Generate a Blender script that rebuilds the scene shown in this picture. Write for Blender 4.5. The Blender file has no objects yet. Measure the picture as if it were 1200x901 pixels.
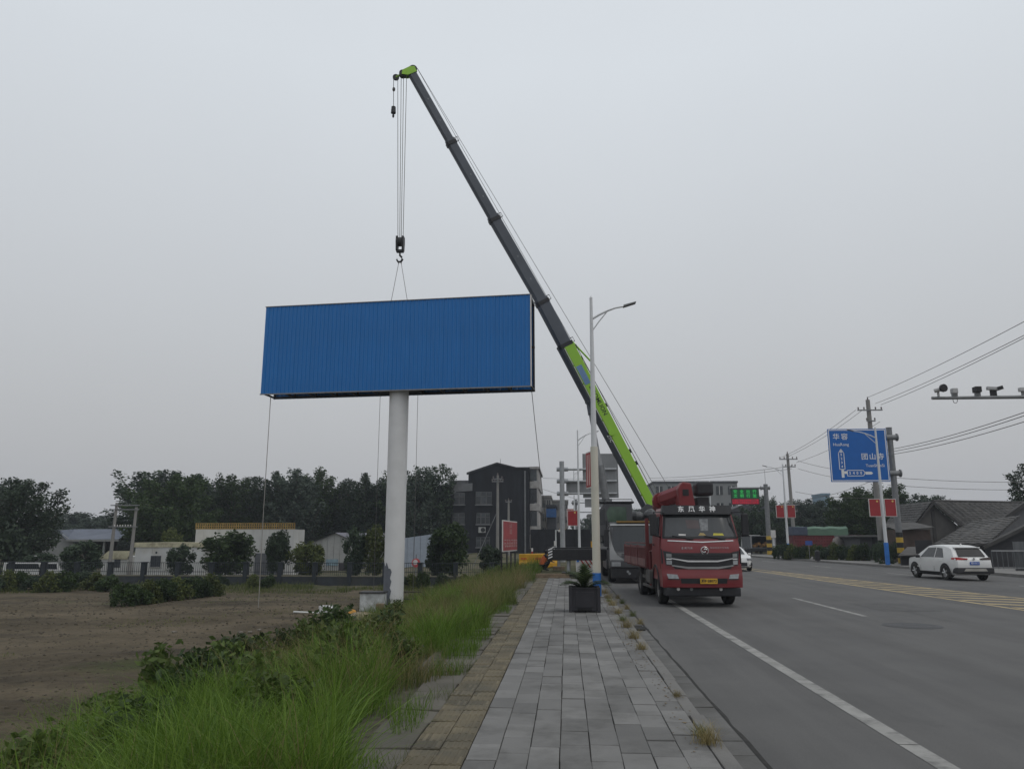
import bpy, bmesh, math, random
import numpy as np
from mathutils import Matrix, Vector
R = math.radians
rnd = random.Random(7)
SC = bpy.context.scene
COL = SC.collection

# ------------------------------------------------------------------ camera
# photograph is 1200 x 901; eye 1.9 m above the carriageway, road along +Y
F_PX, CX, CY = 900.0, 600.0, 450.5
PITCH = math.atan(180.5 / 900)
YAW = math.atan(64 / (900 * math.cos(PITCH) + 180.5 * math.sin(PITCH)))
EYE = 1.9
cam = bpy.data.cameras.new('camera')
cam.lens = 27.0; cam.sensor_width = 36.0; cam.clip_start = 0.1; cam.clip_end = 3000
camo = bpy.data.objects.new('camera', cam); COL.objects.link(camo)
camo.location = (0, 0, EYE); camo.rotation_euler = (math.pi / 2 + PITCH, 0, YAW)
SC.camera = camo

# ------------------------------------------------------------------ world: overcast sky
SUN_EL, SUN_AZ = R(58), R(120)
w = bpy.data.worlds.new('World'); SC.world = w; w.use_nodes = True
nt = w.node_tree; nt.nodes.clear()
N = nt.nodes.new; L = nt.links.new
tc = N('ShaderNodeTexCoord'); sep = N('ShaderNodeSeparateXYZ'); L(tc.outputs['Generated'], sep.inputs[0])
ramp = N('ShaderNodeValToRGB'); L(sep.outputs['Z'], ramp.inputs[0])
e = ramp.color_ramp.elements
e[0].position = 0.0; e[0].color = (.440, .444, .462, 1)
e[1].position = 1.0; e[1].color = (.78, .82, .865, 1)
m_ = e.new(.16); m_.color = (.525, .538, .560, 1)
m_ = e.new(.55); m_.color = (.715, .757, .800, 1)
nz = N('ShaderNodeTexNoise'); nz.inputs['Scale'].default_value = 1.6; nz.inputs['Detail'].default_value = 4
L(tc.outputs['Generated'], nz.inputs['Vector'])
mr = N('ShaderNodeMapRange'); L(nz.outputs['Fac'], mr.inputs['Value'])
mr.inputs['To Min'].default_value = .93; mr.inputs['To Max'].default_value = 1.07
mul = N('ShaderNodeMix'); mul.data_type = 'RGBA'; mul.blend_type = 'MULTIPLY'; mul.inputs[0].default_value = 1
L(ramp.outputs[0], mul.inputs[6]); L(mr.outputs[0], mul.inputs[7])
b1 = N('ShaderNodeBackground'); L(mul.outputs[2], b1.inputs[0]); b1.inputs[1].default_value = 1.0
sky = N('ShaderNodeTexSky'); sky.sky_type = 'NISHITA'; sky.sun_disc = False
sky.sun_elevation = SUN_EL; sky.sun_rotation = SUN_AZ; sky.dust_density = 6; sky.air_density = 2
b2 = N('ShaderNodeBackground'); L(sky.outputs[0], b2.inputs[0]); b2.inputs[1].default_value = .08
mx = N('ShaderNodeMixShader'); mx.inputs[0].default_value = .08
L(b1.outputs[0], mx.inputs[1]); L(b2.outputs[0], mx.inputs[2])
ow = N('ShaderNodeOutputWorld'); L(mx.outputs[0], ow.inputs[0])

sl = bpy.data.lights.new('sun', 'SUN'); sl.energy = .55; sl.angle = R(35); sl.color = (1, .97, .93)
so = bpy.data.objects.new('sun', sl); COL.objects.link(so)
_d = Vector((math.sin(SUN_AZ) * math.cos(SUN_EL), math.cos(SUN_AZ) * math.cos(SUN_EL), math.sin(SUN_EL)))
so.rotation_euler = (-_d).to_track_quat('-Z', 'Y').to_euler(); so.location = (30, -20, 60)

SC.view_settings.view_transform = 'Standard'; SC.view_settings.look = 'None'
SC.view_settings.exposure = 0; SC.view_settings.gamma = 1
try:
    SC.cycles.use_denoising = True; SC.cycles.denoiser = 'OPENIMAGEDENOISE'
except Exception: pass
SC.cycles.max_bounces = 6; SC.cycles.transparent_max_bounces = 6

# ------------------------------------------------------------------ pixel -> place
def ray(px, py):
    x = px - CX; y = -(py - CY)
    f = F_PX * math.cos(PITCH) - y * math.sin(PITCH); u = F_PX * math.sin(PITCH) + y * math.cos(PITCH)
    return Vector((x * math.cos(YAW) - f * math.sin(YAW), x * math.sin(YAW) + f * math.cos(YAW), u))
def atz(px, py, z=0.0):
    d = ray(px, py); return Vector((0, 0, EYE)) + d * ((z - EYE) / d.z)
def aty(px, py, Y):
    d = ray(px, py); return Vector((0, 0, EYE)) + d * (Y / d.y)
def gx(px, Y, py=640): return aty(px, py, Y).x
def gz(px, py, Y): return aty(px, py, Y).z

# ------------------------------------------------------------------ helpers
class MB:
    def __init__(s): s.v = []; s.f = []
    def add(s, v, f):
        o = len(s.v); s.v += [tuple(p) for p in v]; s.f += [tuple(i + o for i in q) for q in f]; return s
    def bx(s, x0, x1, y0, y1, z0, z1):
        v = [(x, y, z) for z in (z0, z1) for y in (y0, y1) for x in (x0, x1)]
        return s.add(v, [(0, 2, 3, 1), (4, 5, 7, 6), (0, 1, 5, 4), (2, 6, 7, 3), (0, 4, 6, 2), (1, 3, 7, 5)])
    def box(s, c, sz, M=None):
        h = [k / 2 for k in sz]
        v = [Vector((x, y, z)) for z in (-h[2], h[2]) for y in (-h[1], h[1]) for x in (-h[0], h[0])]
        if M is not None: v = [M @ p for p in v]
        v = [p + Vector(c) for p in v]
        return s.add(v, [(0, 2, 3, 1), (4, 5, 7, 6), (0, 1, 5, 4), (2, 6, 7, 3), (0, 4, 6, 2), (1, 3, 7, 5)])
    def cyl(s, p0, p1, r0, r1=None, n=12, cap=True):
        r1 = r0 if r1 is None else r1
        p0, p1 = Vector(p0), Vector(p1); d = (p1 - p0)
        q = d.to_track_quat('Z', 'Y'); v = []
        for p, r in ((p0, r0), (p1, r1)):
            for i in range(n):
                a = 2 * math.pi * i / n; v.append(p + q @ Vector((math.cos(a) * r, math.sin(a) * r, 0)))
        f = [(i, (i + 1) % n, n + (i + 1) % n, n + i) for i in range(n)]
        if cap: f += [tuple(range(n - 1, -1, -1)), tuple(range(n, 2 * n))]
        return s.add(v, f)
    def tube(s, pts, r, n=6):
        pts = [Vector(p) for p in pts]; v = []; k = len(pts)
        rr = r if isinstance(r, (list, tuple)) else [r] * k
        for i, p in enumerate(pts):
            d = (pts[min(i + 1, k - 1)] - pts[max(i - 1, 0)]); q = d.to_track_quat('Z', 'Y')
            for j in range(n):
                a = 2 * math.pi * j / n; v.append(p + q @ Vector((math.cos(a) * rr[i], math.sin(a) * rr[i], 0)))
        f = [(i * n + j, i * n + (j + 1) % n, (i + 1) * n + (j + 1) % n, (i + 1) * n + j) for i in range(k - 1) for j in range(n)]
        f += [tuple(range(n - 1, -1, -1)), tuple(range((k - 1) * n, k * n))]
        return s.add(v, f)
    def prism(s, poly, axis, a, b):
        def mk(p, t):
            return {'y': (p[0], t, p[1]), 'x': (t, p[0], p[1]), 'z': (p[0], p[1], t)}[axis]
        n = len(poly); v = [mk(p, a) for p in poly] + [mk(p, b) for p in poly]
        f = [(i, (i + 1) % n, n + (i + 1) % n, n + i) for i in range(n)] + [tuple(range(n - 1, -1, -1)), tuple(range(n, 2 * n))]
        return s.add(v, f)
    def loft(s, rings, close=True, caps=True):
        n = len(rings[0]); v = [p for r in rings for p in r]; f = []
        for i in range(len(rings) - 1):
            for j in range(n if close else n - 1):
                f.append((i * n + j, i * n + (j + 1) % n, (i + 1) * n + (j + 1) % n, (i + 1) * n + j))
        if caps: f += [tuple(range(n - 1, -1, -1)), tuple(range((len(rings) - 1) * n, len(rings) * n))]
        return s.add(v, f)
    def ball(s, c, r, n=8, m=6):
        r = r if isinstance(r, (list, tuple)) else (r, r, r); v = []; f = []
        for i in range(m + 1):
            t = math.pi * i / m
            for j in range(n):
                a = 2 * math.pi * j / n
                v.append((c[0] + r[0] * math.sin(t) * math.cos(a), c[1] + r[1] * math.sin(t) * math.sin(a), c[2] + r[2] * math.cos(t)))
        for i in range(m):
            for j in range(n): f.append((i * n + j, i * n + (j + 1) % n, (i + 1) * n + (j + 1) % n, (i + 1) * n + j))
        return s.add(v, f)
    def patch(s, corners, fy, eps, th=.02, nx=10, nz=3, flip=False):
        """four (u,w) corners bl, br, tr, tl laid on a curved face: fy(u,w)->Vector on the face, eps = offset outward along fy.n"""
        (a, b, c, d) = [Vector(p) for p in corners]
        front = []; back = []
        for j in range(nz + 1):
            t = j / nz
            for i in range(nx + 1):
                u = i / nx; p = (a.lerp(b, u)).lerp(d.lerp(c, u), t)
                P, nrm = fy(p.x, p.y); front.append(P + nrm * (eps)); back.append(P + nrm * (eps - th))
        k = (nx + 1) * (nz + 1); f = []
        idx = lambda i, j: j * (nx + 1) + i
        for j in range(nz):
            for i in range(nx):
                f.append((idx(i, j), idx(i + 1, j), idx(i + 1, j + 1), idx(i, j + 1)))
        rim = [idx(i, 0) for i in range(nx + 1)] + [idx(nx, j) for j in range(1, nz + 1)] + [idx(i, nz) for i in range(nx - 1, -1, -1)] + [idx(0, j) for j in range(nz - 1, 0, -1)]
        for q in range(len(rim)):
            i0, i1 = rim[q], rim[(q + 1) % len(rim)]; f.append((i0, i0 + k, i1 + k, i1))
        return s.add(front + back, f)
    def mesh(s, name, bevel=0, smooth=False):
        me = bpy.data.meshes.new(name); me.from_pydata(s.v, [], s.f)
        bm = bmesh.new(); bm.from_mesh(me)
        bmesh.ops.recalc_face_normals(bm, faces=bm.faces)
        if bevel:
            ed = [x for x in bm.edges if len(x.link_faces) == 2 and x.calc_face_angle(0) > .6]
            bmesh.ops.bevel(bm, geom=ed, offset=bevel, segments=2, affect='EDGES', clamp_overlap=True, profile=.6)
        bm.to_mesh(me); bm.free()
        if smooth:
            me.polygons.foreach_set('use_smooth', [True] * len(me.polygons))
            try: me.set_sharp_from_angle(angle=R(38))
            except Exception: pass
        return me
    def build(s, name, mat, parent=None, bevel=0, smooth=False, loc=None, rz=0):
        return obj(name, s.mesh(name, bevel, smooth), mat, parent, loc, rz)

def obj(name, me, mat=None, parent=None, loc=None, rz=0):
    o = bpy.data.objects.new(name, me); COL.objects.link(o)
    if mat is not None and not me.materials: me.materials.append(mat)
    if parent is not None: o.parent = parent
    if loc is not None: o.location = loc
    if rz: o.rotation_euler = (0, 0, rz)
    return o
def tag(o, label=None, cat=None, group=None, kind=None):
    if label: o['label'] = label
    if cat: o['category'] = cat
    if group: o['group'] = group
    if kind: o['kind'] = kind
    return o
def thing(name, label, cat, loc=(0, 0, 0), rz=0, group=None):
    o = bpy.data.objects.new(name, None); COL.objects.link(o); o.empty_display_size = .2
    o.location = loc; o.rotation_euler = (0, 0, rz); return tag(o, label, cat, group)
def copy_tree(o, parent=None):
    c = o.copy(); COL.objects.link(c); c.parent = parent
    for ch in list(o.children): copy_tree(ch, c)
    return c
def np_mesh(name, V, loops, counts, mat):
    me = bpy.data.meshes.new(name); V = np.asarray(V, dtype=np.float32)
    loops = np.asarray(loops, dtype=np.int32).ravel(); counts = np.asarray(counts, dtype=np.int32)
    me.vertices.add(len(V)); me.vertices.foreach_set('co', V.ravel())
    me.loops.add(len(loops)); me.loops.foreach_set('vertex_index', loops)
    me.polygons.add(len(counts)); st = np.concatenate([[0], np.cumsum(counts)[:-1]]).astype(np.int32)
    me.polygons.foreach_set('loop_start', st); me.polygons.foreach_set('loop_total', counts)
    me.update(calc_edges=True); me.materials.append(mat); return me
def text_mesh(body, size, extrude=.004, bold=.0, align='CENTER'):
    cu = bpy.data.curves.new('lettering', 'FONT'); cu.body = body; cu.size = size; cu.extrude = extrude
    cu.align_x = align; cu.align_y = 'CENTER'; cu.offset = bold; cu.resolution_u = 2
    o = bpy.data.objects.new('lettering_tmp', cu); COL.objects.link(o)
    dg = bpy.context.evaluated_depsgraph_get(); dg.update()
    me = bpy.data.meshes.new_from_object(o.evaluated_get(dg)); me.name = 'lettering'
    bpy.data.objects.remove(o); bpy.data.curves.remove(cu); return me
def text(body, size, mat, parent, loc, rot=(math.pi / 2, 0, 0), extrude=.004, bold=0., name='lettering'):
    me = text_mesh(body, size, extrude, bold); me.materials.clear(); me.materials.append(mat)
    o = obj(name, me, None, parent); o.location = loc; o.rotation_euler = rot; return o

# ------------------------------------------------------------------ materials
MATS = {}
def M(name, col, rough=.7, metal=0, var=.18, scale=2.5, bump=0, bscale=25, spec=.4, rnd_=0, island=0, stain=None, st_scale=.7, st_amt=.5, detail=4, world=False, stretch=None, coat=0):
    if name in MATS: return MATS[name]
    m = bpy.data.materials.new(name); m.use_nodes = True; nt = m.node_tree; N = nt.nodes.new; L = nt.links.new
    b = nt.nodes['Principled BSDF']
    b.inputs['Roughness'].default_value = rough; b.inputs['Metallic'].default_value = metal
    b.inputs['Specular IOR Level'].default_value = spec
    if coat: b.inputs['Coat Weight'].default_value = coat; b.inputs['Coat Roughness'].default_value = .15
    if world: vec = N('ShaderNodeNewGeometry').outputs['Position']
    else: vec = N('ShaderNodeTexCoord').outputs['Object']
    if stretch:
        mp = N('ShaderNodeMapping'); mp.inputs['Scale'].default_value = stretch; L(vec, mp.inputs[0]); vec = mp.outputs[0]
    nz = N('ShaderNodeTexNoise'); nz.inputs['Scale'].default_value = scale; nz.inputs['Detail'].default_value = detail
    L(vec, nz.inputs['Vector'])
    mx = N('ShaderNodeMix'); mx.data_type = 'RGBA'
    mx.inputs[6].default_value = tuple(max(0, c * (1 - var)) for c in col) + (1,)
    mx.inputs[7].default_value = tuple(min(1, c * (1 + var)) for c in col) + (1,)
    cr = N('ShaderNodeMapRange'); cr.inputs['From Min'].default_value = .3; cr.inputs['From Max'].default_value = .7
    L(nz.outputs['Fac'], cr.inputs['Value']); L(cr.outputs[0], mx.inputs[0]); out = mx.outputs[2]
    if stain:
        n2 = N('ShaderNodeTexNoise'); n2.inputs['Scale'].default_value = st_scale; n2.inputs['Detail'].default_value = 6; n2.inputs['Roughness'].default_value = .65
        L(vec, n2.inputs['Vector'])
        c2 = N('ShaderNodeMapRange'); c2.inputs['From Min'].default_value = .48; c2.inputs['From Max'].default_value = .72; c2.inputs['To Max'].default_value = st_amt
        L(n2.outputs['Fac'], c2.inputs['Value'])
        m2 = N('ShaderNodeMix'); m2.data_type = 'RGBA'; m2.inputs[7].default_value = tuple(stain) + (1,)
        L(c2.outputs[0], m2.inputs[0]); L(out, m2.inputs[6]); out = m2.outputs[2]
    if rnd_ or island:
        src = None
        if rnd_: src = N('ShaderNodeObjectInfo').outputs['Random']; amt = rnd_
        if island:
            s2 = N('ShaderNodeNewGeometry').outputs['Random Per Island']; amt = island
            if src is None: src = s2
            else:
                ad = N('ShaderNodeMath'); ad.operation = 'ADD'; L(src, ad.inputs[0]); L(s2, ad.inputs[1])
                fr = N('ShaderNodeMath'); fr.operation = 'FRACT'; L(ad.outputs[0], fr.inputs[0]); src = fr.outputs[0]
        q = N('ShaderNodeMapRange'); q.inputs['To Min'].default_value = 1 - amt; q.inputs['To Max'].default_value = 1 + amt
        L(src, q.inputs['Value'])
        m3 = N('ShaderNodeMix'); m3.data_type = 'RGBA'; m3.blend_type = 'MULTIPLY'; m3.inputs[0].default_value = 1
        L(out, m3.inputs[6]); L(q.outputs[0], m3.inputs[7]); out = m3.outputs[2]
    L(out, b.inputs['Base Color'])
    if bump:
        n3 = N('ShaderNodeTexNoise'); n3.inputs['Scale'].default_value = bscale; n3.inputs['Detail'].default_value = 5
        L(vec, n3.inputs['Vector'])
        bp = N('ShaderNodeBump'); bp.inputs['Strength'].default_value = bump; bp.inputs['Distance'].default_value = .02
        L(n3.outputs['Fac'], bp.inputs['Height']); L(bp.outputs[0], b.inputs['Normal'])
    MATS[name] = m; return m
def EM(name, col, s):
    m = bpy.data.materials.new(name); m.use_nodes = True; b = m.node_tree.nodes['Principled BSDF']
    b.inputs['Base Color'].default_value = tuple(c * .3 for c in col) + (1,)
    b.inputs['Emission Color'].default_value = tuple(col) + (1,); b.inputs['Emission Strength'].default_value = s; return m
def foliage(name, c1, c2, trans=.25, rough=.6):
    if name in MATS: return MATS[name]
    m = bpy.data.materials.new(name); m.use_nodes = True; nt = m.node_tree; N = nt.nodes.new; L = nt.links.new
    b = nt.nodes['Principled BSDF']; b.inputs['Roughness'].default_value = rough; b.inputs['Specular IOR Level'].default_value = .25
    g = N('ShaderNodeNewGeometry'); oi = N('ShaderNodeObjectInfo')
    mx = N('ShaderNodeMix'); mx.data_type = 'RGBA'; mx.inputs[6].default_value = c1 + (1,); mx.inputs[7].default_value = c2 + (1,)
    L(g.outputs['Random Per Island'], mx.inputs[0])
    mr = N('ShaderNodeMapRange'); mr.inputs['To Min'].default_value = .8; mr.inputs['To Max'].default_value = 1.2; L(oi.outputs['Random'], mr.inputs['Value'])
    m2 = N('ShaderNodeMix'); m2.data_type = 'RGBA'; m2.blend_type = 'MULTIPLY'; m2.inputs[0].default_value = 1
    L(mx.outputs[2], m2.inputs[6]); L(mr.outputs[0], m2.inputs[7])
    L(m2.outputs[2], b.inputs['Base Color'])
    tr = N('ShaderNodeBsdfTranslucent'); L(m2.outputs[2], tr.inputs[0])
    ms = N('ShaderNodeMixShader'); ms.inputs[0].default_value = trans; L(b.outputs[0], ms.inputs[1]); L(tr.outputs[0], ms.inputs[2])
    L(ms.outputs[0], nt.nodes['Material Output'].inputs[0]); MATS[name] = m; return m
def glass(name, col, rough=.08):
    if name in MATS: return MATS[name]
    m = M(name, col, rough, 0, .1, 2, spec=.6); return m

def asphalt_material():
    m = bpy.data.materials.new('asphalt'); m.use_nodes = True; nt = m.node_tree; N = nt.nodes.new; L = nt.links.new
    b = nt.nodes['Principled BSDF']; b.inputs['Specular IOR Level'].default_value = .35
    P = N('ShaderNodeNewGeometry').outputs['Position']
    def noise(sc, det=6, stretch=None, rough=.6):
        v = P
        if stretch: mp = N('ShaderNodeMapping'); mp.inputs['Scale'].default_value = stretch; L(P, mp.inputs[0]); v = mp.outputs[0]
        n = N('ShaderNodeTexNoise'); n.inputs['Scale'].default_value = sc; n.inputs['Detail'].default_value = det; n.inputs['Roughness'].default_value = rough; L(v, n.inputs['Vector']); return n.outputs['Fac']
    def mr(s_, a_, b_, c=0, d=1):
        q = N('ShaderNodeMapRange'); q.inputs[1].default_value = a_; q.inputs[2].default_value = b_; q.inputs[3].default_value = c; q.inputs[4].default_value = d; L(s_, q.inputs[0]); return q.outputs[0]
    def mix(f_, a_, b_):
        q = N('ShaderNodeMix'); q.data_type = 'RGBA'; L(f_, q.inputs[0])
        for i, s_ in ((6, a_), (7, b_)):
            if isinstance(s_, tuple): q.inputs[i].default_value = s_ + (1,)
            else: L(s_, q.inputs[i])
        return q.outputs[2]
    c = mix(mr(noise(.5, 7), .35, .65), (.078, .0765, .075), (.100, .098, .095))
    c = mix(mr(noise(1.0, 6, (1.3, .10, 1)), .45, .70, 0, .7), c, (.118, .115, .111))      # dusty streaks along the lanes
    c = mix(mr(noise(.8, 5, (1.6, .07, 1)), .58, .72, 0, .6), c, (.066, .065, .065))        # polished wheel tracks
    c = mix(mr(noise(.35, 8, None, .7), .60, .70, 0, .55), c, (.062, .061, .061))           # oil and water stains
    c = mix(mr(noise(75, 3), .52, .72, 0, .65), c, (.150, .147, .142))                       # pale stones
    c = mix(mr(noise(55, 3), .55, .75, 0, .6), c, (.045, .045, .045))
    L(c, b.inputs['Base Color']); L(mr(noise(.8, 5, (1.6, .07, 1)), .4, .7, .9, .72), b.inputs['Roughness'])
    bp = N('ShaderNodeBump'); bp.inputs['Strength'].default_value = .5; bp.inputs['Distance'].default_value = .012; L(noise(90, 4), bp.inputs['Height']); L(bp.outputs[0], b.inputs['Normal']); return m
ASPH = asphalt_material()
PAVER = M('grey_paver', (.150, .147, .141), .85, var=.14, scale=1.3, bump=.2, bscale=60, rnd_=.22, island=.22, stain=(.070, .068, .063), st_scale=1.6, st_amt=.85, world=True, detail=6)
TACT = M('tactile_paver', (.122, .103, .066), .88, var=.22, scale=2.2, bump=.2, bscale=50, rnd_=.2, island=.2, stain=(.060, .058, .046), st_scale=1.4, st_amt=.85, world=True, detail=6)
OLDSLAB = M('old_slab', (.102, .094, .078), .9, var=.2, scale=2, bump=.3, bscale=40, rnd_=.15, stain=(.09, .085, .06), st_scale=1.3, st_amt=.7, world=True)
BEDDING = M('bedding_sand', (.072, .062, .046), .95, var=.4, scale=8, bump=.4, bscale=60, world=True)
KERB = M('kerb_stone', (.155, .150, .142), .85, var=.15, scale=2, bump=.3, bscale=50, rnd_=.1, stain=(.11, .105, .09), st_scale=1.2, st_amt=.7, world=True)
GUT = M('gutter_concrete', (.112, .110, .105), .88, var=.15, scale=2, bump=.3, bscale=45, rnd_=.1, stain=(.07, .066, .06), st_scale=1.5, st_amt=.7, world=True)
WHITEP = M('white_road_paint', (.265, .26, .245), .75, var=.18, scale=3, bump=.2, bscale=60, stain=(.105, .103, .10), st_scale=3.4, st_amt=1.0, world=True, detail=8)
YELP = M('yellow_road_paint', (.40, .31, .16), .75, var=.18, scale=2, stain=(.14, .13, .115), st_scale=1.2, st_amt=.75, world=True, detail=8)
CONC = M('concrete', (.30, .295, .285), .85, var=.15, scale=2, bump=.25, bscale=30, stain=(.2, .19, .18), st_scale=1, st_amt=.5)
POLEC = M('pole_concrete', (.235, .228, .215), .85, var=.15, scale=2, stain=(.16, .15, .14), st_scale=2, st_amt=.5)
GALV = M('galvanised_steel', (.34, .35, .36), .5, .35, var=.12, scale=4)
DGALV = M('dull_steel', (.2, .205, .21), .55, .3, var=.15, scale=4)
BLACKST = M('black_steel', (.018, .018, .02), .55, .0, var=.25, scale=5)
DARKP = M('dark_plastic', (.022, .022, .025), .5, var=.2, scale=5)
RUBBER = M('tyre_rubber', (.022, .021, .02), .85, var=.3, scale=6, bump=.2, bscale=40)
RIM = M('dull_rim', (.16, .155, .15), .55, .3, var=.25, scale=8)
ALLOY = M('alloy_rim', (.5, .5, .5), .35, .6, var=.1)
WPOLE = M('white_pole_paint', (.60, .61, .62), .5, var=.06, scale=2)
CREAMP = M('cream_pole_paint', (.57, .55, .47), .6, var=.1, scale=2, stain=(.42, .38, .3), st_scale=2, st_amt=.4)
BLUEP = M('blue_pole_paint', (.03, .16, .50), .5, var=.15)
RED = M('red_board', (.30, .026, .030), .6, var=.12, scale=2)
WFRAME = M('white_frame', (.62, .6, .58), .6, var=.08)
BLUESHEET = M('blue_sheet_metal', (.003, .150, .45), .5, .0, var=.06, scale=.5, spec=.5, rnd_=.02)
PRIMER = M('grey_primer', (.12, .13, .15), .7, var=.15)
MASTW = M('mast_white', (.66, .66, .66), .55, var=.05, scale=.8, stain=(.48, .48, .47), st_scale=.5, st_amt=.4)
TRUNK = M('bark', (.085, .07, .055), .9, var=.3, scale=6, bump=.5, bscale=20)
WOOD = M('old_wood', (.20, .15, .10), .85, var=.3, scale=5)
LAMPG = M('headlamp_glass', (.26, .27, .28), .12, var=.2, scale=12, spec=.7)
CHROME = M('chrome', (.55, .55, .55), .25, .8, var=.1)
YPLATE = M('yellow_plate', (.62, .36, .03), .5, var=.08)
WTEXT = M('white_lettering', (.75, .75, .75), .6, var=.03)
BTEXT = M('black_lettering', (.02, .02, .02), .6, var=.03)
GLASSD = glass('dark_glass', (.020, .024, .027))
BGLASS = M('building_glass', (.035, .040, .043), .25, var=.4, scale=1.2, rnd_=.4, spec=.6)
GREENM = foliage('leaf_mid', (.022, .040, .013), (.055, .088, .026))
GREEND = foliage('leaf_dark', (.026, .042, .026), (.060, .088, .047))
GREENB = foliage('leaf_bluish', (.038, .052, .041), (.084, .110, .080))
GREENY = foliage('leaf_yellowish', (.05, .070, .018), (.12, .140, .04))
GRASSB = foliage('grass_bright', (.055, .115, .010), (.15, .235, .036), .35)
GRASSM = foliage('grass_olive', (.055, .080, .016), (.155, .175, .052), .3)
GRASSD = foliage('grass_dry', (.17, .135, .055), (.30, .25, .12), .25)
WEED = foliage('weed_leaf', (.042, .070, .014), (.105, .150, .036), .3)
BIGLEAF = foliage('big_leaf', (.022, .062, .028), (.05, .11, .05), .25)

# ------------------------------------------------------------------ numpy noise
def vnoise(x, y, seed=0):
    r = np.random.RandomState(seed); T = r.rand(256, 256)
    xi = np.floor(x).astype(int); yi = np.floor(y).astype(int); fx = x - xi; fy = y - yi
    fx = fx * fx * (3 - 2 * fx); fy = fy * fy * (3 - 2 * fy)
    g = lambda a, b: T[a % 256, b % 256]
    return (g(xi, yi) * (1 - fx) + g(xi + 1, yi) * fx) * (1 - fy) + (g(xi, yi + 1) * (1 - fx) + g(xi + 1, yi + 1) * fx) * fy - .5
FIELD = -1.5
RK = [(22.8, -40), (22.8, 30), (22.6, 45), (21.3, 58), (19.9, 76), (18.6, 100), (17.0, 150), (15, 260), (14, 700)]
def ground_h(x, y):
    x = np.asarray(x, float); y = np.asarray(y, float)
    t = np.clip((x + 8.3) / (8.3 - 2.1), 0, 1); t = t * t * (3 - 2 * t) * .6 + t * .4
    h = FIELD + t * (0.06 - FIELD)
    far = np.clip((y - 66) / 22, 0, 1) * np.clip((x + 24) / 12, 0, 1)
    h = np.maximum(h, FIELD + far * (.0 - FIELD))
    fur = np.sin((y * .96 + x * .28) * 2 * np.pi / 1.1 + 2.0 * vnoise(x * .15, y * .15, 12)) * .035 * np.clip((-8.5 - x) / 1.5, 0, 1) * np.clip(vnoise(x * .09, y * .12, 14) * 3 + .6, 0, 1)
    n = fur + vnoise(x * .25, y * .25, 1) * .16 + vnoise(x * .9, y * .9, 2) * .07 + vnoise(x * 2.6, y * 2.6, 3) * .05
    rough = np.clip((-7.0 - x) / 2, .25, 1)
    rkx = np.interp(y, [p[1] for p in RK], [p[0] for p in RK])
    z = h + n * rough
    z = np.where((x > -2.09) & (x < 1.19), np.where(y < 36, -.25, .07 + n * .3), z)
    z = np.where((x >= 1.19) & (x <= rkx + 2.5), -.25, z)
    return np.where(x > rkx + 2.5, .085 + n * .25, z)

# ================================================================== THE SETTING
def ground_material():
    m = bpy.data.materials.new('earth'); m.use_nodes = True; nt = m.node_tree; N = nt.nodes.new; L = nt.links.new
    b = nt.nodes['Principled BSDF']; b.inputs['Roughness'].default_value = .95; b.inputs['Specular IOR Level'].default_value = .15
    P = N('ShaderNodeNewGeometry').outputs['Position']
    def noise(sc, det=6, stretch=None, dist=0):
        v = P
        if stretch:
            mp = N('ShaderNodeMapping'); mp.inputs['Scale'].default_value = stretch; mp.inputs['Rotation'].default_value = (0, 0, R(-14)); L(P, mp.inputs[0]); v = mp.outputs[0]
        n = N('ShaderNodeTexNoise'); n.inputs['Scale'].default_value = sc; n.inputs['Detail'].default_value = det; n.inputs['Roughness'].default_value = .62
        n.inputs['Distortion'].default_value = dist; L(v, n.inputs['Vector']); return n.outputs['Fac']
    def mr(s, a, b_, c=0, d=1):
        q = N('ShaderNodeMapRange'); q.inputs[1].default_value = a; q.inputs[2].default_value = b_; q.inputs[3].default_value = c; q.inputs[4].default_value = d; L(s, q.inputs[0]); return q.outputs[0]
    def mix(f, a, b_):
        q = N('ShaderNodeMix'); q.data_type = 'RGBA'; L(f, q.inputs[0])
        for i, s in ((6, a), (7, b_)):
            if isinstance(s, tuple): q.inputs[i].default_value = s + (1,)
            else: L(s, q.inputs[i])
        return q.outputs[2]
    c = mix(mr(noise(1.1), .3, .7), (.064, .052, .034), (.134, .108, .071))
    c = mix(mr(noise(.10, 6, (1, 2.6, 1)), .45, .68, 0, .8), c, (.165, .134, .092))
    c = mix(mr(noise(.22, 6, (.6, 2.2, 1)), .50, .66, 0, .7), c, (.046, .039, .029))
    c = mix(mr(noise(7, 4), .55, .75, 0, .6), c, (.040, .032, .026))
    c = mix(mr(noise(.16, 7), .57, .68, 0, .8), c, (.062, .074, .026))
    sp = N('ShaderNodeSeparateXYZ'); L(P, sp.inputs[0])
    c = mix(mr(sp.outputs['X'], -9.2, -7.4), c, mix(mr(noise(1.5), .35, .65), (.045, .055, .022), (.095, .085, .05)))
    far = mr(sp.outputs['Y'], 51, 55)
    c = mix(far, c, mix(mr(noise(.3), .4, .6), (.06, .065, .03), (.13, .115, .08)))
    L(c, b.inputs['Base Color'])
    bp = N('ShaderNodeBump'); bp.inputs['Strength'].default_value = 1.0; bp.inputs['Distance'].default_value = .12
    L(noise(9, 6), bp.inputs['Height']); L(bp.outputs[0], b.inputs['Normal']); return m
EARTH = ground_material()
xs = np.concatenate([np.linspace(-900, -70, 16)[:-1], np.linspace(-70, -26, 60)[:-1], np.linspace(-26, -2.13, 110), np.array([-2.11, -2.07, -1.0, 0, 1.0, 1.17, 1.2, 1.6]), np.linspace(3, 32, 60)[:-1], np.linspace(32, 900, 24)])
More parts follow.
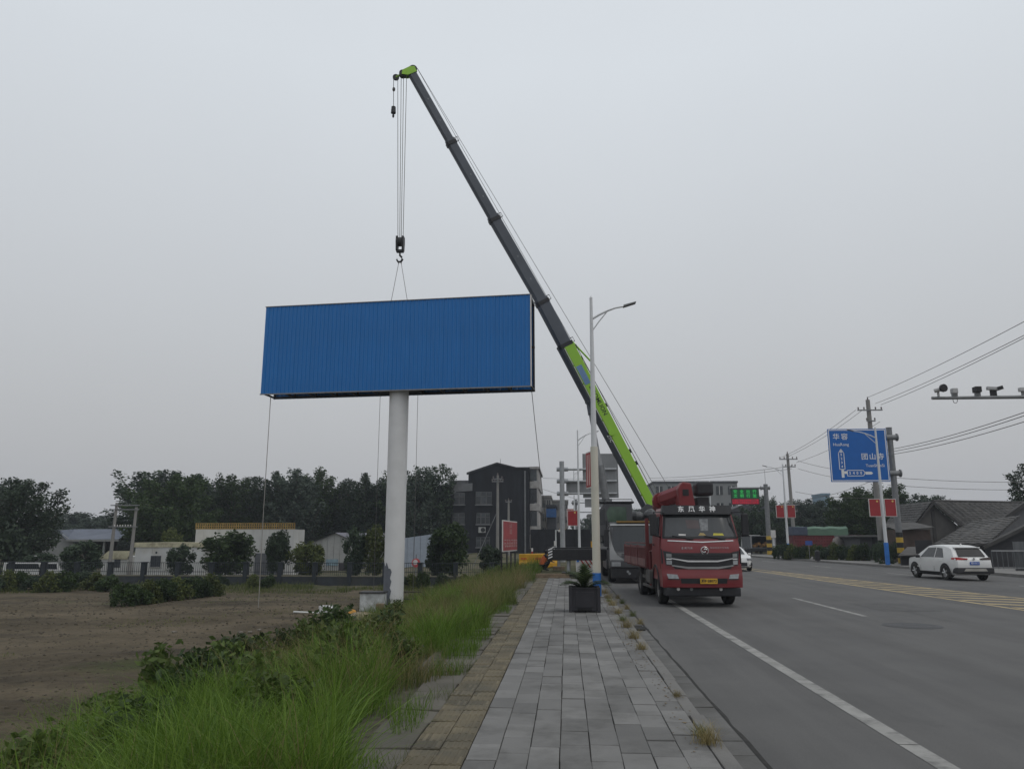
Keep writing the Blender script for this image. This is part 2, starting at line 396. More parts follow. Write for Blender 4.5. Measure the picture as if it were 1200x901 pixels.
ys = np.concatenate([np.linspace(-60, 4, 10)[:-1], np.linspace(4, 30, 130)[:-1], np.linspace(30, 35.9, 16), np.linspace(36.1, 66, 75)[:-1], np.linspace(66, 150, 24)[:-1], np.linspace(150, 2500, 14)])
GX, GY = np.meshgrid(xs, ys); GZ = ground_h(GX, GY)
nx_, ny_ = len(xs), len(ys)
ii, jj = np.meshgrid(np.arange(nx_ - 1), np.arange(ny_ - 1)); i0 = (jj * nx_ + ii).ravel()
loops = np.stack([i0, i0 + 1, i0 + 1 + nx_, i0 + nx_], 1)
me = np_mesh('ground', np.stack([GX.ravel(), GY.ravel(), GZ.ravel()], 1), loops, np.full(len(loops), 4), EARTH)
me.polygons.foreach_set('use_smooth', [True] * len(me.polygons))
tag(obj('ground', me), kind='structure')

# right-hand kerb line (the far side of the road bends a little)
def rk(y):
    for (x0, y0), (x1, y1) in zip(RK, RK[1:]):
        if y <= y1: return x0 + (x1 - x0) * (y - y0) / (y1 - y0)
    return RK[-1][0]
GE = 1.66      # gutter / asphalt edge
def strip(name, left, right, z, mat, ylist, parent=None, thick=0):
    mb = MB(); v = []; 
    for y in ylist: v += [(left(y), y, z), (right(y), y, z)]
    f = [(2 * i, 2 * i + 1, 2 * i + 3, 2 * i + 2) for i in range(len(ylist) - 1)]
    mb.add(v, f)
    if thick:
        for i in range(len(ylist) - 1):
            for s in (left, right):
                a, b_ = ylist[i], ylist[i + 1]
                mb.add([(s(a), a, z), (s(b_), b_, z), (s(b_), b_, z - thick), (s(a), a, z - thick)], [(0, 1, 2, 3)])
    return mb.build(name, mat, parent)
YL = [-40, 0, 15, 30, 38, 45, 52, 58, 67, 76, 88, 100, 125, 150, 200, 260, 700]
road = tag(strip('road', lambda y: GE - .02 if y < 60 else GE - .3, lambda y: rk(y) + .05, 0, ASPH, YL), kind='structure')
rp = tag(strip('right_pavement', lambda y: rk(y) + .16, lambda y: rk(y) + 9 if y < 66 else rk(y) + 5, .14, M('pavement_concrete', (.20, .195, .185), .9, var=.15, scale=1, bump=.2, bscale=30, stain=(.13, .125, .115), st_scale=.5, st_amt=.6, world=True), YL), kind='structure')
rkerb = tag(strip('right_kerb', lambda y: rk(y), lambda y: rk(y) + .16, .146, KERB, YL, thick=.2), kind='structure')

# markings
def mark(name, pts, mat, z=.004):
    return MB().add([(x, y, z) for x, y in pts], [tuple(range(len(pts)))]).build(name, mat, road)
rnd2 = random.Random(3)
y = -10
while y < 110:      # edge line laid in lengths with small gaps where it has worn through
    l_ = 6.0; x0 = 3.08 + .012 * math.sin(y); mark('edge_line', [(x0, y), (x0 + .19, y), (x0 + .19, y + l_ - .02), (x0, y + l_ - .02)], WHITEP); y += l_
for y in (20.5, 35.5, 50.5, 65.5, 80.5, 5.5, -9.5): mark('lane_line', [(7.33, y), (7.48, y), (7.44, y + 6), (7.29, y + 6)], WHITEP)
ml = lambda y: 12.35 - (y - 20) * .040 if y < 60 else 10.75 - (y - 60) * .02
mr_ = lambda y: max(15.2 - (y - 22) * .118, ml(y) + .45)
for fn, nm in ((ml, 'island_line'), (mr_, 'island_line')):
    for y in range(-10, 120, 10): mark(nm, [(fn(y), y), (fn(y) + .17, y), (fn(y + 10) + .17, y + 10), (fn(y + 10), y + 10)], YELP)
y = 4.0
while y < 47:
    wd = mr_(y) - ml(y)
    if wd > .7: mark('hatch_stripe', [(ml(y) + .2, y + wd * .55), (mr_(y) - .05, y - .0), (mr_(y) - .05, y + .42), (ml(y) + .2, y + wd * .55 + .42)], YELP, .005)
    y += 1.45
for y in (30, 42, 54, 66): mark('lane_line', [(18.6 - (y - 30) * .045, y), (18.75 - (y - 30) * .045, y), (18.65 - (y - 30) * .045, y + 4), (18.5 - (y - 30) * .045, y + 4)], WHITEP)
mh = MB(); mh.cyl((0, 0, -.03), (0, 0, .006), .40, n=24); mo = mh.build('manhole_cover', M('cast_iron', (.05, .05, .052), .6, .3, bump=.5, bscale=60), road, loc=tuple(atz(1069, 733)))
mh = MB()
for i in range(24):
    a = 2 * math.pi * i / 24; b_ = 2 * math.pi * (i + 1) / 24
    mh.add([(math.cos(a) * .40, math.sin(a) * .40, .005), (math.cos(b_) * .40, math.sin(b_) * .40, .005), (math.cos(b_) * .62, math.sin(b_) * .62, .005), (math.cos(a) * .62, math.sin(a) * .62, .005)], [(0, 1, 2, 3)])
mh.build('manhole_collar', M('dark_patch', (.07, .07, .072), .9, var=.2, bump=.3, bscale=60), road, loc=tuple(atz(1069, 733)))

# cracks, tar seals and patches in the asphalt
TAR = M('tar_seal', (.058, .058, .058), .7, var=.3, scale=5)
r9 = random.Random(19)
def crack(x0, y0, x1, y1, w_, seed):
    n = max(6, int(math.hypot(x1 - x0, y1 - y0) / .35)); v = []; rr_ = random.Random(seed); d = Vector((x1 - x0, y1 - y0)); nn = Vector((-d.y, d.x)).normalized(); o_ = 0
    for i in range(n + 1):
        t = i / n; o_ += rr_.uniform(-.07, .07); ww = w_ * rr_.uniform(.4, 1.3); c = Vector((x0, y0)) + d * t + nn * o_
        v += [(c.x - nn.x * ww, c.y - nn.y * ww, .0045), (c.x + nn.x * ww, c.y + nn.y * ww, .0045)]
    MB().add(v, [(2 * i, 2 * i + 1, 2 * i + 3, 2 * i + 2) for i in range(n)]).build('crack', TAR, road)
for k, q in enumerate(((1.7, 14.2, 3.0, 14.5), (8.2, 12.4, 9.6, 12.9), (9.2, 17, 9.0, 24), (1.7, 20.5, 4.5, 20.2), (12.6, 30, 18, 31.5))): crack(*q, .007, k)
PATCH = M('asphalt_patch', (.084, .0825, .081), .9, var=.18, scale=3, bump=.4, bscale=70, world=True, stain=(.10, .099, .097), st_scale=1.2, st_amt=.6)
for x0, x1, y0, y1 in ((8.4, 10.0, 22, 24.5), (14.8, 17.0, 30, 33)):
    mark('patch', [(x0 + r9.uniform(-.06, .06), y0), (x1, y0 + r9.uniform(-.06, .06)), (x1 + r9.uniform(-.06, .06), y1), (x0, y1)], PATCH, .0035)
# sidewalk
Y0, Y1 = 1.5, 36.2
side = tag(MB().bx(-2.15, 1.2, Y0, Y1, -.4, .096).build('sidewalk', BEDDING), kind='structure')
def tile_mesh(name, wx, wy, h, ch, ribs=0):
    mb = MB(); g = .003
    x, y_ = wx / 2 - g, wy / 2 - g * .6
    r0 = [(-x, -y_, 0), (x, -y_, 0), (x, y_, 0), (-x, y_, 0)]; r1 = [(a, b_, h - ch) for a, b_, _ in r0]
    r2 = [(a * (1 - ch / x), b_ * (1 - ch / y_), h) for a, b_, _ in r0]
    v = r0 + r1 + r2; f = [(i, (i + 1) % 4, 4 + (i + 1) % 4, 4 + i) for i in range(4)] + [(4 + i, 4 + (i + 1) % 4, 8 + (i + 1) % 4, 8 + i) for i in range(4)] + [(8, 9, 10, 11)]
    mb.add(v, f)
    for k in range(ribs):
        cx = -x + (k + .5) * 2 * x / ribs; q = .017
        a = [(cx - q, -y_ * .88, h - .001), (cx + q, -y_ * .88, h - .001), (cx + q, y_ * .88, h - .001), (cx - q, y_ * .88, h - .001)]
        b_ = [(cx - q * .6, -y_ * .84, h + .006), (cx + q * .6, -y_ * .84, h + .006), (cx + q * .6, y_ * .84, h + .006), (cx - q * .6, y_ * .84, h + .006)]
        mb.add(a + b_, [(0, 1, 5, 4), (1, 2, 6, 5), (2, 3, 7, 6), (3, 0, 4, 7), (4, 5, 6, 7)])
    return mb
TW = .2565
pav = tile_mesh('paver', TW, .5, .045, .004).mesh('paver'); pav.materials.append(PAVER)
rest = MB(); pv = tile_mesh('p', TW, .5, .045, .006)
for c in range(8):
    off = rnd.uniform(0, .5); x = -.85 + (c + .5) * TW
    k = 0
    while True:
        y = Y0 + off + k * .5 + .25; k += 1
        if y > Y1 - .25: break
        z = .096 + rnd.gauss(0, .0032) + .012 * float(vnoise(np.array(x * .8), np.array(y * .35), 9)); tx, ty = rnd.gauss(0, .006), rnd.gauss(0, .006); rz = rnd.gauss(0, .004)
        if 5.4 <= y <= 23.8:
            o = bpy.data.objects.new('paver', pav); COL.objects.link(o); o.parent = side
            o.location = (x + rnd.gauss(0, .002), y + rnd.gauss(0, .0028), z); o.rotation_euler = (tx, ty, rz)
        else:
            rest.add([(p[0] + x, p[1] + y, p[2] + z + p[1] * tx) for p in pv.v], pv.f)
tag(rest.build('paver_field', PAVER, side), kind='stuff')
tac = tile_mesh('tactile_tile', .25, .25, .04, .004, 4).mesh('tactile_tile'); tac.materials.append(TACT)
rest = MB(); pv = tile_mesh('p', .25, .25, .04, .004, 4)
for c in range(2):
    x = -1.355 + (c + .5) * .25; off = rnd.uniform(0, .25); k = 0
    while True:
        y = Y0 + off + k * .25 + .125; k += 1
        if y > Y1 - .13: break
        z = .099 + rnd.gauss(0, .004)
        if y >= 5.4:
            o = bpy.data.objects.new('tactile_tile', tac); COL.objects.link(o); o.parent = side
            o.location = (x, y, z); o.rotation_euler = (rnd.gauss(0, .012), rnd.gauss(0, .012), rnd.gauss(0, .008))
        else: rest.add([(p[0] + x, p[1] + y, p[2] + z) for p in pv.v], pv.f)
tag(rest.build('tactile_field', TACT, side), kind='stuff')
slab = tile_mesh('edge_slab', .44, .5, .045, .008).mesh('edge_slab'); slab.materials.append(OLDSLAB)
k = 0
while Y0 + .25 + k * .5 < Y1:
    y = Y0 + .25 + k * .5; k += 1
    o = bpy.data.objects.new('edge_slab', slab); COL.objects.link(o); o.parent = side
    o.location = (-1.585 + rnd.gauss(0, .012), y, .088 + rnd.gauss(0, .009)); o.rotation_euler = (rnd.gauss(0, .02), rnd.gauss(0, .02), rnd.gauss(0, .01))
# kerb and gutter in stones
def ring_box(name, sx, sy, sz, mat, bev):
    me = MB().box((0, 0, 0), (sx, sy, sz)).mesh(name, bev); me.materials.append(mat); return me
kb = tag(MB().bx(1.22, 1.34, Y0, 150, -.35, .02).build('kerb', KERB), kind='structure')
ks = ring_box('kerb_stone', .148, .985, .3, KERB, .018)
gt = tag(MB().bx(1.36, GE, Y0, 150, -.3, -.06).build('gutter', GUT), kind='structure')
gs = ring_box('gutter_slab', GE - 1.362, .49, .12, GUT, .008)
y = Y0 + .5
while y < 60:
    o = bpy.data.objects.new('kerb_stone', ks); COL.objects.link(o); o.parent = kb
    o.location = (1.283 + rnd.gauss(0, .006), y, -.012 + rnd.gauss(0, .004)); o.rotation_euler = (rnd.gauss(0, .003), rnd.gauss(0, .01), rnd.gauss(0, .004)); y += 1.0
y = Y0 + .25
while y < 48:
    if not (17.2 < y < 17.8):
        o = bpy.data.objects.new('gutter_slab', gs); COL.objects.link(o); o.parent = gt
        o.location = ((GE + 1.362) / 2, y, -.057 + rnd.gauss(0, .003)); o.rotation_euler = (rnd.gauss(0, .004), rnd.gauss(0, .006) - .02, 0)
    y += .5
MB().bx(1.215, 1.355, 60.2, 150, -.2, .135).build('kerb_run', KERB, kb)
MB().bx(1.362, GE - .002, 48.2, 150, -.1, .002).build('gutter_run', GUT, gt)
# the ragged open joint along the asphalt edge
mb = MB(); yy = np.arange(Y0, 60, .12); v = []
for q in yy:
    a = GE + .005 + .012 * float(vnoise(np.array(q * 3), np.array(1.0), 5)); b_ = a + .025 + .035 * max(0, float(vnoise(np.array(q * 2.2), np.array(7.0), 6)) + .4)
    v += [(a, q, .005), (b_, q, .005)]
mb.add(v, [(2 * i, 2 * i + 1, 2 * i + 3, 2 * i + 2) for i in range(len(yy) - 1)]); mb.build('edge_crack', M('crack_dirt', (.025, .024, .022), .95, var=.4, scale=9), road)
# drain grate
dg_ = thing('drain_grate', 'black slotted iron drain grate set in the gutter by the kerb', 'grate', (1.53, 17.5, 0))
for i in range(9): MB().bx(-.16, .16, -.27 + i * .0625, -.27 + i * .0625 + .03, -.03, .008).build('bar', BLACKST, dg_)
MB().bx(-.19, -.16, -.30, .30, -.03, .012).build('frame', BLACKST, dg_); MB().bx(.16, .19, -.30, .30, -.03, .012).build('frame', BLACKST, dg_)
MB().bx(-.16, .16, -.3, .3, -.08, -.05).build('pit', BLACKST, dg_)

# ================================================================== BILLBOARD
MAST = atz(460.5, 713, FIELD)
BA = R(-4.9)                         # the face turns a little toward the road
bb = thing('billboard', 'huge blue ribbed sheet metal billboard on a single thick white mast', 'billboard', (MAST.x, MAST.y, FIELD), BA)
BW0, BW1, BZ0, BZ1, BD = -7.36, 7.03, 10.86, 15.58, 1.5     # local: z from field level
BF = -.75                            # front face of the box; the mast stands at mid depth
mb = MB(); rings = []
for z in (-.3, 10.95): rings.append([(math.cos(2 * math.pi * i / 40) * .5, math.sin(2 * math.pi * i / 40) * .5, z) for i in range(40)])
mb.loft(rings); mb.build('mast', MASTW, bb, smooth=True)
for z in (2.9, 5.6, 8.4): MB().cyl((0, 0, z), (0, 0, z + .02), .505, n=40).build('weld_seam', MASTW, bb, smooth=True)
# unpainted primer patch wrapping the lower left of the mast, ragged upper edge
mb = MB(); v = []; K = 16
for i in range(K + 1):
    a = R(185 + 90 * i / K); r = .506
    top = 2.15 + (.10 * math.sin(i * 1.3) if i < K - 2 else -.2)
    for j in range(15):
        z = -.2 + (top + .2) * j / 14; aa = a - (R(5) - R(5) * math.sin(j * 2.1)) * (i / K)
        v.append((math.cos(aa) * r, math.sin(aa) * r, z))
mb.add(v, [(i * 15 + j, (i + 1) * 15 + j, (i + 1) * 15 + j + 1, i * 15 + j + 1) for i in range(K) for j in range(14)]); mb.build('primer_patch', PRIMER, bb, smooth=True)
MB().cyl((0, 0, -.2), (0, 0, .05), .8, n=24).build('base_flange', DGALV, bb)
fr = MB()
for z in (BZ0 + .06, (BZ0 + BZ1) / 2, BZ1 - .06):
    for y in (BF + .1, BF + BD - .1): fr.bx(BW0 + .05, BW1 + .05, y - .05, y + .05, z - .05, z + .05)
for i in range(13):
    x = BW0 + .1 + i * (BW1 - BW0 - .1) / 12
    for y in (BF + .1, BF + BD - .1): fr.bx(x - .04, x + .04, y - .045, y + .045, BZ0, BZ1)
    for z in (BZ0 + .06, BZ1 - .06): fr.bx(x - .04, x + .04, BF + .1, BF + BD - .1, z - .04, z + .04)
    if i < 12:
        x2 = BW0 + .1 + (i + 1) * (BW1 - BW0 - .1) / 12
        fr.cyl((x, BF + BD / 2, BZ0 + .08), (x2, BF + BD / 2, BZ1 - .08), .035, n=6)
fr.build('steel_frame', BLACKST, bb)
MB().bx(-1.2, 1.2, BF + .2, BF + BD - .2, BZ0 + .1, BZ0 + .45).build('head_beam', BLACKST, bb)
# ribbed sheets, each with trapezoid ribs
NS = 16; sw = (BW1 - BW0) / NS
def sheet(w_, h_, nr):
    prof = []; p = w_ / nr
    for i in range(nr):
        b_ = i * p
        prof += [(b_, 0), (b_ + p * .62, 0), (b_ + p * .70, -.035), (b_ + p * .88, -.035), (b_ + p * .96, 0)]
    prof.append((w_ - .004, 0)); mb = MB(); n = len(prof)
    v = [(a, b_, 0) for a, b_ in prof] + [(a, b_, h_) for a, b_ in prof] + [(a, b_ + .012, 0) for a, b_ in prof] + [(a, b_ + .012, h_) for a, b_ in prof]
    f = [(i, i + 1, n + i + 1, n + i) for i in range(n - 1)] + [(2 * n + i, 2 * n + i + 1, 3 * n + i + 1, 3 * n + i) for i in range(n - 1)]
    f += [(i, i + 1, 2 * n + i + 1, 2 * n + i) for i in range(n - 1)] + [(n + i, n + i + 1, 3 * n + i + 1, 3 * n + i) for i in range(n - 1)]
    return mb.add(v, f).mesh('sheet')
sm = sheet(sw, BZ1 - BZ0 + .06, 4); sm.materials.append(BLUESHEET)
for i in range(NS):
    o = obj('sheet', sm, None, bb, (BW0 + i * sw, BF + rnd.uniform(-.006, .006), BZ0 + .0 + rnd.uniform(-.01, .01)))
sm2 = sm.copy(); sm2.materials.clear(); sm2.materials.append(BLUESHEET)
for i in range(NS):
    o = obj('back_sheet', sm2, None, bb, (BW1 - i * sw, BF + BD, BZ0)); o.rotation_euler = (0, 0, math.pi)
MB().bx(BW0 - .02, BW1 + .02, BF - .05, BF + BD + .05, BZ1 + .062, BZ1 + .10).build('top_flashing', DGALV, bb)
MB().bx(BW0 - .02, BW1 + .02, BF - .055, BF - .04, BZ0 - .035, BZ0 + .03).build('bottom_trim', DGALV, bb)
MB().bx(BW1 + .003, BW1 + .06, BF - .045, BF + .02, BZ0, BZ1 + .05).build('side_trim', WFRAME, bb)
BBM = Matrix.Translation(bb.location) @ Matrix.Rotation(BA, 4, 'Z')
ROPE = M('rope', (.12, .115, .11), .9, var=.2)
WROPE = M('pale_rope', (.28, .27, .25), .9, var=.2)
def wire(name, pts, r, mat, label, cat, group=None, parent=None):
    mb = MB(); mb.tube(pts, r, 5); o = mb.build(name, mat, parent)
    if label: tag(o, label, cat, group)
    return o
p = BBM @ Vector((BW0 + .45, -.5, BZ0)); wire('tag_rope', [p, p + Vector((0, 0, -6)), p + Vector((.05, 0, -10.95))], .02, WROPE, 'pale rope hanging to the soil from the left bottom corner of the billboard', 'rope')
p = BBM @ Vector((-1.1, .2, BZ0)); wire('tag_rope', [p, p + Vector((0, 0, -10.9))], .011, ROPE, 'thin rope hanging under the billboard close to the field side of its mast', 'rope')
p = BBM @ Vector((.95, .2, BZ0)); wire('tag_rope', [p, p + Vector((0, 0, -10.9))], .011, ROPE, 'thin rope hanging under the billboard close to the road side of its mast', 'rope')
p = BBM @ Vector((BW1 - .05, 0, BZ0)); q = aty(641, 620, 52)
wire('tag_rope', [p.lerp(q, t) + Vector((0, 0, -1.0 * t * (1 - t))) for t in [i / 8 for i in range(9)]], .018, ROPE, 'slanting rope from the lower corner of the billboard nearest the road', 'rope')

# ================================================================== MOBILE CRANE
CRX, CRY = 3.08, 34.55
cr = thing('mobile_crane', 'grey and lime green mobile crane truck with its long boom raised over the billboard', 'crane', (CRX, CRY, 0))
LIME = M('lime_paint', (.27, .52, .032), .4, var=.07, scale=.8, stain=(.16, .28, .04), st_scale=.8, st_amt=.3, spec=.5)
BOOMG = M('boom_grey', (.078, .088, .105), .5, var=.12, scale=1, spec=.4)
CABG = M('crane_cab_grey', (.062, .064, .068), .42, var=.1, spec=.5)
CABW = M('crane_cab_white', (.27, .275, .275), .4, var=.08, spec=.5)
def cl(p): return Vector(p) - Vector((CRX, CRY, 0))
Fp, Tp = aty(760, 592, 43.2), aty(482.7, 86.7, 40.3)
ax = Tp - Fp; hn = Vector((-ax.y, ax.x, 0)).normalized()
if hn.y > 0: hn = -hn                 # toward the viewer
def onplane(px, py):
    d = ray(px, py); c = Vector((0, 0, EYE)); t = (Fp - c).dot(hn) / d.dot(hn); return c + d * t
P0, P1, P2, P3, P4, P5 = [onplane(*q) for q in ((766, 604), (662, 405), (635.5, 355), (579.5, 258), (529, 168.5), (483.5, 88))]
def boombox(pa, pb, ha0, ha1, hb0, hb1, wd, chm=.12):
    """prism along pa-pb; u from ha0..ha1 (at pa), hb0..hb1 (at pb) across the axis in the boom plane"""
    a = (pb - pa).normalized(); u = hn.cross(a); u = u if u.z > 0 else -u
    rings = []
    for p, lo, hi in ((pa, ha0, ha1), (pb, hb0, hb1)):
        w2 = wd / 2; c = chm
        sec = [(lo, -w2 + c), (lo, w2 - c), (lo + c, w2), (hi - c * .4, w2), (hi, w2 - c * .4), (hi, -w2 + c * .4), (hi - c * .4, -w2), (lo + c, -w2)]
        rings.append([cl(p + u * s + hn * t) for s, t in sec])
    mb = MB(); mb.loft(rings); return mb, a, u
mb, a, u = boombox(P0 - (P1 - P0).normalized() * .3, P1, -.17, .36, -.21, .46, .62, .06); mb.build('base_boom', LIME, cr, bevel=.02)
mb, _, _ = boombox(P0 + (P1 - P0) * .02, P1 + a * -.02, -.38, -.175, -.47, -.212, .60, .16); mb.build('base_boom_belly', BOOMG, cr, bevel=.02)
wl = MB()
for s in (-1, 1):
    for k in range(9):
        q0 = P0.lerp(P1, .02 + k * .108); q1 = P0.lerp(P1, .02 + k * .108 + .1)
        for (pp, qq) in ((q0, q1),):
            wl.box(cl((pp + qq) / 2 + u * -.19 + hn * s * .316), ((qq - pp).length, .012, .035), Matrix((a, hn, u)).transposed())
wl.build('rub_strip', WFRAME, cr)
secs = [(P1, P2, .38, .52), (P2, P3, .33, .46), (P3, P4, .285, .40), (P4, P5, .25, .35)]
for pa, pb, h, wd in secs:
    a_ = (pb - pa).normalized()
    mb, a_, u_ = boombox(pa - a_ * .3, pb + a_ * .25, -h, h, -h, h, wd, .11); sec = mb.build('boom_section', BOOMG, cr, bevel=.015)
    mb, _, _ = boombox(pa - a_ * .12, pa + a_ * .10, -h - .07, h + .07, -h - .07, h + .07, wd + .12, .10); mb.build('collar', BLACKST, sec)
    wm = MB()
    L_ = (pb - pa).length
    for k in range(1, int(L_ / 1.5)):
        wm.box(cl(pa + a_ * (k * 1.5) + hn * (wd / 2 + .003) + u_ * .05), (.09, .01, .03), Matrix((a_, hn, u_)).transposed())
    if wm.v: tag(wm.build('bolt_mark', GALV, sec), kind='stuff')
    g = MB(); g.tube([cl(pa + u_ * (h + .0)), cl(pa + u_ * (h + .26)), cl(pa + a_ * .25 + u_ * (h + .26)), cl(pa + a_ * .25 + u_ * h)], .025, 5); g.build('rope_guide', BLACKST, sec)
# boom head with sheaves
a5 = (P5 - P4).normalized(); u5 = hn.cross(a5); u5 = u5 if u5.z > 0 else -u5
hd = MB(); Mx = Matrix((a5, hn, u5)).transposed()
for s in (-.19, .19):
    pts = [(.0, .28), (.35, .30), (.45, .05), (.42, -.45), (.20, -.62), (.0, -.30)]
    v = [cl(P5 + a5 * x + u5 * z + hn * (s + t)) for t in (-.02, .02) for x, z in pts]; n = 6
    hd.add(v, [(i, (i + 1) % n, n + (i + 1) % n, n + i) for i in range(n)] + [tuple(range(n)), tuple(range(n, 2 * n))])
hd.build('boom_head', LIME, cr)
for x, z, r in ((.28, .18, .24), (.27, -.50, .22)):
    for s in (-.1, 0, .1):
        c = P5 + a5 * x + u5 * z; MB().cyl(cl(c + hn * (s - .03)), cl(c + hn * (s + .03)), r, n=18).build('sheave', BLACKST, cr, smooth=True)
jib = aty(464, 91, P5.y)
jb = MB(); jb.cyl(cl(P5 + a5 * .3 + u5 * -.45), cl(jib), .06, n=8); jb.cyl(cl(P5 + a5 * .4 + u5 * .28), cl(jib + Vector((0, 0, .1))), .012, n=6); jb.build('jib_arm', LIME, cr)
MB().cyl(cl(jib + hn * .05), cl(jib - hn * .05), .19, n=16).build('jib_sheave', BLACKST, cr, smooth=True)
hb = MB(); q = aty(461, 132, P5.y)
hb.cyl(cl(jib + Vector((-.14, 0, 0))), cl(q + Vector((0, 0, .3))), .018, n=6); hb.ball(cl(aty(461.5, 105, P5.y)), (.09, .09, .14)); hb.build('auxiliary_rope', ROPE, cr)
hb = MB(); hb.cyl(cl(q + Vector((0, 0, .35))), cl(q + Vector((0, 0, -.05))), .13, .15, n=10); hb.ball(cl(q + Vector((0, 0, -.22))), (.07, .06, .13)); hb.build('auxiliary_hook', BLACKST, cr, bevel=.01)
# hoist ropes, hook block
hk = aty(469, 286, 40.2)
hr = MB(); top = P5 + a5 * .27 + u5 * -.5
for i, (dx, dt) in enumerate(((-.14, -.30), (-.04, -.10), (.05, .05), (.15, .22))):
    hr.cyl(cl(hk + Vector((dx, .02 * (i % 2), .3))), cl(top + Vector((dt, .02 * (i % 2), -.05))), .017, n=5)
hr.build('hoist_rope', ROPE, cr)
hkm = MB()
for s in (-.17, .17): hkm.prism([(-.16, -.42), (.16, -.42), (.24, .1), (.2, .42), (-.2, .42), (-.24, .1)], 'x', s - .05, s + .05)
hkm.cyl((-.12, 0, .12), (.12, 0, .12), .26, n=16); hkm.bx(-.2, .2, -.12, .12, -.5, -.36)
hkm.v = [tuple(cl(hk) + Vector(p)) for p in hkm.v]; hbk = hkm.build('hook_block', BLACKST, cr, bevel=.01)
hp = [Vector((0, 0, -.5)), Vector((0, 0, -.68)), Vector((.10, 0, -.78)), Vector((.15, 0, -.92)), Vector((.07, 0, -1.06)), Vector((-.08, 0, -1.06)), Vector((-.17, 0, -.93)), Vector((-.15, 0, -.84))]
hkk = MB(); hkk.tube([cl(hk) + p for p in hp], [.05, .055, .06, .07, .07, .06, .045, .02], 8); hkk.build('hook', BLACKST, hbk, smooth=True)
sg = hk + Vector((.02, 0, -1.0))
for dx, nm in ((-.52, 'far'), (.46, 'near')):
    q = BBM @ Vector((-.12 + dx, 0, BZ1 + .08)); s0 = sg + Vector((dx * .12, 0, -.05))
    o = MB(); o.tube([s0, s0.lerp(q, .07), q], [.04, .014, .014], 5)
    tag(o.build('lifting_sling', ROPE), 'steel sling from the crane hook to the billboard top, ' + ('leg toward the field' if dx < 0 else 'leg toward the road'), 'sling', 'slings of the hook')
# luffing cylinder
c0, c1, c2 = onplane(713, 600), onplane(704, 545), onplane(690, 470)
MB().cyl(cl(c0 - hn * .1), cl(c1 - hn * .1), .21, n=16).build('luffing_cylinder', DGALV, cr, smooth=True)
MB().cyl(cl(c1 - hn * .1), cl(c2 - hn * .1), .115, n=14).build('luffing_rod', GALV, cr, smooth=True)
mb = MB(); mb.cyl(cl(c2 + hn * .25), cl(c2 - hn * .4), .14, n=12); mb.box(cl(c2 + Vector((.05, 0, -.0)) - hn * .1), (.35, .5, 1.5), Matrix.Rotation(R(-8), 3, 'Y')); mb.build('rod_bracket', BOOMG, cr, bevel=.03)
# pin boss, sticker, lettering, boom-side fittings
bs = onplane(714.5, 508) + hn * .31; MB().cyl(cl(bs), cl(bs + hn * .1), .17, n=16).build('pin_boss', LIME, cr, bevel=.01)
Rl = Matrix((-a, -u.cross(-a) * -1, hn)).transposed()
def on_boom(px, py, off): return onplane(px, py) + hn * off
xv = -a; zv = hn; yv = zv.cross(xv)
rotL = Matrix((xv, yv, zv)).transposed().to_euler()
text('ZOOMLION', .34, BTEXT, cr, cl(on_boom(697.5, 471, .318) + u * .10), rotL, .003, .004)
text('ZTC', .22, WTEXT, cr, cl(on_boom(718, 512, .312) + u * -.285), rotL, .003, .002)
sk = MB(); c = on_boom(681, 441, .316); sk.box(cl(c + u * .06), (1.15, .008, .34), Matrix((a, hn, u)).transposed()); sk.build('sticker', M('sticker_blue', (.14, .24, .42), .5, var=.15), cr)
ft = MB()
for t, o_ in ((.97, .52), (.9, .50), (.62, .48), (.35, .46), (.28, .46)):
    ft.box(cl(P0.lerp(P1, t) + u * o_), (.22, .3, .12), Matrix((a, hn, u)).transposed())
ft.tube([cl(P0.lerp(P1, t) + u * (.52) + hn * .2) for t in (.05, .3, .6, .96)], .02, 5); ft.build('hose_fittings', BLACKST, cr)
tk = MB(); q0, q1 = P1 + u * .5, onplane(692, 423) + hn * .0; tk.tube([cl(q0), cl(q1)], .05, 6); tk.build('jib_stay', LIME, cr)
# winch ropes along the back of the boom
w0 = [onplane(771, 577), onplane(784, 572)]
rr = MB(); tp = P5 + a5 * .3 + u5 * .42
for i, q in enumerate(w0):
    mid = onplane(700, 440 if i == 0 else 437) + u * .0
    rr.tube([cl(q + Vector((0, 0, -1.2)) + Vector((.6, 0, 0))), cl(q), cl(tp + hn * (.08 - .16 * i) + (u5 * .06 * i))], .014, 5)
rr.build('winch_rope', ROPE, cr)
# superstructure
TT = cl((3.15, 42.2, 0))
MB().cyl(TT + Vector((0, 0, 1.45)), TT + Vector((0, 0, 1.75)), 1.0, n=28).build('slew_ring', BLACKST, cr)
MB().bx(TT.x - 1.3, TT.x + 2.6, TT.y - .9, TT.y + .9, 1.75, 2.25).build('slew_platform', CABG, cr, bevel=.05)
sp = MB()
for s in (-.5, .5): sp.prism([(TT.x - .6, 2.25), (TT.x + 2.2, 2.25), (TT.x + 1.9, 3.5), (TT.x + 1.2, 3.75), (TT.x + .2, 2.8)], 'y', TT.y + .55 + s - .06, TT.y + .55 + s + .06)
sp.build('boom_support', CABG, cr, bevel=.02)
MB().bx(TT.x + 2.3, TT.x + 3.3, TT.y - 1.2, TT.y + 1.2, 1.6, 2.9).build('counterweight', CABG, cr, bevel=.12)
wn = MB(); wn.cyl((TT.x + 2.2, TT.y - .4, 2.9), (TT.x + 2.2, TT.y + .8, 2.9), .35, n=18); wn.build('winch_drum', ROPE, cr)
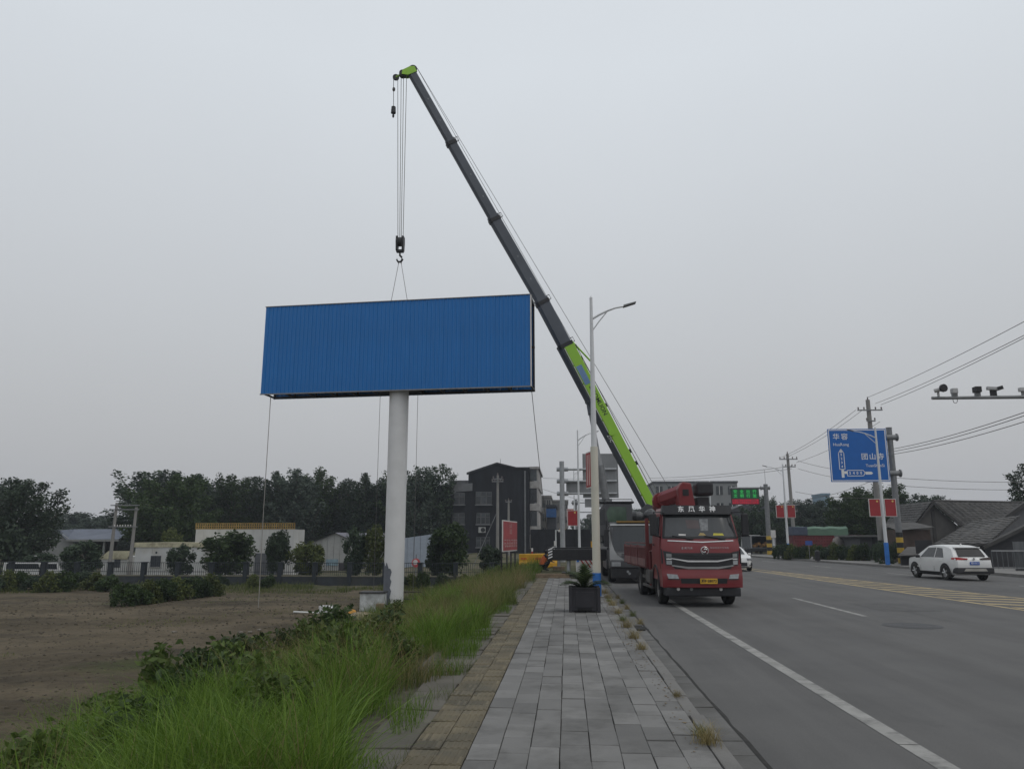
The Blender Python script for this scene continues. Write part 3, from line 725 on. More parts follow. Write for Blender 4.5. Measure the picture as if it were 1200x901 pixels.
dm = MB(); dm.bx(TT.x - .3, TT.x + 1.1, TT.y - 1.1, TT.y - .4, 2.2, 2.85); dm.ball((TT.x + .5, TT.y - .9, 3.05), (.5, .35, .28)); dm.ball((TT.x + 1.3, TT.y - .9, 3.1), (.4, .4, .35)); dm.build('engine_cover', CABG, cr, bevel=.06)
# operator cab (turned with the boom), front toward the field
oc = MB(); X0, X1, Yf, Yb = -1.62, .25, 5.1, 6.05
prof = [(X0 + .10, 2.0), (X1, 2.0), (X1, 3.62), (X0 + .5, 3.66), (X0 + .18, 3.3), (X0, 2.6)]
oc.prism(prof, 'y', Yf, Yb); ocab = oc.build('operator_cab', CABG, cr, bevel=.05)
og = MB(); og.prism([(X0 + .66, 2.72), (X1 - .3, 2.72), (X1 - .3, 3.48), (X0 + .74, 3.5), (X0 + .56, 3.2)], 'y', Yf - .012, Yf + .02); og.build('side_window', M('green_glass', (.055, .095, .065), .1, var=.3, spec=.6), ocab)
og = MB(); og.prism([(X0 + .15, 2.55), (X0 + .50, 2.62), (X0 + .50, 3.4), (X0 + .28, 3.3), (X0 + .12, 2.7)], 'y', Yf - .012, Yf + .02); og.build('front_quarter_window', GLASSD, ocab)
og = MB(); og.bx(X0 - .05, X1 + .1, Yf - .05, Yb + .05, 3.66, 3.76); og.build('cab_roof', BLACKST, ocab, bevel=.03)
for pts in ([(X0 + .3, Yf - .04, 3.85), (X1, Yf - .04, 3.85)], [(X0 + .5, Yf - .04, 3.66), (X0 + .5, Yf - .04, 3.85)], [(X1, Yf - .04, 3.66), (X1, Yf - .04, 3.85)], [(X0 + .56, Yf - .03, 2.1), (X0 + .56, Yf - .03, 2.8)]): MB().tube(pts, .02, 5).build('handrail', BLACKST, ocab)

# carrier cab: generic curved cab front
def cab_front(y0f, wf, crown, backy):
    def fy(x, z):
        wv = wf(z); t = max(-1, min(1, x / wv)); y = y0f(z) + crown * abs(t) ** 4
        d = .02; yx = crown * 4 * abs(t) ** 3 * (1 if t > 0 else -1) / wv; yz = (y0f(z + d) - y0f(z - d)) / (2 * d)
        return Vector((x, y, z)), Vector((yx, -1, yz)).normalized()
    def ring(z):
        wv = wf(z); s = [-1, -.97, -.92, -.84, -.72, -.5, -.25, 0, .25, .5, .72, .84, .92, .97, 1]
        return [(t * wv, fy(t * wv, z)[0].y, z) for t in s] + [(wv, backy, z), (-wv, backy, z)]
    return fy, ring
def lerp_tab(tab):
    def f(z):
        for (z0, a), (z1, b_) in zip(tab, tab[1:]):
            if z <= z1: return a + (b_ - a) * max(0, (z - z0)) / (z1 - z0)
        return tab[-1][1]
    return f
def wheel(name, parent, c, r, w_, side, dual=False, rim=RIM):
    t = obj(name, None, None, parent); t.location = c; t.empty_display_size = .1
    mb = MB(); prof = [(r * .58, -w_ / 2), (r * .9, -w_ / 2), (r * .985, -w_ * .38), (r, -w_ * .2), (r, w_ * .2), (r * .985, w_ * .38), (r * .9, w_ / 2), (r * .58, w_ / 2)]
    n = 32; rings = [[(b_, math.cos(2 * math.pi * i / n) * a_, math.sin(2 * math.pi * i / n) * a_) for i in range(n)] for a_, b_ in prof]
    mb.loft(rings, caps=False); mb.build('tyre', RUBBER, t, smooth=True)
    mb = MB(); s = side; prof = [(r * .60, w_ * .42 * s), (r * .54, w_ * .40 * s), (r * .50, w_ * .18 * s), (r * .30, w_ * .10 * s), (r * .22, w_ * .34 * s), (.01, w_ * .36 * s)]
    rings = [[(b_, math.cos(2 * math.pi * i / n) * a_, math.sin(2 * math.pi * i / n) * a_) for i in range(n)] for a_, b_ in prof]
    mb.loft(rings, caps=False)
    for i in range(8):
        a_ = 2 * math.pi * i / 8; mb.cyl((w_ * .1 * s, math.cos(a_) * r * .38, math.sin(a_) * r * .38), (w_ * .17 * s, math.cos(a_) * r * .38, math.sin(a_) * r * .38), .022, n=6)
    mb.build('rim', rim, t, smooth=True); return t

y0f = lerp_tab([(.5, .05), (.9, .0), (1.2, .02), (1.4, .07), (2.45, .34), (2.62, .6)])
wf = lerp_tab([(.5, 1.2), (1.2, 1.24), (1.7, 1.22), (2.6, 1.15)])
fy, ring = cab_front(y0f, wf, .16, 1.75)
mb = MB(); mb.loft([ring(z) for z in (.62, .8, 1.0, 1.15, 1.3, 1.5, 1.7, 1.95, 2.2, 2.4, 2.55, 2.62)]); ccab = mb.build('carrier_cab', CABG, cr, smooth=True)
mb = MB(); mb.patch([(-1.08, 1.38), (1.08, 1.38), (1.01, 2.40), (-1.01, 2.40)], fy, .012, nx=14, nz=5); mb.build('windscreen', GLASSD, ccab, smooth=True)
mb = MB(); mb.patch([(-1.13, 2.45), (1.13, 2.45), (1.12, 2.52), (-1.12, 2.52)], fy, .03, nx=14, nz=1); mb.build('sun_visor', CABW, ccab)
mb = MB(); mb.patch([(-1.20, .98), (-.62, 1.02), (-1.08, 1.30), (-1.17, 2.45)], fy, .02, nx=4, nz=6); mb.build('corner_panel', CABW, ccab, smooth=True)
mb = MB(); mb.patch([(1.20, .98), (.62, 1.02), (1.08, 1.30), (1.17, 2.45)], fy, .02, nx=4, nz=6); mb.build('corner_panel', CABW, ccab, smooth=True)
mb = MB(); mb.patch([(-1.1, .985), (1.1, .985), (1.08, 1.02), (-1.08, 1.02)], fy, .025, nx=12, nz=1); mb.build('grille_trim', CABW, ccab)
MB().bx(-.12, .12, -.02, -.005, 1.08, 1.27).build('paper_notice', WTEXT, ccab)
for x in (-.55, .5): 
    mb = MB(); mb.tube([fy(x, 1.40)[0] + Vector((0, -.03, 0)), fy(x + .45, 1.47)[0] + Vector((0, -.03, 0))], .014, 5); mb.build('wiper', BLACKST, ccab)
mb = MB(); mb.bx(-1.22, 1.22, -.10, .5, .66, .98); mb.build('bumper', CABG, cr, bevel=.05)
mb = MB(); mb.patch([(-1.0, 1.06), (1.0, 1.06), (.96, 1.30), (-.96, 1.30)], fy, .012, nx=12, nz=2); mb.build('front_panel', M('panel_mid_grey', (.14, .142, .145), .5), ccab)
for z in (1.10, 1.16, 1.22): mb = MB(); mb.patch([(-.7, z), (.7, z), (.7, z + .025), (-.7, z + .025)], fy, .022, nx=10, nz=1); mb.build('front_slot', BLACKST, ccab)
for s in (-1, 1):
    mb = MB(); mb.bx(s * .95 - .2, s * .95 + .2, -.125, -.09, .72, .9); mb.build('headlight', LAMPG, cr, bevel=.02)
    mb = MB(); mb.tube([(s * 1.02, .28, 1.35), (s * 1.20, .20, 1.5), (s * 1.20, .25, 2.2)], .018, 5); mb.build('grab_rail', GALV, cr)
mb = MB(); mb.bx(-.85, .85, .42, .62, 2.60, 2.68); mb.build('roof_light_bar', M('amber_bar', (.2, .12, .03), .4), ccab)
mb = MB()
for i in range(9): mb.tube([(-1.0 + i * .25, 2.3, 1.4), (-1.05 + i * .25, 2.5 + .1 * (i % 3), 2.1 + .2 * (i % 2)), (-.8 + i * .22, 3.2, 1.9)], .04, 6)
mb.build('deck_hoses', BLACKST, cr)
for x, y, z, w_ in ((-.9, 2.6, 1.75, .5), (.2, 2.9, 1.85, .6), (.9, 2.7, 2.0, .4), (-.2, 4.2, 2.05, .7)): MB().box((x, y, z), (w_, .5, .6)).build('deck_box', CABG, cr, bevel=.04)
mb = MB(); mb.bx(-.25, .27, -.125, -.104, .78, .93); pl = mb.build('number_plate', YPLATE, cr)
mb = MB(); mb.bx(-1.15, 1.15, -.05, .9, .2, .655); mb.build('lower_apron', BLACKST, cr, bevel=.04)
for x, z in ((-.45, .50), (-.38, .42), (.05, .44), (.1, .5)): MB().cyl((x, -.07, z), (x, -.05, z), .055, n=10).build('fog_lamp', LAMPG, cr)
for s in (-1, 1):
    mb = MB(); mb.bx(s * 1.30 - .12, s * 1.30 + .12, .25, .36, 1.55, 2.3); mb.tube([(s * 1.15, .4, 2.45), (s * 1.3, .3, 2.35)], .025, 5); mb.build('mirror', DARKP, cr, bevel=.03)
    mb = MB(); mb.bx(s * 1.232 - .012, s * 1.232 + .012, .55, 1.45, 1.4, 2.3); mb.build('door_window', GLASSD, cr)
MB().bx(-1.2, 1.2, 1.78, 11.6, .95, 1.4).build('chassis', BLACKST, cr, bevel=.03)
for yw in (1.35, 6.9, 8.3):
    for s in (-1, 1): wheel('wheel', cr, (s * 1.06, yw, .52), .52, .34, s)
for s in (-1, 1):
    mb = MB(); mb.bx(s * 1.1 - .14, s * 1.1 + .14, 2.5, 6.1, .5, .94); mb.build('side_locker', CABG, cr, bevel=.03)
for yo in (3.4, 10.9):
    for s in (-1, 1):
        xa, xb = (s * .9, s * 3.8); mb = MB(); mb.bx(min(xa, xb), max(xa, xb), yo - .18, yo + .18, .88, 1.405)
        ot = mb.build('outrigger_beam', BLACKST, cr, bevel=.02)
        mb = MB(); mb.bx(s * 3.80 - .1 + .1 * s, s * 3.80 + .1 + .1 * s, yo - .22, yo + .22, .84, 1.5); mb.build('beam_end', BLACKST, ot, bevel=.02)
        st = MB()
        for k in range(4): st.add([(s * 3.78 - .09 + .1 * s, yo - .224, .95 + k * .13), (s * 3.78 + .11 + .1 * s, yo - .224, 1.03 + k * .13), (s * 3.78 + .11 + .1 * s, yo - .224, 1.09 + k * .13), (s * 3.78 - .09 + .1 * s, yo - .224, 1.01 + k * .13)], [(0, 1, 2, 3)])
        st.build('hazard_stripe', WTEXT, ot)
        mb = MB(); mb.cyl((s * 3.55 if yo > 5 else s * 3.0, yo, .9), (s * 3.55 if yo > 5 else s * 3.0, yo, .3), .09, n=12); mb.build('jack_leg', GALV, ot, smooth=True)
        mb = MB(); xx = s * 3.55 if yo > 5 else s * 3.0; mb.bx(xx - .34, xx + .34, yo - .34, yo + .34, .14 if s < 0 else .0, .34); mb.build('pad', WOOD if yo > 5 else BLACKST, ot, bevel=.02)

# ================================================================== RED TRUCK
TA = R(2.6)
tr = thing('crane_lorry', 'red flatbed lorry with a folded red loader crane behind its cab, facing the planter', 'truck', (3.86, 22.75, 0), TA)
CABR = M('truck_red', (.172, .017, .021), .38, var=.08, scale=1.5, spec=.5, stain=(.17, .05, .045), st_scale=1.2, st_amt=.3, coat=.2)
BEDR = M('bed_red', (.135, .024, .026), .6, var=.2, scale=2, stain=(.11, .07, .06), st_scale=1.5, st_amt=.5)
CRR = M('loader_red', (.175, .018, .021), .45, var=.1, scale=1.5, spec=.5)
GRIL = M('grille_dark', (.020, .021, .024), .4, var=.15)
GRIM = M('road_grime', (.085, .08, .075), .85, var=.3, scale=4)
y0f = lerp_tab([(.3, .04), (.6, .0), (1.0, .0), (1.45, .03), (1.75, .07), (1.92, .13), (2.62, .42), (2.8, .62)])
wf = lerp_tab([(.3, 1.10), (.9, 1.14), (1.6, 1.13), (1.95, 1.10), (2.65, 1.0), (2.8, .95)])
fy, ring = cab_front(y0f, wf, .20, 1.95)
mb = MB(); mb.loft([ring(z) for z in (.72, .8, .95, 1.15, 1.4, 1.6, 1.75, 1.85, 1.92, 2.1, 2.3, 2.5, 2.62, 2.72, 2.8)]); cab = mb.build('cab', CABR, tr, smooth=True)
mb = MB(); mb.patch([(-1.02, 1.95), (1.02, 1.95), (.92, 2.60), (-.92, 2.60)], fy, .012, nx=16, nz=6); ws = mb.build('windscreen', M('truck_glass', (.035, .038, .041), .07, var=.25, scale=1.5, spec=.65), cab, smooth=True)
mb = MB(); mb.patch([(-.35, 2.18), (.0, 2.18), (.0, 2.42), (-.38, 2.44)], fy, .016, nx=6, nz=3); mb.build('cab_interior_tint', M('interior_red', (.065, .045, .045), .1, var=.2, spec=.6), ws)
mb = MB(); mb.patch([(.02, 2.12), (.24, 2.12), (.27, 2.46), (.02, 2.46)], fy, .016, nx=4, nz=3); mb.build('paper', M('dim_paper', (.16, .165, .17), .15, var=.4, scale=9, spec=.6), ws)
for q, m_ in (([(-.62, 1.985), (-.42, 1.985), (-.42, 2.02), (-.62, 2.03)], WFRAME), ([(-.06, 1.985), (.16, 1.985), (.10, 2.05), (-.0, 2.06)], M('tan_dash_item', (.4, .3, .12), .6)), ([(.36, 1.985), (.68, 1.985), (.64, 2.045), (.38, 2.05)], M('yellow_dash_item', (.5, .45, .06), .6))):
    mb = MB(); mb.patch(q, fy, .017, nx=4, nz=1); mb.build('dash_item', m_, ws)
mb = MB(); mb.patch([(-1.06, 1.90), (1.06, 1.90), (1.03, 1.955), (-1.03, 1.955)], fy, .016, nx=14, nz=1); mb.patch([(-1.075, 1.92), (-1.01, 1.94), (-.905, 2.62), (-.965, 2.64)], fy, .016, nx=2, nz=5); mb.patch([(1.01, 1.94), (1.075, 1.92), (.965, 2.64), (.905, 2.62)], fy, .016, nx=2, nz=5); mb.build('windscreen_seal', BLACKST, cab)
# roof visor with lettering
vs = MB(); v0 = lambda z: .26 + (z - 2.58) * .25
vfy, vring = cab_front(lerp_tab([(2.5, .25), (2.95, .36)]), lerp_tab([(2.5, 1.06), (2.95, .98)]), .18, .75)
mb = MB(); mb.loft([vring(z) for z in (2.60, 2.64, 2.78, 2.86)]); vis = mb.build('roof_visor', DARKP, tr, smooth=True)
for i, ch in enumerate('东风华神'):
    x = -.50 + i * .305; P_, n_ = vfy(x, 2.735); text(ch, .185, WTEXT, vis, P_ + n_ * .006, (R(90 - 14), 0, 0), .003, .004)
# bonnet panel details
mb = MB(); mb.patch([(-.95, 1.83), (0, 1.785), (0, 1.815), (-.93, 1.855)], fy, .014, nx=8, nz=1); mb.patch([(0, 1.785), (.95, 1.83), (.93, 1.855), (0, 1.815)], fy, .014, nx=8, nz=1); mb.build('bonnet_trim', CHROME, cab)
em = MB()
for i in range(20):
    a0, a1 = 2 * math.pi * i / 20, 2 * math.pi * (i + 1) / 20
    P_ = fy(0.07, 1.565)[0] + Vector((0, -.03, 0)); em.tube([P_ + Vector((math.cos(a0) * .105, 0, math.sin(a0) * .105)), P_ + Vector((math.cos(a1) * .105, 0, math.sin(a1) * .105))], .013, 5)
for s in (0, math.pi):
    pts = [P_ + Vector((math.cos(s + t) * .075 * (1 - t / 3.6), 0, math.sin(s + t) * .075 * (1 - t / 3.6))) for t in (0, .5, 1.0, 1.5, 2.0, 2.5)]
    em.tube(pts, [.012, .02, .024, .022, .016, .006], 5)
em.build('emblem', CHROME, cab)
for i, ch in enumerate('东风汽车'): text(ch, .07, CHROME, cab, fy(-.55 + i * .085, 1.63)[0] + Vector((0, -.008, 0)), (R(86), 0, 0), .002)
for i, ch in enumerate('DONGFENG'): text(ch, .062, CHROME, cab, fy(.26 + i * .07, 1.645)[0] + Vector((0, -.008, 0)), (R(86), 0, 0), .002)
for x, d in ((-.30, -1), (.62, -1)):
    mb = MB(); A = fy(x, 1.90)[0] + Vector((0, -.04, 0)); B = fy(x - .52, 1.985)[0] + Vector((0, -.045, 0)); mb.tube([A, A.lerp(B, .4), B], [.02, .014, .01], 5); mb.bx(A.x - .12, A.x + .08, A.y, A.y + .04, 1.87, 1.91); mb.build('wiper', BLACKST, cab)
# grille: dark field, three chrome lips, slats
mb = MB(); mb.patch([(-.80, 1.06), (.80, 1.06), (.86, 1.50), (-.86, 1.50)], fy, .008, nx=16, nz=4); gr = mb.build('grille', GRIL, cab, smooth=True)
for z0, z1 in ((1.43, 1.47), (1.36, 1.38), (1.175, 1.20), (1.11, 1.13)):
    mb = MB(); mb.patch([(-.8, z0), (.8, z0), (.8, z1), (-.8, z1)], fy, .03, nx=16, nz=1); mb.build('slat', GRIL, gr)
for zc, dz, t in ((1.245, .085, .045), (1.055, .075, .06)):
    mb = MB()
    mb.patch([(-.86, zc + dz), (-.42, zc), (-.42, zc + t), (-.86, zc + dz + t * .6)], fy, .04, nx=6, nz=1); mb.patch([(-.42, zc), (.42, zc), (.42, zc + t), (-.42, zc + t)], fy, .04, nx=8, nz=1); mb.patch([(.42, zc), (.86, zc + dz), (.86, zc + dz + t * .6), (.42, zc + t)], fy, .04, nx=6, nz=1)
    mb.build('grille_lip', CHROME if zc > 1.2 else M('silver_lip', (.24, .24, .24), .4, .4), gr)
for s in (-1, 1):
    q = [(s * 1.02, 1.16), (s * .80, 1.16), (s * .86, 1.52), (s * 1.08, 1.56)]
    mb = MB(); mb.patch(q, fy, .022, nx=5, nz=4); hl = mb.build('headlight', DARKP, cab, smooth=True)
    for z, hh, m_ in ((1.43, .05, M('dim_lens', (.18, .19, .19), .15, spec=.6)), (1.33, .02, CHROME), (1.235, .055, LAMPG)):
        mb = MB(); mb.patch([(s * 1.0, z - hh), (s * .86, z - hh * 1.2), (s * .86, z + hh * .8), (s * 1.0, z + hh)], fy, .03, nx=4, nz=2); mb.build('lens', m_, hl)
    mb = MB(); mb.patch([(s * 1.13, 1.2), (s * 1.10, 1.2), (s * 1.11, 1.6), (s * 1.135, 1.62)], fy, .02, nx=2, nz=3); mb.build('corner_vent', DARKP, cab)
# bumper
bfy, bring = cab_front(lerp_tab([(.3, .0), (.5, -.06), (.8, -.08), (1.02, -.03)]), lerp_tab([(.3, 1.12), (1.1, 1.15)]), .22, .75)
mb = MB(); mb.loft([bring(z) for z in (.54, .58, .66, .8, .92, 1.0, 1.04)]); bm_ = mb.build('bumper', CABR, tr, smooth=True)
mb = MB(); mb.patch([(-.64, .66), (.64, .66), (.66, .80), (-.66, .80)], bfy, .008, nx=10, nz=2); mb.build('air_intake', GRIL, bm_)
mb = MB(); mb.patch([(-1.02, .565), (1.02, .565), (1.02, .60), (-1.02, .60)], bfy, .03, nx=14, nz=1); mb.build('bumper_lip', CABR, bm_)
for s in (-1, 1):
    mb = MB(); mb.patch([(s * .98, .79), (s * .70, .79), (s * .74, .90), (s * 1.02, .92)], bfy, .012, nx=5, nz=2); mb.build('fog_light', LAMPG, bm_, smooth=True)
    mb = MB(); mb.patch([(s * 1.0, .77), (s * .66, .77), (s * .70, .785), (s * 1.0, .785)], bfy, .02, nx=5, nz=1); mb.build('fog_bezel', DARKP, bm_)
pl = MB().bx(-.12, .36, -.115, -.095, .655, .80).build('number_plate', YPLATE, bm_)
text('湘F·S8073', .105, BTEXT, pl, (.12, -.118, .727), extrude=.002, bold=.002)
mb = MB(); mb.bx(-1.05, 1.05, .04, .7, .30, .545); mb.build('lower_bumper', DARKP, tr, bevel=.04)
for x, m_ in ((-.72, WFRAME), (-.35, DGALV), (.48, WFRAME)): MB().cyl((x, .02, .50), (x, .05, .50), .045, n=10).build('marker_lamp', m_, tr)
# doors, mirrors, arches, steps
for s in (-1, 1):
    mb = MB(); mb.prism([(.42, 1.02), (1.75, 1.02), (1.75, 2.62), (.68, 2.62), (.42, 1.95)], 'x', s * 1.135 - .012, s * 1.135 + .012)
    mb.v = [(x - s * max(0, (z - 1.9)) * .14, y, z) for x, y, z in mb.v]; dr = mb.build('door', CABR, cab)
    mb = MB(); mb.prism([(.56, 1.98), (1.68, 1.98), (1.66, 2.55), (.76, 2.55)], 'x', s * 1.15 - .01, s * 1.15 + .006)
    mb.v = [(x - s * max(0, (z - 1.9)) * .14, y, z) for x, y, z in mb.v]; mb.build('window', GLASSD, dr)
    MB().bx(s * 1.155 - .015, s * 1.155 + .015, 1.45, 1.62, 1.7, 1.74).build('handle', DARKP, dr)
    mb = MB(); mb.tube([(s * .98, .45, 2.66), (s * 1.30, .28, 2.66), (s * 1.32, .28, 2.2)], .022, 6); mb.tube([(s * 1.1, .45, 1.95), (s * 1.32, .28, 2.0)], .02, 6)
    arm_ = mb.build('mirror_arm', DARKP, tr)
    mb = MB(); mb.bx(s * 1.33 - .10, s * 1.33 + .10, .24, .34, 1.98, 2.62); mb.build('mirror', DARKP, arm_, bevel=.04)
    mb = MB(); ar = []
    for i in range(13):
        a0 = R(-10 + 200 * i / 12); ar.append((1.28 + math.cos(a0) * .60, .55 + math.sin(a0) * .60))
    for i in range(12):
        (a_, b_), (c_, d_) = ar[i], ar[i + 1]; mb.add([(s * 1.02, a_, b_), (s * 1.165, a_, b_), (s * 1.165, c_, d_), (s * 1.02, c_, d_)], [(0, 1, 2, 3)])
        mb.add([(s * 1.165, a_, b_), (s * 1.165, 1.28 + (a_ - 1.28) * .88, .55 + (b_ - .55) * .88), (s * 1.165, 1.28 + (c_ - 1.28) * .88, .55 + (d_ - .55) * .88), (s * 1.165, c_, d_)], [(0, 1, 2, 3)])
    mb.build('wheel_arch', DARKP, tr)
    wheel('wheel', tr, (s * .97, 1.28, .47), .47, .27, s)
    for dx in (.0,): wheel('wheel', tr, (s * .98, 5.15, .47), .47, .26, s)
    wheel('wheel', tr, (s * .69, 5.15, .47), .47, .24, s)
    mb = MB(); mb.bx(s * .98 - .16, s * .98 + .16, .62, .66, .35, .9); mb.build('mud_flap', DARKP, tr)
    # side guards, tank, tool frame
    sgd = MB(); sgd.bx(s * 1.06 - .03, s * 1.06 + .03, 2.6, 4.5, .62, .72); sgd.bx(s * 1.06 - .03, s * 1.06 + .03, 2.6, 4.5, .36, .44)
    for yy_ in (2.7, 3.5, 4.4): sgd.bx(s * 1.0 - .03, s * 1.0 + .03, yy_ - .03, yy_ + .03, .36, 1.0)
    sgd.build('side_guard', GRIM, tr)
    mb = MB(); mb.bx(s * .95 - .2, s * .95 + .2, 2.5, 3.4, .5, .95); mb.build('fuel_tank' if s < 0 else 'air_tank', GRIM, tr, bevel=.08)
    stp = MB(); stp.tube([(s * 1.10, 1.98, 1.52), (s * 1.10, 2.6, 1.52), (s * 1.10, 2.6, .45)], .035, 6); stp.tube([(s * 1.10, 1.98, 1.52), (s * 1.10, 1.98, .5)], .035, 6); stp.build('stabiliser_frame', BEDR, tr)
MB().bx(-.45, .45, .5, 7.4, .62, .92).build('chassis', BLACKST, tr)
# loader crane
lc = MB(); lc.cyl((-.02, 2.35, 1.0), (-.02, 2.35, 2.6), .3, n=18); lc.bx(-.55, .55, 2.05, 2.7, .92, 1.25); col_ = lc.build('loader_column', DARKP, tr)
bxm = MB(); bxm.prism([(-.24, 2.66), (.30, 2.66), (.26, 3.0), (.16, 3.62), (-.10, 3.66), (-.26, 3.45)], 'y', 1.9, 2.5); bh = bxm.build('loader_head', CRR, tr, bevel=.05)
MB().bx(-.12, .07, 1.885, 1.93, 3.22, 3.42).build('access_hole', BLACKST, bh)
MB().bx(.33, .70, 1.9, 2.5, 2.66, 3.18).build('valve_block', DARKP, bh, bevel=.03)
mb = MB(); mb.bx(.32, .84, 1.8, 2.5, 3.22, 3.66); mb.build('control_box', DARKP, bh, bevel=.09)
a0 = Vector((-.40, 2.2, 3.42)); a1 = Vector((-1.05, 6.6, 3.42)); 
def beam(a0, a1, w2, h2, n=8):
    d = (a1 - a0).normalized(); sx = d.cross(Vector((0, 0, 1))).normalized(); uz = sx.cross(d); rg = []
    for p in (a0, a1): rg.append([p + sx * (math.cos(R(22.5 + 45 * i)) * w2 * 1.08) + uz * (math.sin(R(22.5 + 45 * i)) * h2 * 1.08) for i in range(n)])
    return MB().loft(rg)
beam(Vector((.02, 2.2, 3.36)), Vector((-.56, 3.3, 3.14)), .22, .25).build('loader_knuckle', CRR, tr, bevel=.02)
beam(Vector((-.50, 3.0, 3.16)), Vector((-.10, 6.9, 3.12)), .20, .23).build('loader_boom', CRR, tr, bevel=.02)
MB().cyl((-.58, 3.2, 3.13), (-.60, 3.36, 3.13), .27, n=16).build('boom_cap', CRR, tr)
hy = MB(); hy.cyl((-.20, 2.3, 2.75), (-.55, 2.9, 2.85), .07, n=10); hy.ball((-.40, 2.5, 2.82), (.10, .10, .08)); hy.build('hydraulic_ram', CHROME, tr)
hs = MB()
for i in range(6): hs.tube([(-.75 + i * .1, 2.3, 2.3), (-.8 + i * .08, 2.25, 2.65 + .08 * (i % 3)), (-.4 + i * .05, 2.35, 2.95)], .022, 5)
hs.build('hoses', BLACKST, tr)
# flatbed
BL0, BL1, BW = 2.9, 8.4, 1.13
MB().bx(-BW, BW, BL0, BL1, .95, 1.05).build('bed_floor', BEDR, tr)
for s in (-1, 1):
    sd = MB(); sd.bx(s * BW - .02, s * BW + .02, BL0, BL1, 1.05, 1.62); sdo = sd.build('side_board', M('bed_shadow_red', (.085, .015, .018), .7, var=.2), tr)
    MUD = M('muddy_red', (.165, .085, .080), .8, var=.25, scale=3); RIBR = M('faded_rib', (.155, .055, .055), .7, var=.2); n = 24
    for i in range(n + 1):
        y = BL0 + .05 + i * (BL1 - BL0 - .1) / n; MB().bx(s * (BW + .05) - .03, s * (BW + .05) + .03, y - .04, y + .04, 1.27, 1.60).build('rib', RIBR, sdo)
    for i in range(3):
        ya, yb = BL0 + i * (BL1 - BL0) / 3 + .02, BL0 + (i + 1) * (BL1 - BL0) / 3 - .02; MB().bx(s * (BW + .055) - .035, s * (BW + .055) + .035, ya, yb, 1.02, 1.27).build('lower_panel', MUD, sdo); MB().bx(s * (BW + .06) - .04, s * (BW + .06) + .04, yb - .02, yb + .06, 1.0, 1.7).build('stake', RIBR, sdo)
    MB().bx(s * (BW + .05) - .035, s * (BW + .05) + .035, BL0, BL1, 1.60, 1.67).build('top_rail', RIBR, sdo); MB().bx(s * (BW + .05) - .02, s * (BW + .05) + .02, BL0, BL1, 1.74, 1.78).build('upper_rail', RIBR, sdo)
MB().bx(-BW, BW, BL1 - .03, BL1 + .03, 1.05, 1.62).build('tail_board', BEDR, tr)
hb_ = MB()
for s in (-1, 1): hb_.bx(s * BW - .05, s * BW + .05, BL0 - .06, BL0 + .06, 1.0, 2.55)
hb_.bx(-BW, BW, BL0 - .03, BL0 + .03, 1.05, 1.75); hb_.build('headboard', BEDR, tr)

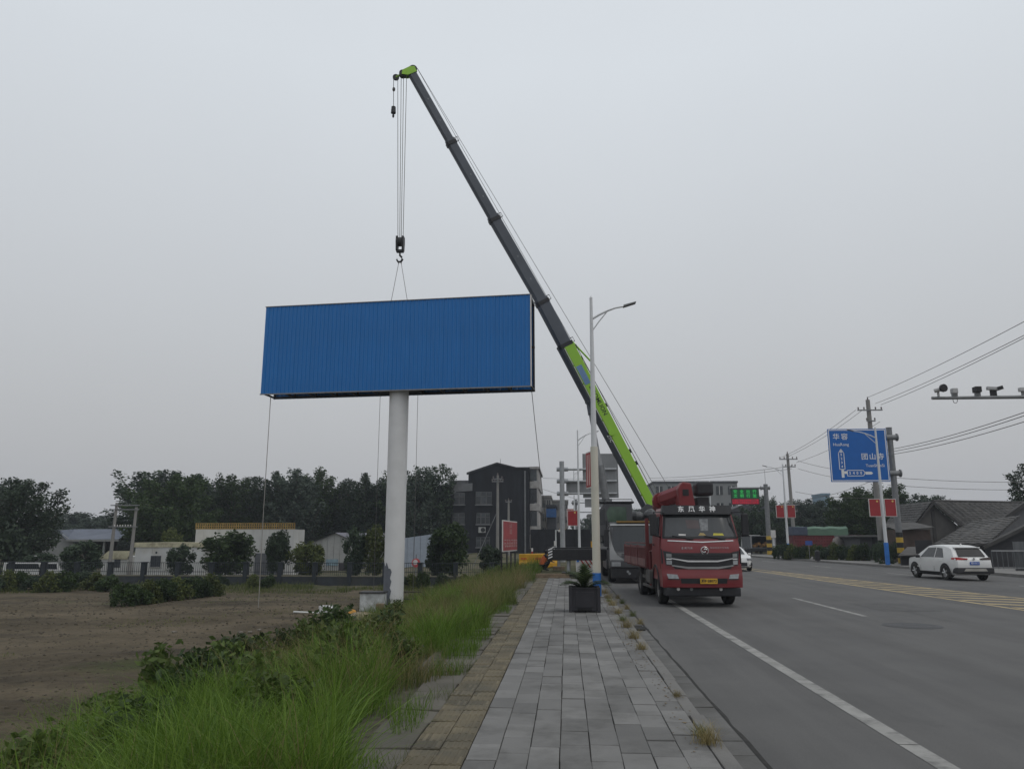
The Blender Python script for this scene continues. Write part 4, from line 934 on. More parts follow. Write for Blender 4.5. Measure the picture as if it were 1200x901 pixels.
# ================================================================== CARS
def car(name, label, loc, rz, st, H, Wd, Ln, paint, wheels, dark_low=True, suv=True, group=None):
    """local +y = driving direction, origin at the middle of the rear bumper on the road"""
    t = thing(name, label, 'car', loc, rz, group)
    belt = .98 if suv else .90; hw = Wd / 2
    top = lerp_tab(st['top']); wid = lerp_tab(st['wid']); low = lerp_tab(st['low'])
    def sec(y):
        w2 = hw * wid(y); zt = top(y); zl = low(y); b_ = min(belt, zt - .02)
        wr = w2 * (.985 - .26 * max(0, min(1, (zt - belt) / (H - belt))) * 1.0) if zt > belt else w2 * .96
        h = [(w2 * .86, zl), (w2 * .97, zl + .10), (w2, zl + (b_ - zl) * .45), (w2 * .985, zl + (b_ - zl) * .75), (w2 * .955, b_), (w2 * .955 + (wr - w2 * .955) * .55, b_ + (zt - .05 - b_) * .55), (wr, max(b_ + .005, zt - .06)), (wr * .86, max(b_ + .01, zt - .012)), (wr * .45, zt + .004)]
        return [(-x, y, z) for x, z in h] + [(x, y, z) for x, z in reversed(h)]
    ysn = sorted(set([p[0] for p in st['top']] + [p[0] for p in st['wid']] + [p[0] for p in st['low']]))
    ysn = sorted(set(ysn + [Ln * i / 24 for i in range(25)]))
    mb = MB(); mb.loft([sec(y) for y in ysn], close=True); body = mb.build('body', paint, t, smooth=True)
    def side(s):
        def f(y, z):
            w2 = hw * wid(y); zt = top(y); b_ = belt
            wr = w2 * (.985 - .26 * max(0, min(1, (zt - belt) / (H - belt))))
            if z > b_: x = w2 * .955 + (wr - w2 * .955) * min(1, (z - b_) / max(.05, zt - .05 - b_))
            else:
                zl = low(y); k = (z - zl) / (b_ - zl); x = w2 * (1 if k < .45 else 1 - .045 * (k - .45) / .55) if k > .2 else w2 * (.9 + .5 * k)
            return Vector((s * x, y, z)), Vector((s, 0, .12)).normalized()
        return f
    for s in (-1, 1):
        for nm, q in st['glass']:
            mb = MB(); mb.patch(q, side(s), .008, .015, nx=5, nz=4); mb.build('side_window', GLASSD, body, smooth=True)
        for y in st['doors']:
            mb = MB(); mb.patch([(y, .42), (y + .012, .42), (y + .012, belt - .02), (y, belt - .02)], side(s), .003, .006, nx=1, nz=6); mb.build('door_gap', BLACKST, body)
        for y in st['handles']:
            mb = MB(); mb.patch([(y, .86), (y + .2, .86), (y + .2, .895), (y, .895)], side(s), .02, .03, nx=2, nz=1); mb.build('door_handle', paint, body)
        mb = MB(); mb.bx(s * (hw + .10) - .09, s * (hw + .10) + .09, st['mir'] - .06, st['mir'] + .08, belt + .0, belt + .14); mb.build('wing_mirror', st.get('mirc', DARKP), t, bevel=.04)
        mb = MB(); mb.patch([(.95, low(2) - .02), (Ln - 1.0, low(2) - .02), (Ln - 1.1, low(2) + .15), (1.1, low(2) + .15)], side(s), .012, .03, nx=8, nz=1); mb.build('sill', DARKP, body)
        for yw in wheels:
            r = .34; n = 18; mb = MB(); v = []
            for i in range(n + 1):
                a_ = R(-14 + 208 * i / n)
                for rr_ in (.01, r + .045, r + .105):
                    P_, _ = side(s)(yw + math.cos(a_) * rr_, max(.2, r + math.sin(a_) * rr_)); v.append((s * (hw * wid(yw) + .004), P_.y, max(.12, r + math.sin(a_) * rr_)))
            f = []
            for i in range(n): f += [(3 * i, 3 * i + 1, 3 * i + 4, 3 * i + 3), (3 * i + 1, 3 * i + 2, 3 * i + 5, 3 * i + 4)]
            mb.add(v, f); mb.build('wheel_arch', DARKP, body)
            wheel('wheel', t, (s * (hw - .085), yw, r), r, .22, s, rim=ALLOY)
            sp_ = MB()
            for i in range(5):
                a_ = 2 * math.pi * i / 5; c = Vector((s * (hw - .085 + .10), yw, r)); sp_.tube([c, c + Vector((0, math.cos(a_) * .2, math.sin(a_) * .2))], [.035, .03], 5)
            sp_.build('wheel_spokes', ALLOY, t)
    return t, body
WCAR = M('white_car_paint', (.62, .62, .61), .3, var=.03, spec=.5, coat=.3)
suvst = dict(
    top=[(0, .70), (.03, .93), (.10, 1.02), (.24, 1.12), (.52, 1.46), (.75, 1.55), (1.2, 1.605), (2.0, 1.62), (2.55, 1.57), (3.05, 1.30), (3.42, 1.06), (3.9, 1.0), (4.25, .92), (4.42, .75), (4.46, .55)],
    wid=[(0, .86), (.12, .94), (.4, .985), (1.0, 1.0), (3.4, 1.0), (4.0, .96), (4.3, .86), (4.46, .7)],
    low=[(0, .40), (.3, .26), (1.0, .22), (3.6, .22), (4.2, .25), (4.46, .4)],
    glass=[('r', [(.98, 1.03), (1.72, 1.03), (1.70, 1.49), (1.25, 1.46)]), ('f', [(1.80, 1.03), (2.98, 1.03), (2.45, 1.47), (1.78, 1.49)])],
    doors=[.98, 1.76, 2.95], handles=[1.12, 2.02], mir=2.95)
A = Vector((17.93, 38.7)); 
suv, body = car('hatchback_suv', 'white compact suv with red tail lamps driving away past the tiled houses', (18.66, 37.55, 0), R(5), suvst, 1.62, 1.83, 4.46, WCAR, (.86, 3.50))
TAIL = M('tail_red', (.40, .012, .012), .2, var=.15, spec=.6); CLAD = M('grey_cladding', (.03, .03, .032), .6, var=.15)
mb = MB(); mb.add([(-.62, .15, 1.10), (.62, .15, 1.10), (.55, .455, 1.455), (-.55, .455, 1.455), (-.60, .215, 1.06), (.60, .215, 1.06), (.53, .54, 1.40), (-.53, .54, 1.40)], [(0, 1, 2, 3), (4, 5, 6, 7), (0, 1, 5, 4), (1, 2, 6, 5), (2, 3, 7, 6), (3, 0, 4, 7)]); mb.build('rear_window', M('tinted_glass', (.022, .022, .023), .3, spec=.15), body)
MB().bx(-.60, .60, .42, .62, 1.47, 1.52).build('roof_spoiler', WCAR, body, bevel=.02)
mb = MB(); mb.bx(-.87, .87, -.045, .42, .33, .60); mb.build('rear_bumper', CLAD, suv, bevel=.06)
mb = MB(); mb.prism([(-.55, .44), (.55, .44), (.46, .55), (-.46, .55)], 'y', -.06, -.03); mb.build('skid_plate', M('silver_plastic', (.35, .34, .31), .5), suv)
for s in (-1, 1):
    mb = MB(); mb.add([(s * .88, .34, .97), (s * .80, .05, .93), (s * .30, -.0, .96), (s * .30, .0, 1.01), (s * .78, .06, 1.06), (s * .86, .36, 1.03), (s * .80, .14, .93), (s * .3, .1, .96), (s * .3, .1, 1.01), (s * .74, .16, 1.06)], [(0, 1, 4, 5), (1, 2, 3, 4), (2, 7, 8, 3), (3, 8, 9, 4), (1, 6, 7, 2)]); mb.build('tail_lamp', TAIL if s < 0 else M('tail_dark', (.07, .05, .045), .3), suv)
mb = MB(); mb.bx(-.22, .22, -.025, .0, .72, .86); npl = mb.build('number_plate', M('blue_plate', (.02, .09, .38), .5), suv)
text('湘F', .10, WTEXT, npl, (-.12, -.028, .79), extrude=.002); text('·H6L51', .09, WTEXT, npl, (.07, -.028, .79), extrude=.002)
MB().prism([(.85, 1.60), (1.05, 1.60), (.92, 1.68)], 'x', -.015, .015).build('roof_fin', WCAR, body)
MB().cyl((0, -.0, .99), (0, .04, .99), .05, n=12).build('badge', CHROME, suv)
sedst = dict(
    top=[(0, .60), (.05, .90), (.3, 1.02), (.75, 1.06), (1.35, 1.36), (1.8, 1.43), (2.4, 1.44), (2.8, 1.36), (3.5, .98), (4.1, .90), (4.5, .78), (4.64, .55)],
    wid=[(0, .85), (.2, .95), (.8, 1.0), (3.6, 1.0), (4.2, .95), (4.5, .86), (4.64, .7)],
    low=[(0, .35), (.4, .22), (1.0, .19), (3.8, .19), (4.4, .2), (4.64, .3)],
    glass=[('r', [(1.05, .95), (1.95, .95), (1.93, 1.33), (1.5, 1.31)]), ('f', [(2.02, .95), (3.2, .95), (2.7, 1.30), (2.0, 1.34)])],
    doors=[1.1, 1.98, 3.2], handles=[1.3, 2.2], mir=3.1, mirc=WCAR)
p = atz(879, 669); sed, body = car('saloon_car', 'white saloon car coming down the road behind the red lorry', (p.x - .78, p.y + 4.0, 0), math.pi, sedst, 1.44, 1.8, 4.64, WCAR, (.9, 3.65), suv=False)
mb = MB(); mb.add([(-.62, 3.52, 1.0), (.62, 3.52, 1.0), (.52, 2.86, 1.36), (-.52, 2.86, 1.36), (-.62, 3.5, .98), (.62, 3.5, .98), (.52, 2.84, 1.34), (-.52, 2.84, 1.34)], [(0, 1, 2, 3), (4, 5, 6, 7), (0, 1, 5, 4), (1, 2, 6, 5), (2, 3, 7, 6), (3, 0, 4, 7)]); mb.build('windscreen', GLASSD, body)
for s in (-1, 1):
    mb = MB(); mb.box((s * .66, 4.47, .70), (.34, .2, .13), Matrix.Rotation(-s * R(32), 3, 'Z')); mb.build('headlight', LAMPG, sed, bevel=.02)
    mb = MB(); mb.box((s * .68, 4.46, .42), (.25, .2, .16), Matrix.Rotation(-s * R(32), 3, 'Z')); mb.build('bumper_vent', DARKP, sed, bevel=.02)
MB().bx(-.5, .5, 4.55, 4.67, .32, .52).build('grille', DARKP, sed, bevel=.02)

# ================================================================== STREET LAMPS, SIGNS
def lamp(loc, h, label, arm=1.15, dirx=1, sleeve=.83, rz=0, group='roadside lamp posts', r0=.10, cream=0, rise=.55):
    t = thing('street_lamp', label, 'lamp', loc, rz, group)
    if cream:
        MB().cyl((0, 0, .0), (0, 0, cream), r0 * 1.12, r0 * 1.05, n=18).build('lower_pole', CREAMP, t, smooth=True)
        MB().cyl((0, 0, cream), (0, 0, h), r0 * .82, r0 * .42, n=18).build('pole', WPOLE, t, smooth=True)
    else: MB().cyl((0, 0, 0), (0, 0, h), r0, r0 * .45, n=16).build('pole', WPOLE, t, smooth=True)
    MB().cyl((0, 0, 0), (0, 0, sleeve), r0 * 1.16, r0 * 1.14, n=18).build('blue_sleeve', BLUEP, t, smooth=True)
    MB().bx(-.2, .2, -.2, .2, -.06, .025).build('base_plate', DGALV, t)
    z0 = h - 1.15; pts = [(dirx * arm * k, 0, z0 + .42 + (rise) * (1 - (1 - k) ** 1.6)) for k in (0, .25, .5, .75, 1)]
    MB().tube(pts, [.04, .038, .034, .03, .026], 8).build('arm', WPOLE, t, smooth=True)
    MB().tube([(0, 0, z0 + .0), (dirx * arm * .25, 0, z0 + .36), (dirx * arm * .5, 0, pts[2][2] - .02)], .022, 6).build('arm_brace', WPOLE, t, smooth=True)
    MB().cyl((0, 0, h), (0, 0, h + .08), r0 * .5, .01, n=10).build('finial', WPOLE, t)
    e_ = Vector(pts[-1]); mb = MB(); mb.prism([(0, -.03), (dirx * .42, .10), (dirx * .44, .15), (dirx * .02, .04)], 'y', -.11, .11); mb.v = [tuple(Vector(v) + e_) for v in mb.v]; mb.build('lamp_head', DGALV, t, bevel=.015)
    return t
def banner(t, cx, z, w_, h_, rz, name='banner_board', emblem=True, y=0, mat=RED):
    bo = MB().bx(-w_ / 2, w_ / 2, -.03, .03, -h_ / 2, h_ / 2).build(name, WFRAME, t); bo.location = (cx, y, z); bo.rotation_euler = (0, 0, rz)
    for s in (-1, 1): MB().bx(-w_ / 2 + .035, w_ / 2 - .035, min(s * .031, s * .036), max(s * .031, s * .036), -h_ / 2 + .035, h_ / 2 - .035).build('red_panel', mat, bo)
    if emblem: MB().cyl((w_ * .22, -.037, h_ * .36), (w_ * .22, -.041, h_ * .36), .07, n=10).build('emblem', M('emblem_gold', (.6, .42, .12), .5), bo)
    MB().bx(-w_ / 2 - .1, w_ / 2 + .02, -.015, .015, h_ * .35, h_ * .35 + .03).build('bracket', DGALV, bo); return bo
ln = lamp((.92, 24.7, .14), 9.62, 'white lamp post with cream lower shaft and blue foot beside the palm planter', 1.05, 1, .72, r0=.115, cream=4.65, rise=.42, group=None)
bo = banner(ln, -.12, 3.95, .78, 1.18, R(106), emblem=False, y=.40)
for x in (-.22, .0, .2): MB().bx(x - .05, x + .05, .037, .040, -.5, .5).build('pale_column', M('pale_pink', (.55, .36, .34), .6), bo)
l2 = lamp((.90, 55.9, .14), 9.5, 'white lamp post rising between the grey sign gantry and the crane', 1.1, 1, .7, r0=.1, group=None)
banner(l2, -.45, 3.2, .75, 1.1, 0, y=.0)
l3 = lamp((.9, 86.5, .14), 9.5, 'distant white lamp post beyond the sign gantry', 1.1, 1, .7, group=None)
banner(l3, -.45, 4.4, .8, 1.2, 0)
for k, (q, h, lab) in enumerate([((21.75, 55.2, .14), 9.4, 'white lamp post with blue foot in front of the blue road sign'), ((21.2, 77.0, .14), 8.9, 'white lamp post with blue foot beside the green tarpaulin trailer')]):
    t = lamp(q, h, lab, 1.5, -1, 1.5 if k == 0 else 1.3, r0=.13, rise=.5, group=None)
    for s in (-1, 1): banner(t, s * .52, 3.85 if k == 0 else 4.35, .78, 1.22, 0)
lamp((19.0, 104, .14), 9.2, 'small far lamp post past the lit green message sign', 1.5, -1, 1.2, r0=.13, rise=.5, group=None)

def clamp(t, x, z, mat=DGALV, r=.22):
    mb = MB(); mb.cyl((x - .5, 0, z), (x + .42, 0, z), .17, n=12); mb.cyl((x - .56, 0, z), (x - .50, 0, z), .24, n=12); mb.cyl((x + .36, 0, z), (x + .44, 0, z), .22, n=12); return mb.build('flange', mat, t)
def stripes(t, r, z0, n, h=.32, pre='hazard_band'):
    YS = M('hazard_yellow', (.5, .33, .05), .6, var=.15)
    for k in range(n): MB().cyl((0, 0, z0 + k * h), (0, 0, z0 + (k + 1) * h - .003), r, n=16).build(pre, YS if k % 2 == 0 else BLACKST, t, smooth=True)
# blue direction sign
SGN = M('sign_blue', (.006, .115, .42), .45, var=.05, spec=.4)
SP = atz(1057, 660.5, .14)
bs_ = thing('direction_sign', 'large blue direction sign with white lettering held out on a grey pole', 'road sign', (SP.x, SP.y, .14))
MB().cyl((0, 0, 0), (0, 0, 9.75), .22, .2, n=20).build('pole', DGALV, bs_, smooth=True); MB().cyl((0, 0, 9.75), (0, 0, 9.79), .22, n=20).build('pole_cap', DGALV, bs_)
stripes(bs_, .235, .05, 6, .36)
sx0, sx1, sz0, sz1 = 19.25 - SP.x, 23.42 - SP.x, 5.80, 9.66
pnl = MB().bx(sx0, sx1, -.42, -.37, sz0, sz1).build('panel', SGN, bs_)
SW_, SH_ = sx1 - sx0, sz1 - sz0
def U(u): return sx0 + u * SW_
def Vv(v): return sz1 - v * SH_
fr = MB()
for (a, b_, c, d) in ((.012, .988, .014, .03), (.012, .988, .97, .986), (.012, .026, .03, .97), (.974, .988, .03, .97)): fr.bx(U(a), U(b_), -.426, -.4205, Vv(d), Vv(c))
fr.build('border', WTEXT, pnl)
for s, u, v, sz in (('华', .142, .155, .50), ('容', .285, .155, .50), ('HuaRong', .215, .298, .30), ('团', .60, .535, .50), ('山', .735, .535, .50), ('寺', .875, .535, .50), ('TuanShanSi', .765, .70, .29)):
    text(s, sz, WTEXT, pnl, (U(u), -.427, Vv(v)), extrude=.003, bold=.004 if sz > .4 else .001)
ar = MB()
def outline(pts, w_):
    pts = [(U(u), Vv(v)) for u, v in pts]
    for (a, b_) in zip(pts, pts[1:] + pts[:1]):
        d = Vector((b_[0] - a[0], b_[1] - a[1])); n = Vector((-d.y, d.x)).normalized() * w_ / 2; e_ = d.normalized() * w_ / 2
        q = [(a[0] - e_.x + n.x, a[1] - e_.y + n.y), (b_[0] + e_.x + n.x, b_[1] + e_.y + n.y), (b_[0] + e_.x - n.x, b_[1] + e_.y - n.y), (a[0] - e_.x - n.x, a[1] - e_.y - n.y)]
        ar.add([(x, -.425, z) for x, z in q], [(0, 1, 2, 3)])
outline([(.16, .765), (.16, .46), (.205, .385), (.25, .46), (.25, .765)], .05)
outline([(.285, .785), (.555, .785), (.585, .83), (.555, .89), (.285, .89)], .05)
def filled(pts): ar.add([(U(u), -.4252, Vv(v)) for u, v in pts], [tuple(range(len(pts)))])
filled([(.185, .775), (.23, .775), (.23, .92), (.185, .92)]); filled([(.232, .80), (.28, .80), (.28, .85), (.232, .85)])
filled([(.59, .812), (.69, .812), (.72, .84), (.69, .865), (.59, .865)]); filled([(.185, .45), (.205, .40), (.225, .45)])
ar.build('arrows', WTEXT, pnl)
for i, ch in enumerate('S234'): text(ch, .23, WTEXT, pnl, (U(.205), -.427, Vv(.49 + i * .075)), extrude=.003, bold=.006)
for i, ch in enumerate('S400'): text(ch, .27, WTEXT, pnl, (U(.33 + i * .062), -.427, Vv(.838)), extrude=.003, bold=.006)
for z in (9.05, 6.42):
    MB().cyl((-.3, -.2, z), (sx0 + .2, -.2, z), .09, n=12).build('arm', DGALV, bs_, smooth=True); MB().cyl((-.75, -.1, z), (.5, -.1, z), .20, n=14).build('flange', DGALV, bs_)
    MB().cyl((-.40, -.1, z), (-.34, -.1, z), .30, n=14).build('flange_ring', DGALV, bs_); MB().cyl((.42, -.1, z), (.50, -.1, z), .28, n=14).build('flange_ring', DGALV, bs_)
# LED message sign
LP = Vector((22.35, 88.5, .14))
ld = thing('message_sign', 'lit green and red electronic message sign hung from a grey pole', 'led sign', LP)
MB().cyl((0, 0, 0), (0, 0, 7.75), .27, .24, n=18).build('pole', DGALV, ld, smooth=True); MB().cyl((0, 0, 7.75), (0, 0, 9.4), .02, n=6).build('lightning_rod', DGALV, ld); stripes(ld, .285, .05, 5, .4)
MB().cyl((.4, 0, 7.32), (-4.0, 0, 7.32), .11, n=12).build('arm', DGALV, ld, smooth=True); clamp(ld, 0, 7.32)
MB().bx(-3.92, -.85, -.35, -.05, 5.48, 7.22).build('housing', BLACKST, ld, bevel=.02)
LEDG = EM('led_green', (.03, .55, .10), .55); LEDR = EM('led_red', (.50, .012, .035), .55)
MB().bx(-3.86, -.91, -.36, -.352, 6.14, 7.16).build('dark_screen', EM('led_green_dim', (.005, .05, .02), .6), ld)
for r_, st_ in enumerate(('安全出行', '文明行驶')):
    for i, ch in enumerate(st_): text(ch, .42, LEDG, ld, (-3.45 + i * .70, -.364, 6.90 - r_ * .48), extrude=.002, bold=.006)
MB().bx(-3.86, -.91, -.36, -.352, 5.54, 6.10).build('red_screen', EM('led_red_dim', (.26, .012, .03), .5), ld)
mb = MB()
for i in range(14):
    for j in range(2):
        if rnd.random() < .8: x = -3.75 + i * .2; mb.bx(x, x + rnd.uniform(.08, .16), -.366, -.362, 5.62 + j * .26, 5.62 + j * .26 + rnd.uniform(.06, .15))
mb.build('red_pixels', LEDR, ld)
# grey gantry seen from behind
GY_ = 62.0; gpx = gx(659.5, GY_)
gt_ = thing('sign_gantry', 'grey roadside gantry with three arms carrying two ribbed sign backs', 'road sign', (gpx, GY_, .1))
MB().cyl((0, 0, 0), (0, 0, 7.9), .20, .19, n=18).build('pole', GALV, gt_, smooth=True)
zz = lambda py: gz(680, py, GY_) - .1
for py in (549.5, 563.5, 578):
    z = zz(py); MB().cyl((-.35, .3, z), (gx(725, GY_) - gpx, .3, z), .09, n=10).build('arm', GALV, gt_, smooth=True); MB().cyl((-.42, .15, z), (.5, .15, z), .17, n=12).build('flange', GALV, gt_)
def backpanel(px0, px1, py0, py1, nm, y):
    x0, x1, z0, z1 = gx(px0, GY_) - gpx, gx(px1, GY_) - gpx, zz(py1), zz(py0)
    SB = M('sign_back', (.25, .255, .26), .6, .2, var=.08, scale=1.2)
    b_ = MB().bx(x0, x1, y, y + .04, z0, z1).build(nm, SB, gt_); mb = MB(); n = max(2, int((x1 - x0) / .28))
    for i in range(n + 1): x = x0 + .02 + (x1 - x0 - .04) * i / n; MB().bx(x - .02, x + .02, y - .035, y, z0 + .01, z1 - .01).build('rib', SB, b_)
    return b_
backpanel(684.5, 727, 531, 583, 'sign_back', .42); backpanel(664.5, 686, 562, 577, 'small_sign_back', .45); backpanel(686.5, 719, 584, 594, 'lower_sign_back', .5)
# second, farther gantry
g2 = thing('sign_gantry', 'thin farther gantry pole with two slim arms behind the grey sign backs', 'road sign', (gx(675.3, 88), 88, .1))
MB().cyl((0, 0, 0), (0, 0, gz(675, 586, 88)), .17, n=14).build('pole', DGALV, g2, smooth=True)
for py in (590, 601): z = gz(675, py, 88); MB().cyl((-.5, 0, z), (2.4, 0, z), .07, n=10).build('arm', GALV, g2); MB().cyl((-.4, 0, z), (.4, 0, z), .26, n=10).build('flange', DGALV, g2)
# camera boom at the right
CB = Vector((23.6, 26, .14)); ca = thing('camera_gantry', 'grey horizontal mast arm carrying a row of traffic cameras', 'camera mast', CB)
MB().cyl((0, 0, 0), (0, 0, 6.7), .17, .14, n=16).build('pole', DGALV, ca, smooth=True)
x0 = aty(1092, 466, 26).x - CB.x; za = 6.33
MB().cyl((.3, 0, za - .0), (x0, 0, za), .085, .052, n=14).build('arm', DGALV, ca, smooth=True)
CAMW = M('camera_white', (.42, .42, .42), .5, var=.08)
def ax_(px): return aty(px, 466, 26).x - CB.x
c1 = MB(); x = ax_(1100); c1.cyl((x - .12, .0, za + .24), (x + .14, -.10, za + .30), .07, n=12); c1.bx(x - .03, x + .03, -.03, .03, za + .05, za + .22); cm = c1.build('camera', CAMW, ca, bevel=.005)
MB().cyl((x + .11, -.10, za + .31), (x + .13, -.18, za + .31), .13, n=18).build('flash_ring', BLACKST, cm)
x = ax_(1119); MB().bx(x - .09, x + .09, -.1, .1, za + .14, za + .32).build('camera', CAMW, ca, bevel=.03); MB().bx(x - .08, x + .08, -.05, .05, za + .05, za + .15).build('camera_bracket', DGALV, ca)
lp = MB(); lp.tube([(x + math.cos(t) * .07, 0, za - .08 + math.sin(t) * .1) for t in [R(150 + i * 30) for i in range(9)]], .009, 5); lp.build('cable_loop', BLACKST, ca)
x = ax_(1146); MB().bx(x - .10, x + .10, -.12, .12, za + .17, za + .36).build('strobe_lamp', BLACKST, ca, bevel=.015); MB().bx(x - .09, x + .09, -.03, .03, za + .05, za + .17).build('strobe_bracket', DGALV, ca)
x = ax_(1164); mb = MB(); mb.box((x, 0, za + .30), (.34, .13, .11), Matrix.Rotation(R(4), 3, 'Y')); cm = mb.build('camera', CAMW, ca, bevel=.02); mb = MB(); mb.box((x + .22, -.02, za + .30), (.18, .15, .12), Matrix.Rotation(R(-16), 3, 'Y')); mb.build('sun_hood', BLACKST, cm); MB().bx(x - .08, x + .12, -.03, .03, za + .05, za + .24).build('camera_bracket', BLACKST, ca)
x = ax_(1199); MB().bx(x - .1, x + .14, -.08, .08, za + .18, za + .32).build('camera', CAMW, ca, bevel=.03); MB().bx(x - .03, x + .05, -.03, .03, za + .05, za + .18).build('camera_bracket', DGALV, ca)
# utility poles
def upole(loc, h, r, label, arms, lean=0, stripe=0, mat=POLEC, rz=0, group=None):
    t = thing('utility_pole', label, 'utility pole', loc, rz, group)
    MB().cyl((0, 0, -.3), (lean, 0, h), r, r * .62, n=16).build('pole', mat, t, smooth=True)
    if stripe: stripes(t, r * 1.05, .2, stripe, .36)
    INS = M('insulator', (.12, .10, .095), .4)
    for z, half in arms:
        x = lean * z / h; MB().bx(x - half, x + half, -.05 - r, .02 - r, z - .05, z + .05).build('crossarm', DGALV, t)
        for s in (-1, -.5, .5, 1):
            if half < .5 and abs(s) < 1: continue
            mb = MB(); mb.cyl((x + s * half * .92, -r, z + .04), (x + s * half * .92, -r, z + .14), .035, n=8); mb.cyl((x + s * half * .92, -r, z + .12), (x + s * half * .92, -r, z + .26), .075, .05, n=8); mb.build('insulator', INS, t)
    mb = MB(); mb.cyl((lean, 0, h), (lean, 0, h + .25), .07, .04, n=8); mb.build('top_insulator', INS, t); return t
u1 = upole(tuple(atz(1035, 657.5, .14)), 13.0, .26, 'tall concrete utility pole behind the blue road sign', [(12.1, 1.0), (11.2, .35)], lean=-.05, stripe=4)
UP1 = Vector(u1.location)
q2 = Vector((gx(931.5, 84), 84, .1)); u2 = upole(tuple(q2), 10.7, .22, 'concrete utility pole with several crossarms beside the red trailer', [(10.1, .95), (9.3, .7), (5.3, .8), (4.6, .5)], lean=-.1, stripe=4)
pz = gx(583, 74); u3 = upole((pz, 74, -1.0), gz(583, 557, 74) + 1.0, .17, 'concrete utility pole standing before the black gabled building', [(gz(583, 560, 74) + .9, .45), (gz(583, 563, 74) + .9, .55)])
st = MB(); st.tube([(0, 0, 5.5), (-2.3, -.6, .2)], .03, 5); st.build('guy_wire', DGALV, u3)
u4 = upole((gx(596, 92), 92, -.2), gz(596, 586, 92) + .2, .18, 'short concrete pole right of the roadside red board before the black building', [(gz(596, 587, 92) + .1, .35)])
# twin pole on the left
tw = thing('utility_pole', 'twin leaning concrete poles tied by crossbars beside the white sheds', 'utility pole', (gx(138, 60), 60, FIELD))
xa, xb = gx(127, 60, 672) - tw.location.x, gx(151, 60, 672) - tw.location.x
za_ = gz(133, 589, 60) - FIELD; zb_ = gz(156, 594, 60) - FIELD
MB().cyl((xa, 0, -.2), (xa + .12, 0, za_), .16, .1, n=12).build('pole', POLEC, tw, smooth=True); MB().cyl((xb, 0, -.2), (xb + .1, 0, zb_), .16, .1, n=12).build('pole', POLEC, tw, smooth=True)
for py in (592, 597, 617): z = gz(140, py, 60) - FIELD; MB().bx(xa - .3, xb + .4, -.16, -.1, z - .04, z + .04).build('crossbar', DGALV, tw)
mb = MB(); 
for i in range(7): mb.cyl((xa + .2 + i * .22, -.13, gz(140, 617, 60) - FIELD + .04), (xa + .2 + i * .22, -.13, gz(140, 617, 60) - FIELD + .16), .04, n=6)
mb.build('insulators', WFRAME, tw)
# overhead lines
def cable(p, q, sag, r, label, n=14, group='overhead power lines'):
    p, q = Vector(p), Vector(q); pts = [p.lerp(q, i / n) - Vector((0, 0, sag * 4 * (i / n) * (1 - i / n))) for i in range(n + 1)]
    return wire('overhead_cable', pts, r, ROPE, label, 'cable', group)
T1 = Vector((UP1.x - .05, UP1.y, UP1.z + 12.3))
lab = 'overhead wire climbing from the tall pole behind the blue sign over the road edge'
for dx, dz, px, py in ((.0, .9, 1200, 372), (.5, .35, 1200, 388), (.95, .25, 1200, 391)):
    a_ = T1 + Vector((dx, -.2, dz)); b_ = aty(px, py, 36); b_ = a_ + (b_ - a_) * 1.35; cable(a_, b_, .25, .016, lab, group='wires over the camera mast')
lab = 'overhead wire between the tall pole and the pole beside the red trailer'
T2 = Vector((q2.x - .1, q2.y, q2.z + 10.2))
for dx, dz in ((-.95, .1), (-.4, .1), (.9, -.9)): cable(T1 + Vector((dx, .2, dz - .2)), T2 + Vector((dx * .9, -.2, dz * .5)), .3, .016, lab, group='wires between right poles')
lab = 'lower bundled cable running from the blue sign pole toward the camera mast'
for i, (py0, py1) in enumerate(((527, 476), (530, 480), (533, 487))):
    a_ = aty(1040, py0, 61); b_ = aty(1200, py1, 38); cable(a_, a_ + (b_ - a_) * 1.4, .35, .02, lab, group='lower cables by the camera mast')
lab = 'level service cable strung above the old tiled roofs'
for py0, py1 in ((559, 563), (568, 572)):
    cable(aty(1040, py0, 64), aty(1260, py1, 70), .25, .018, lab, group='cables above the tiled roofs')
lab = 'thin service cable sagging left of the pole by the red trailer'
for py0, py1, pxe in ((546, 560, 760), (549, 563, 760)): cable(aty(928, py0, 84), aty(pxe, py1, 120), .3, .022, lab, group='cables above the red lorry')
lab = 'slack cable crossing below the blue road sign'
for p_, q_ in (((935, 540), (1035, 556)), ((935, 549), (1035, 566)), ((932, 576), (1035, 583)), ((945, 585), (1030, 560))): cable(aty(*p_, 82), aty(*q_, 66), .25, .018, lab, group='cables below the blue sign')
lab = 'thin wire running behind the sign gantry from the black building'
for py0, py1 in ((560, 560), (573, 590)): cable(aty(636, py0, 100), aty(700, py1, 110), .1, .02, lab, group='wires by the black building')

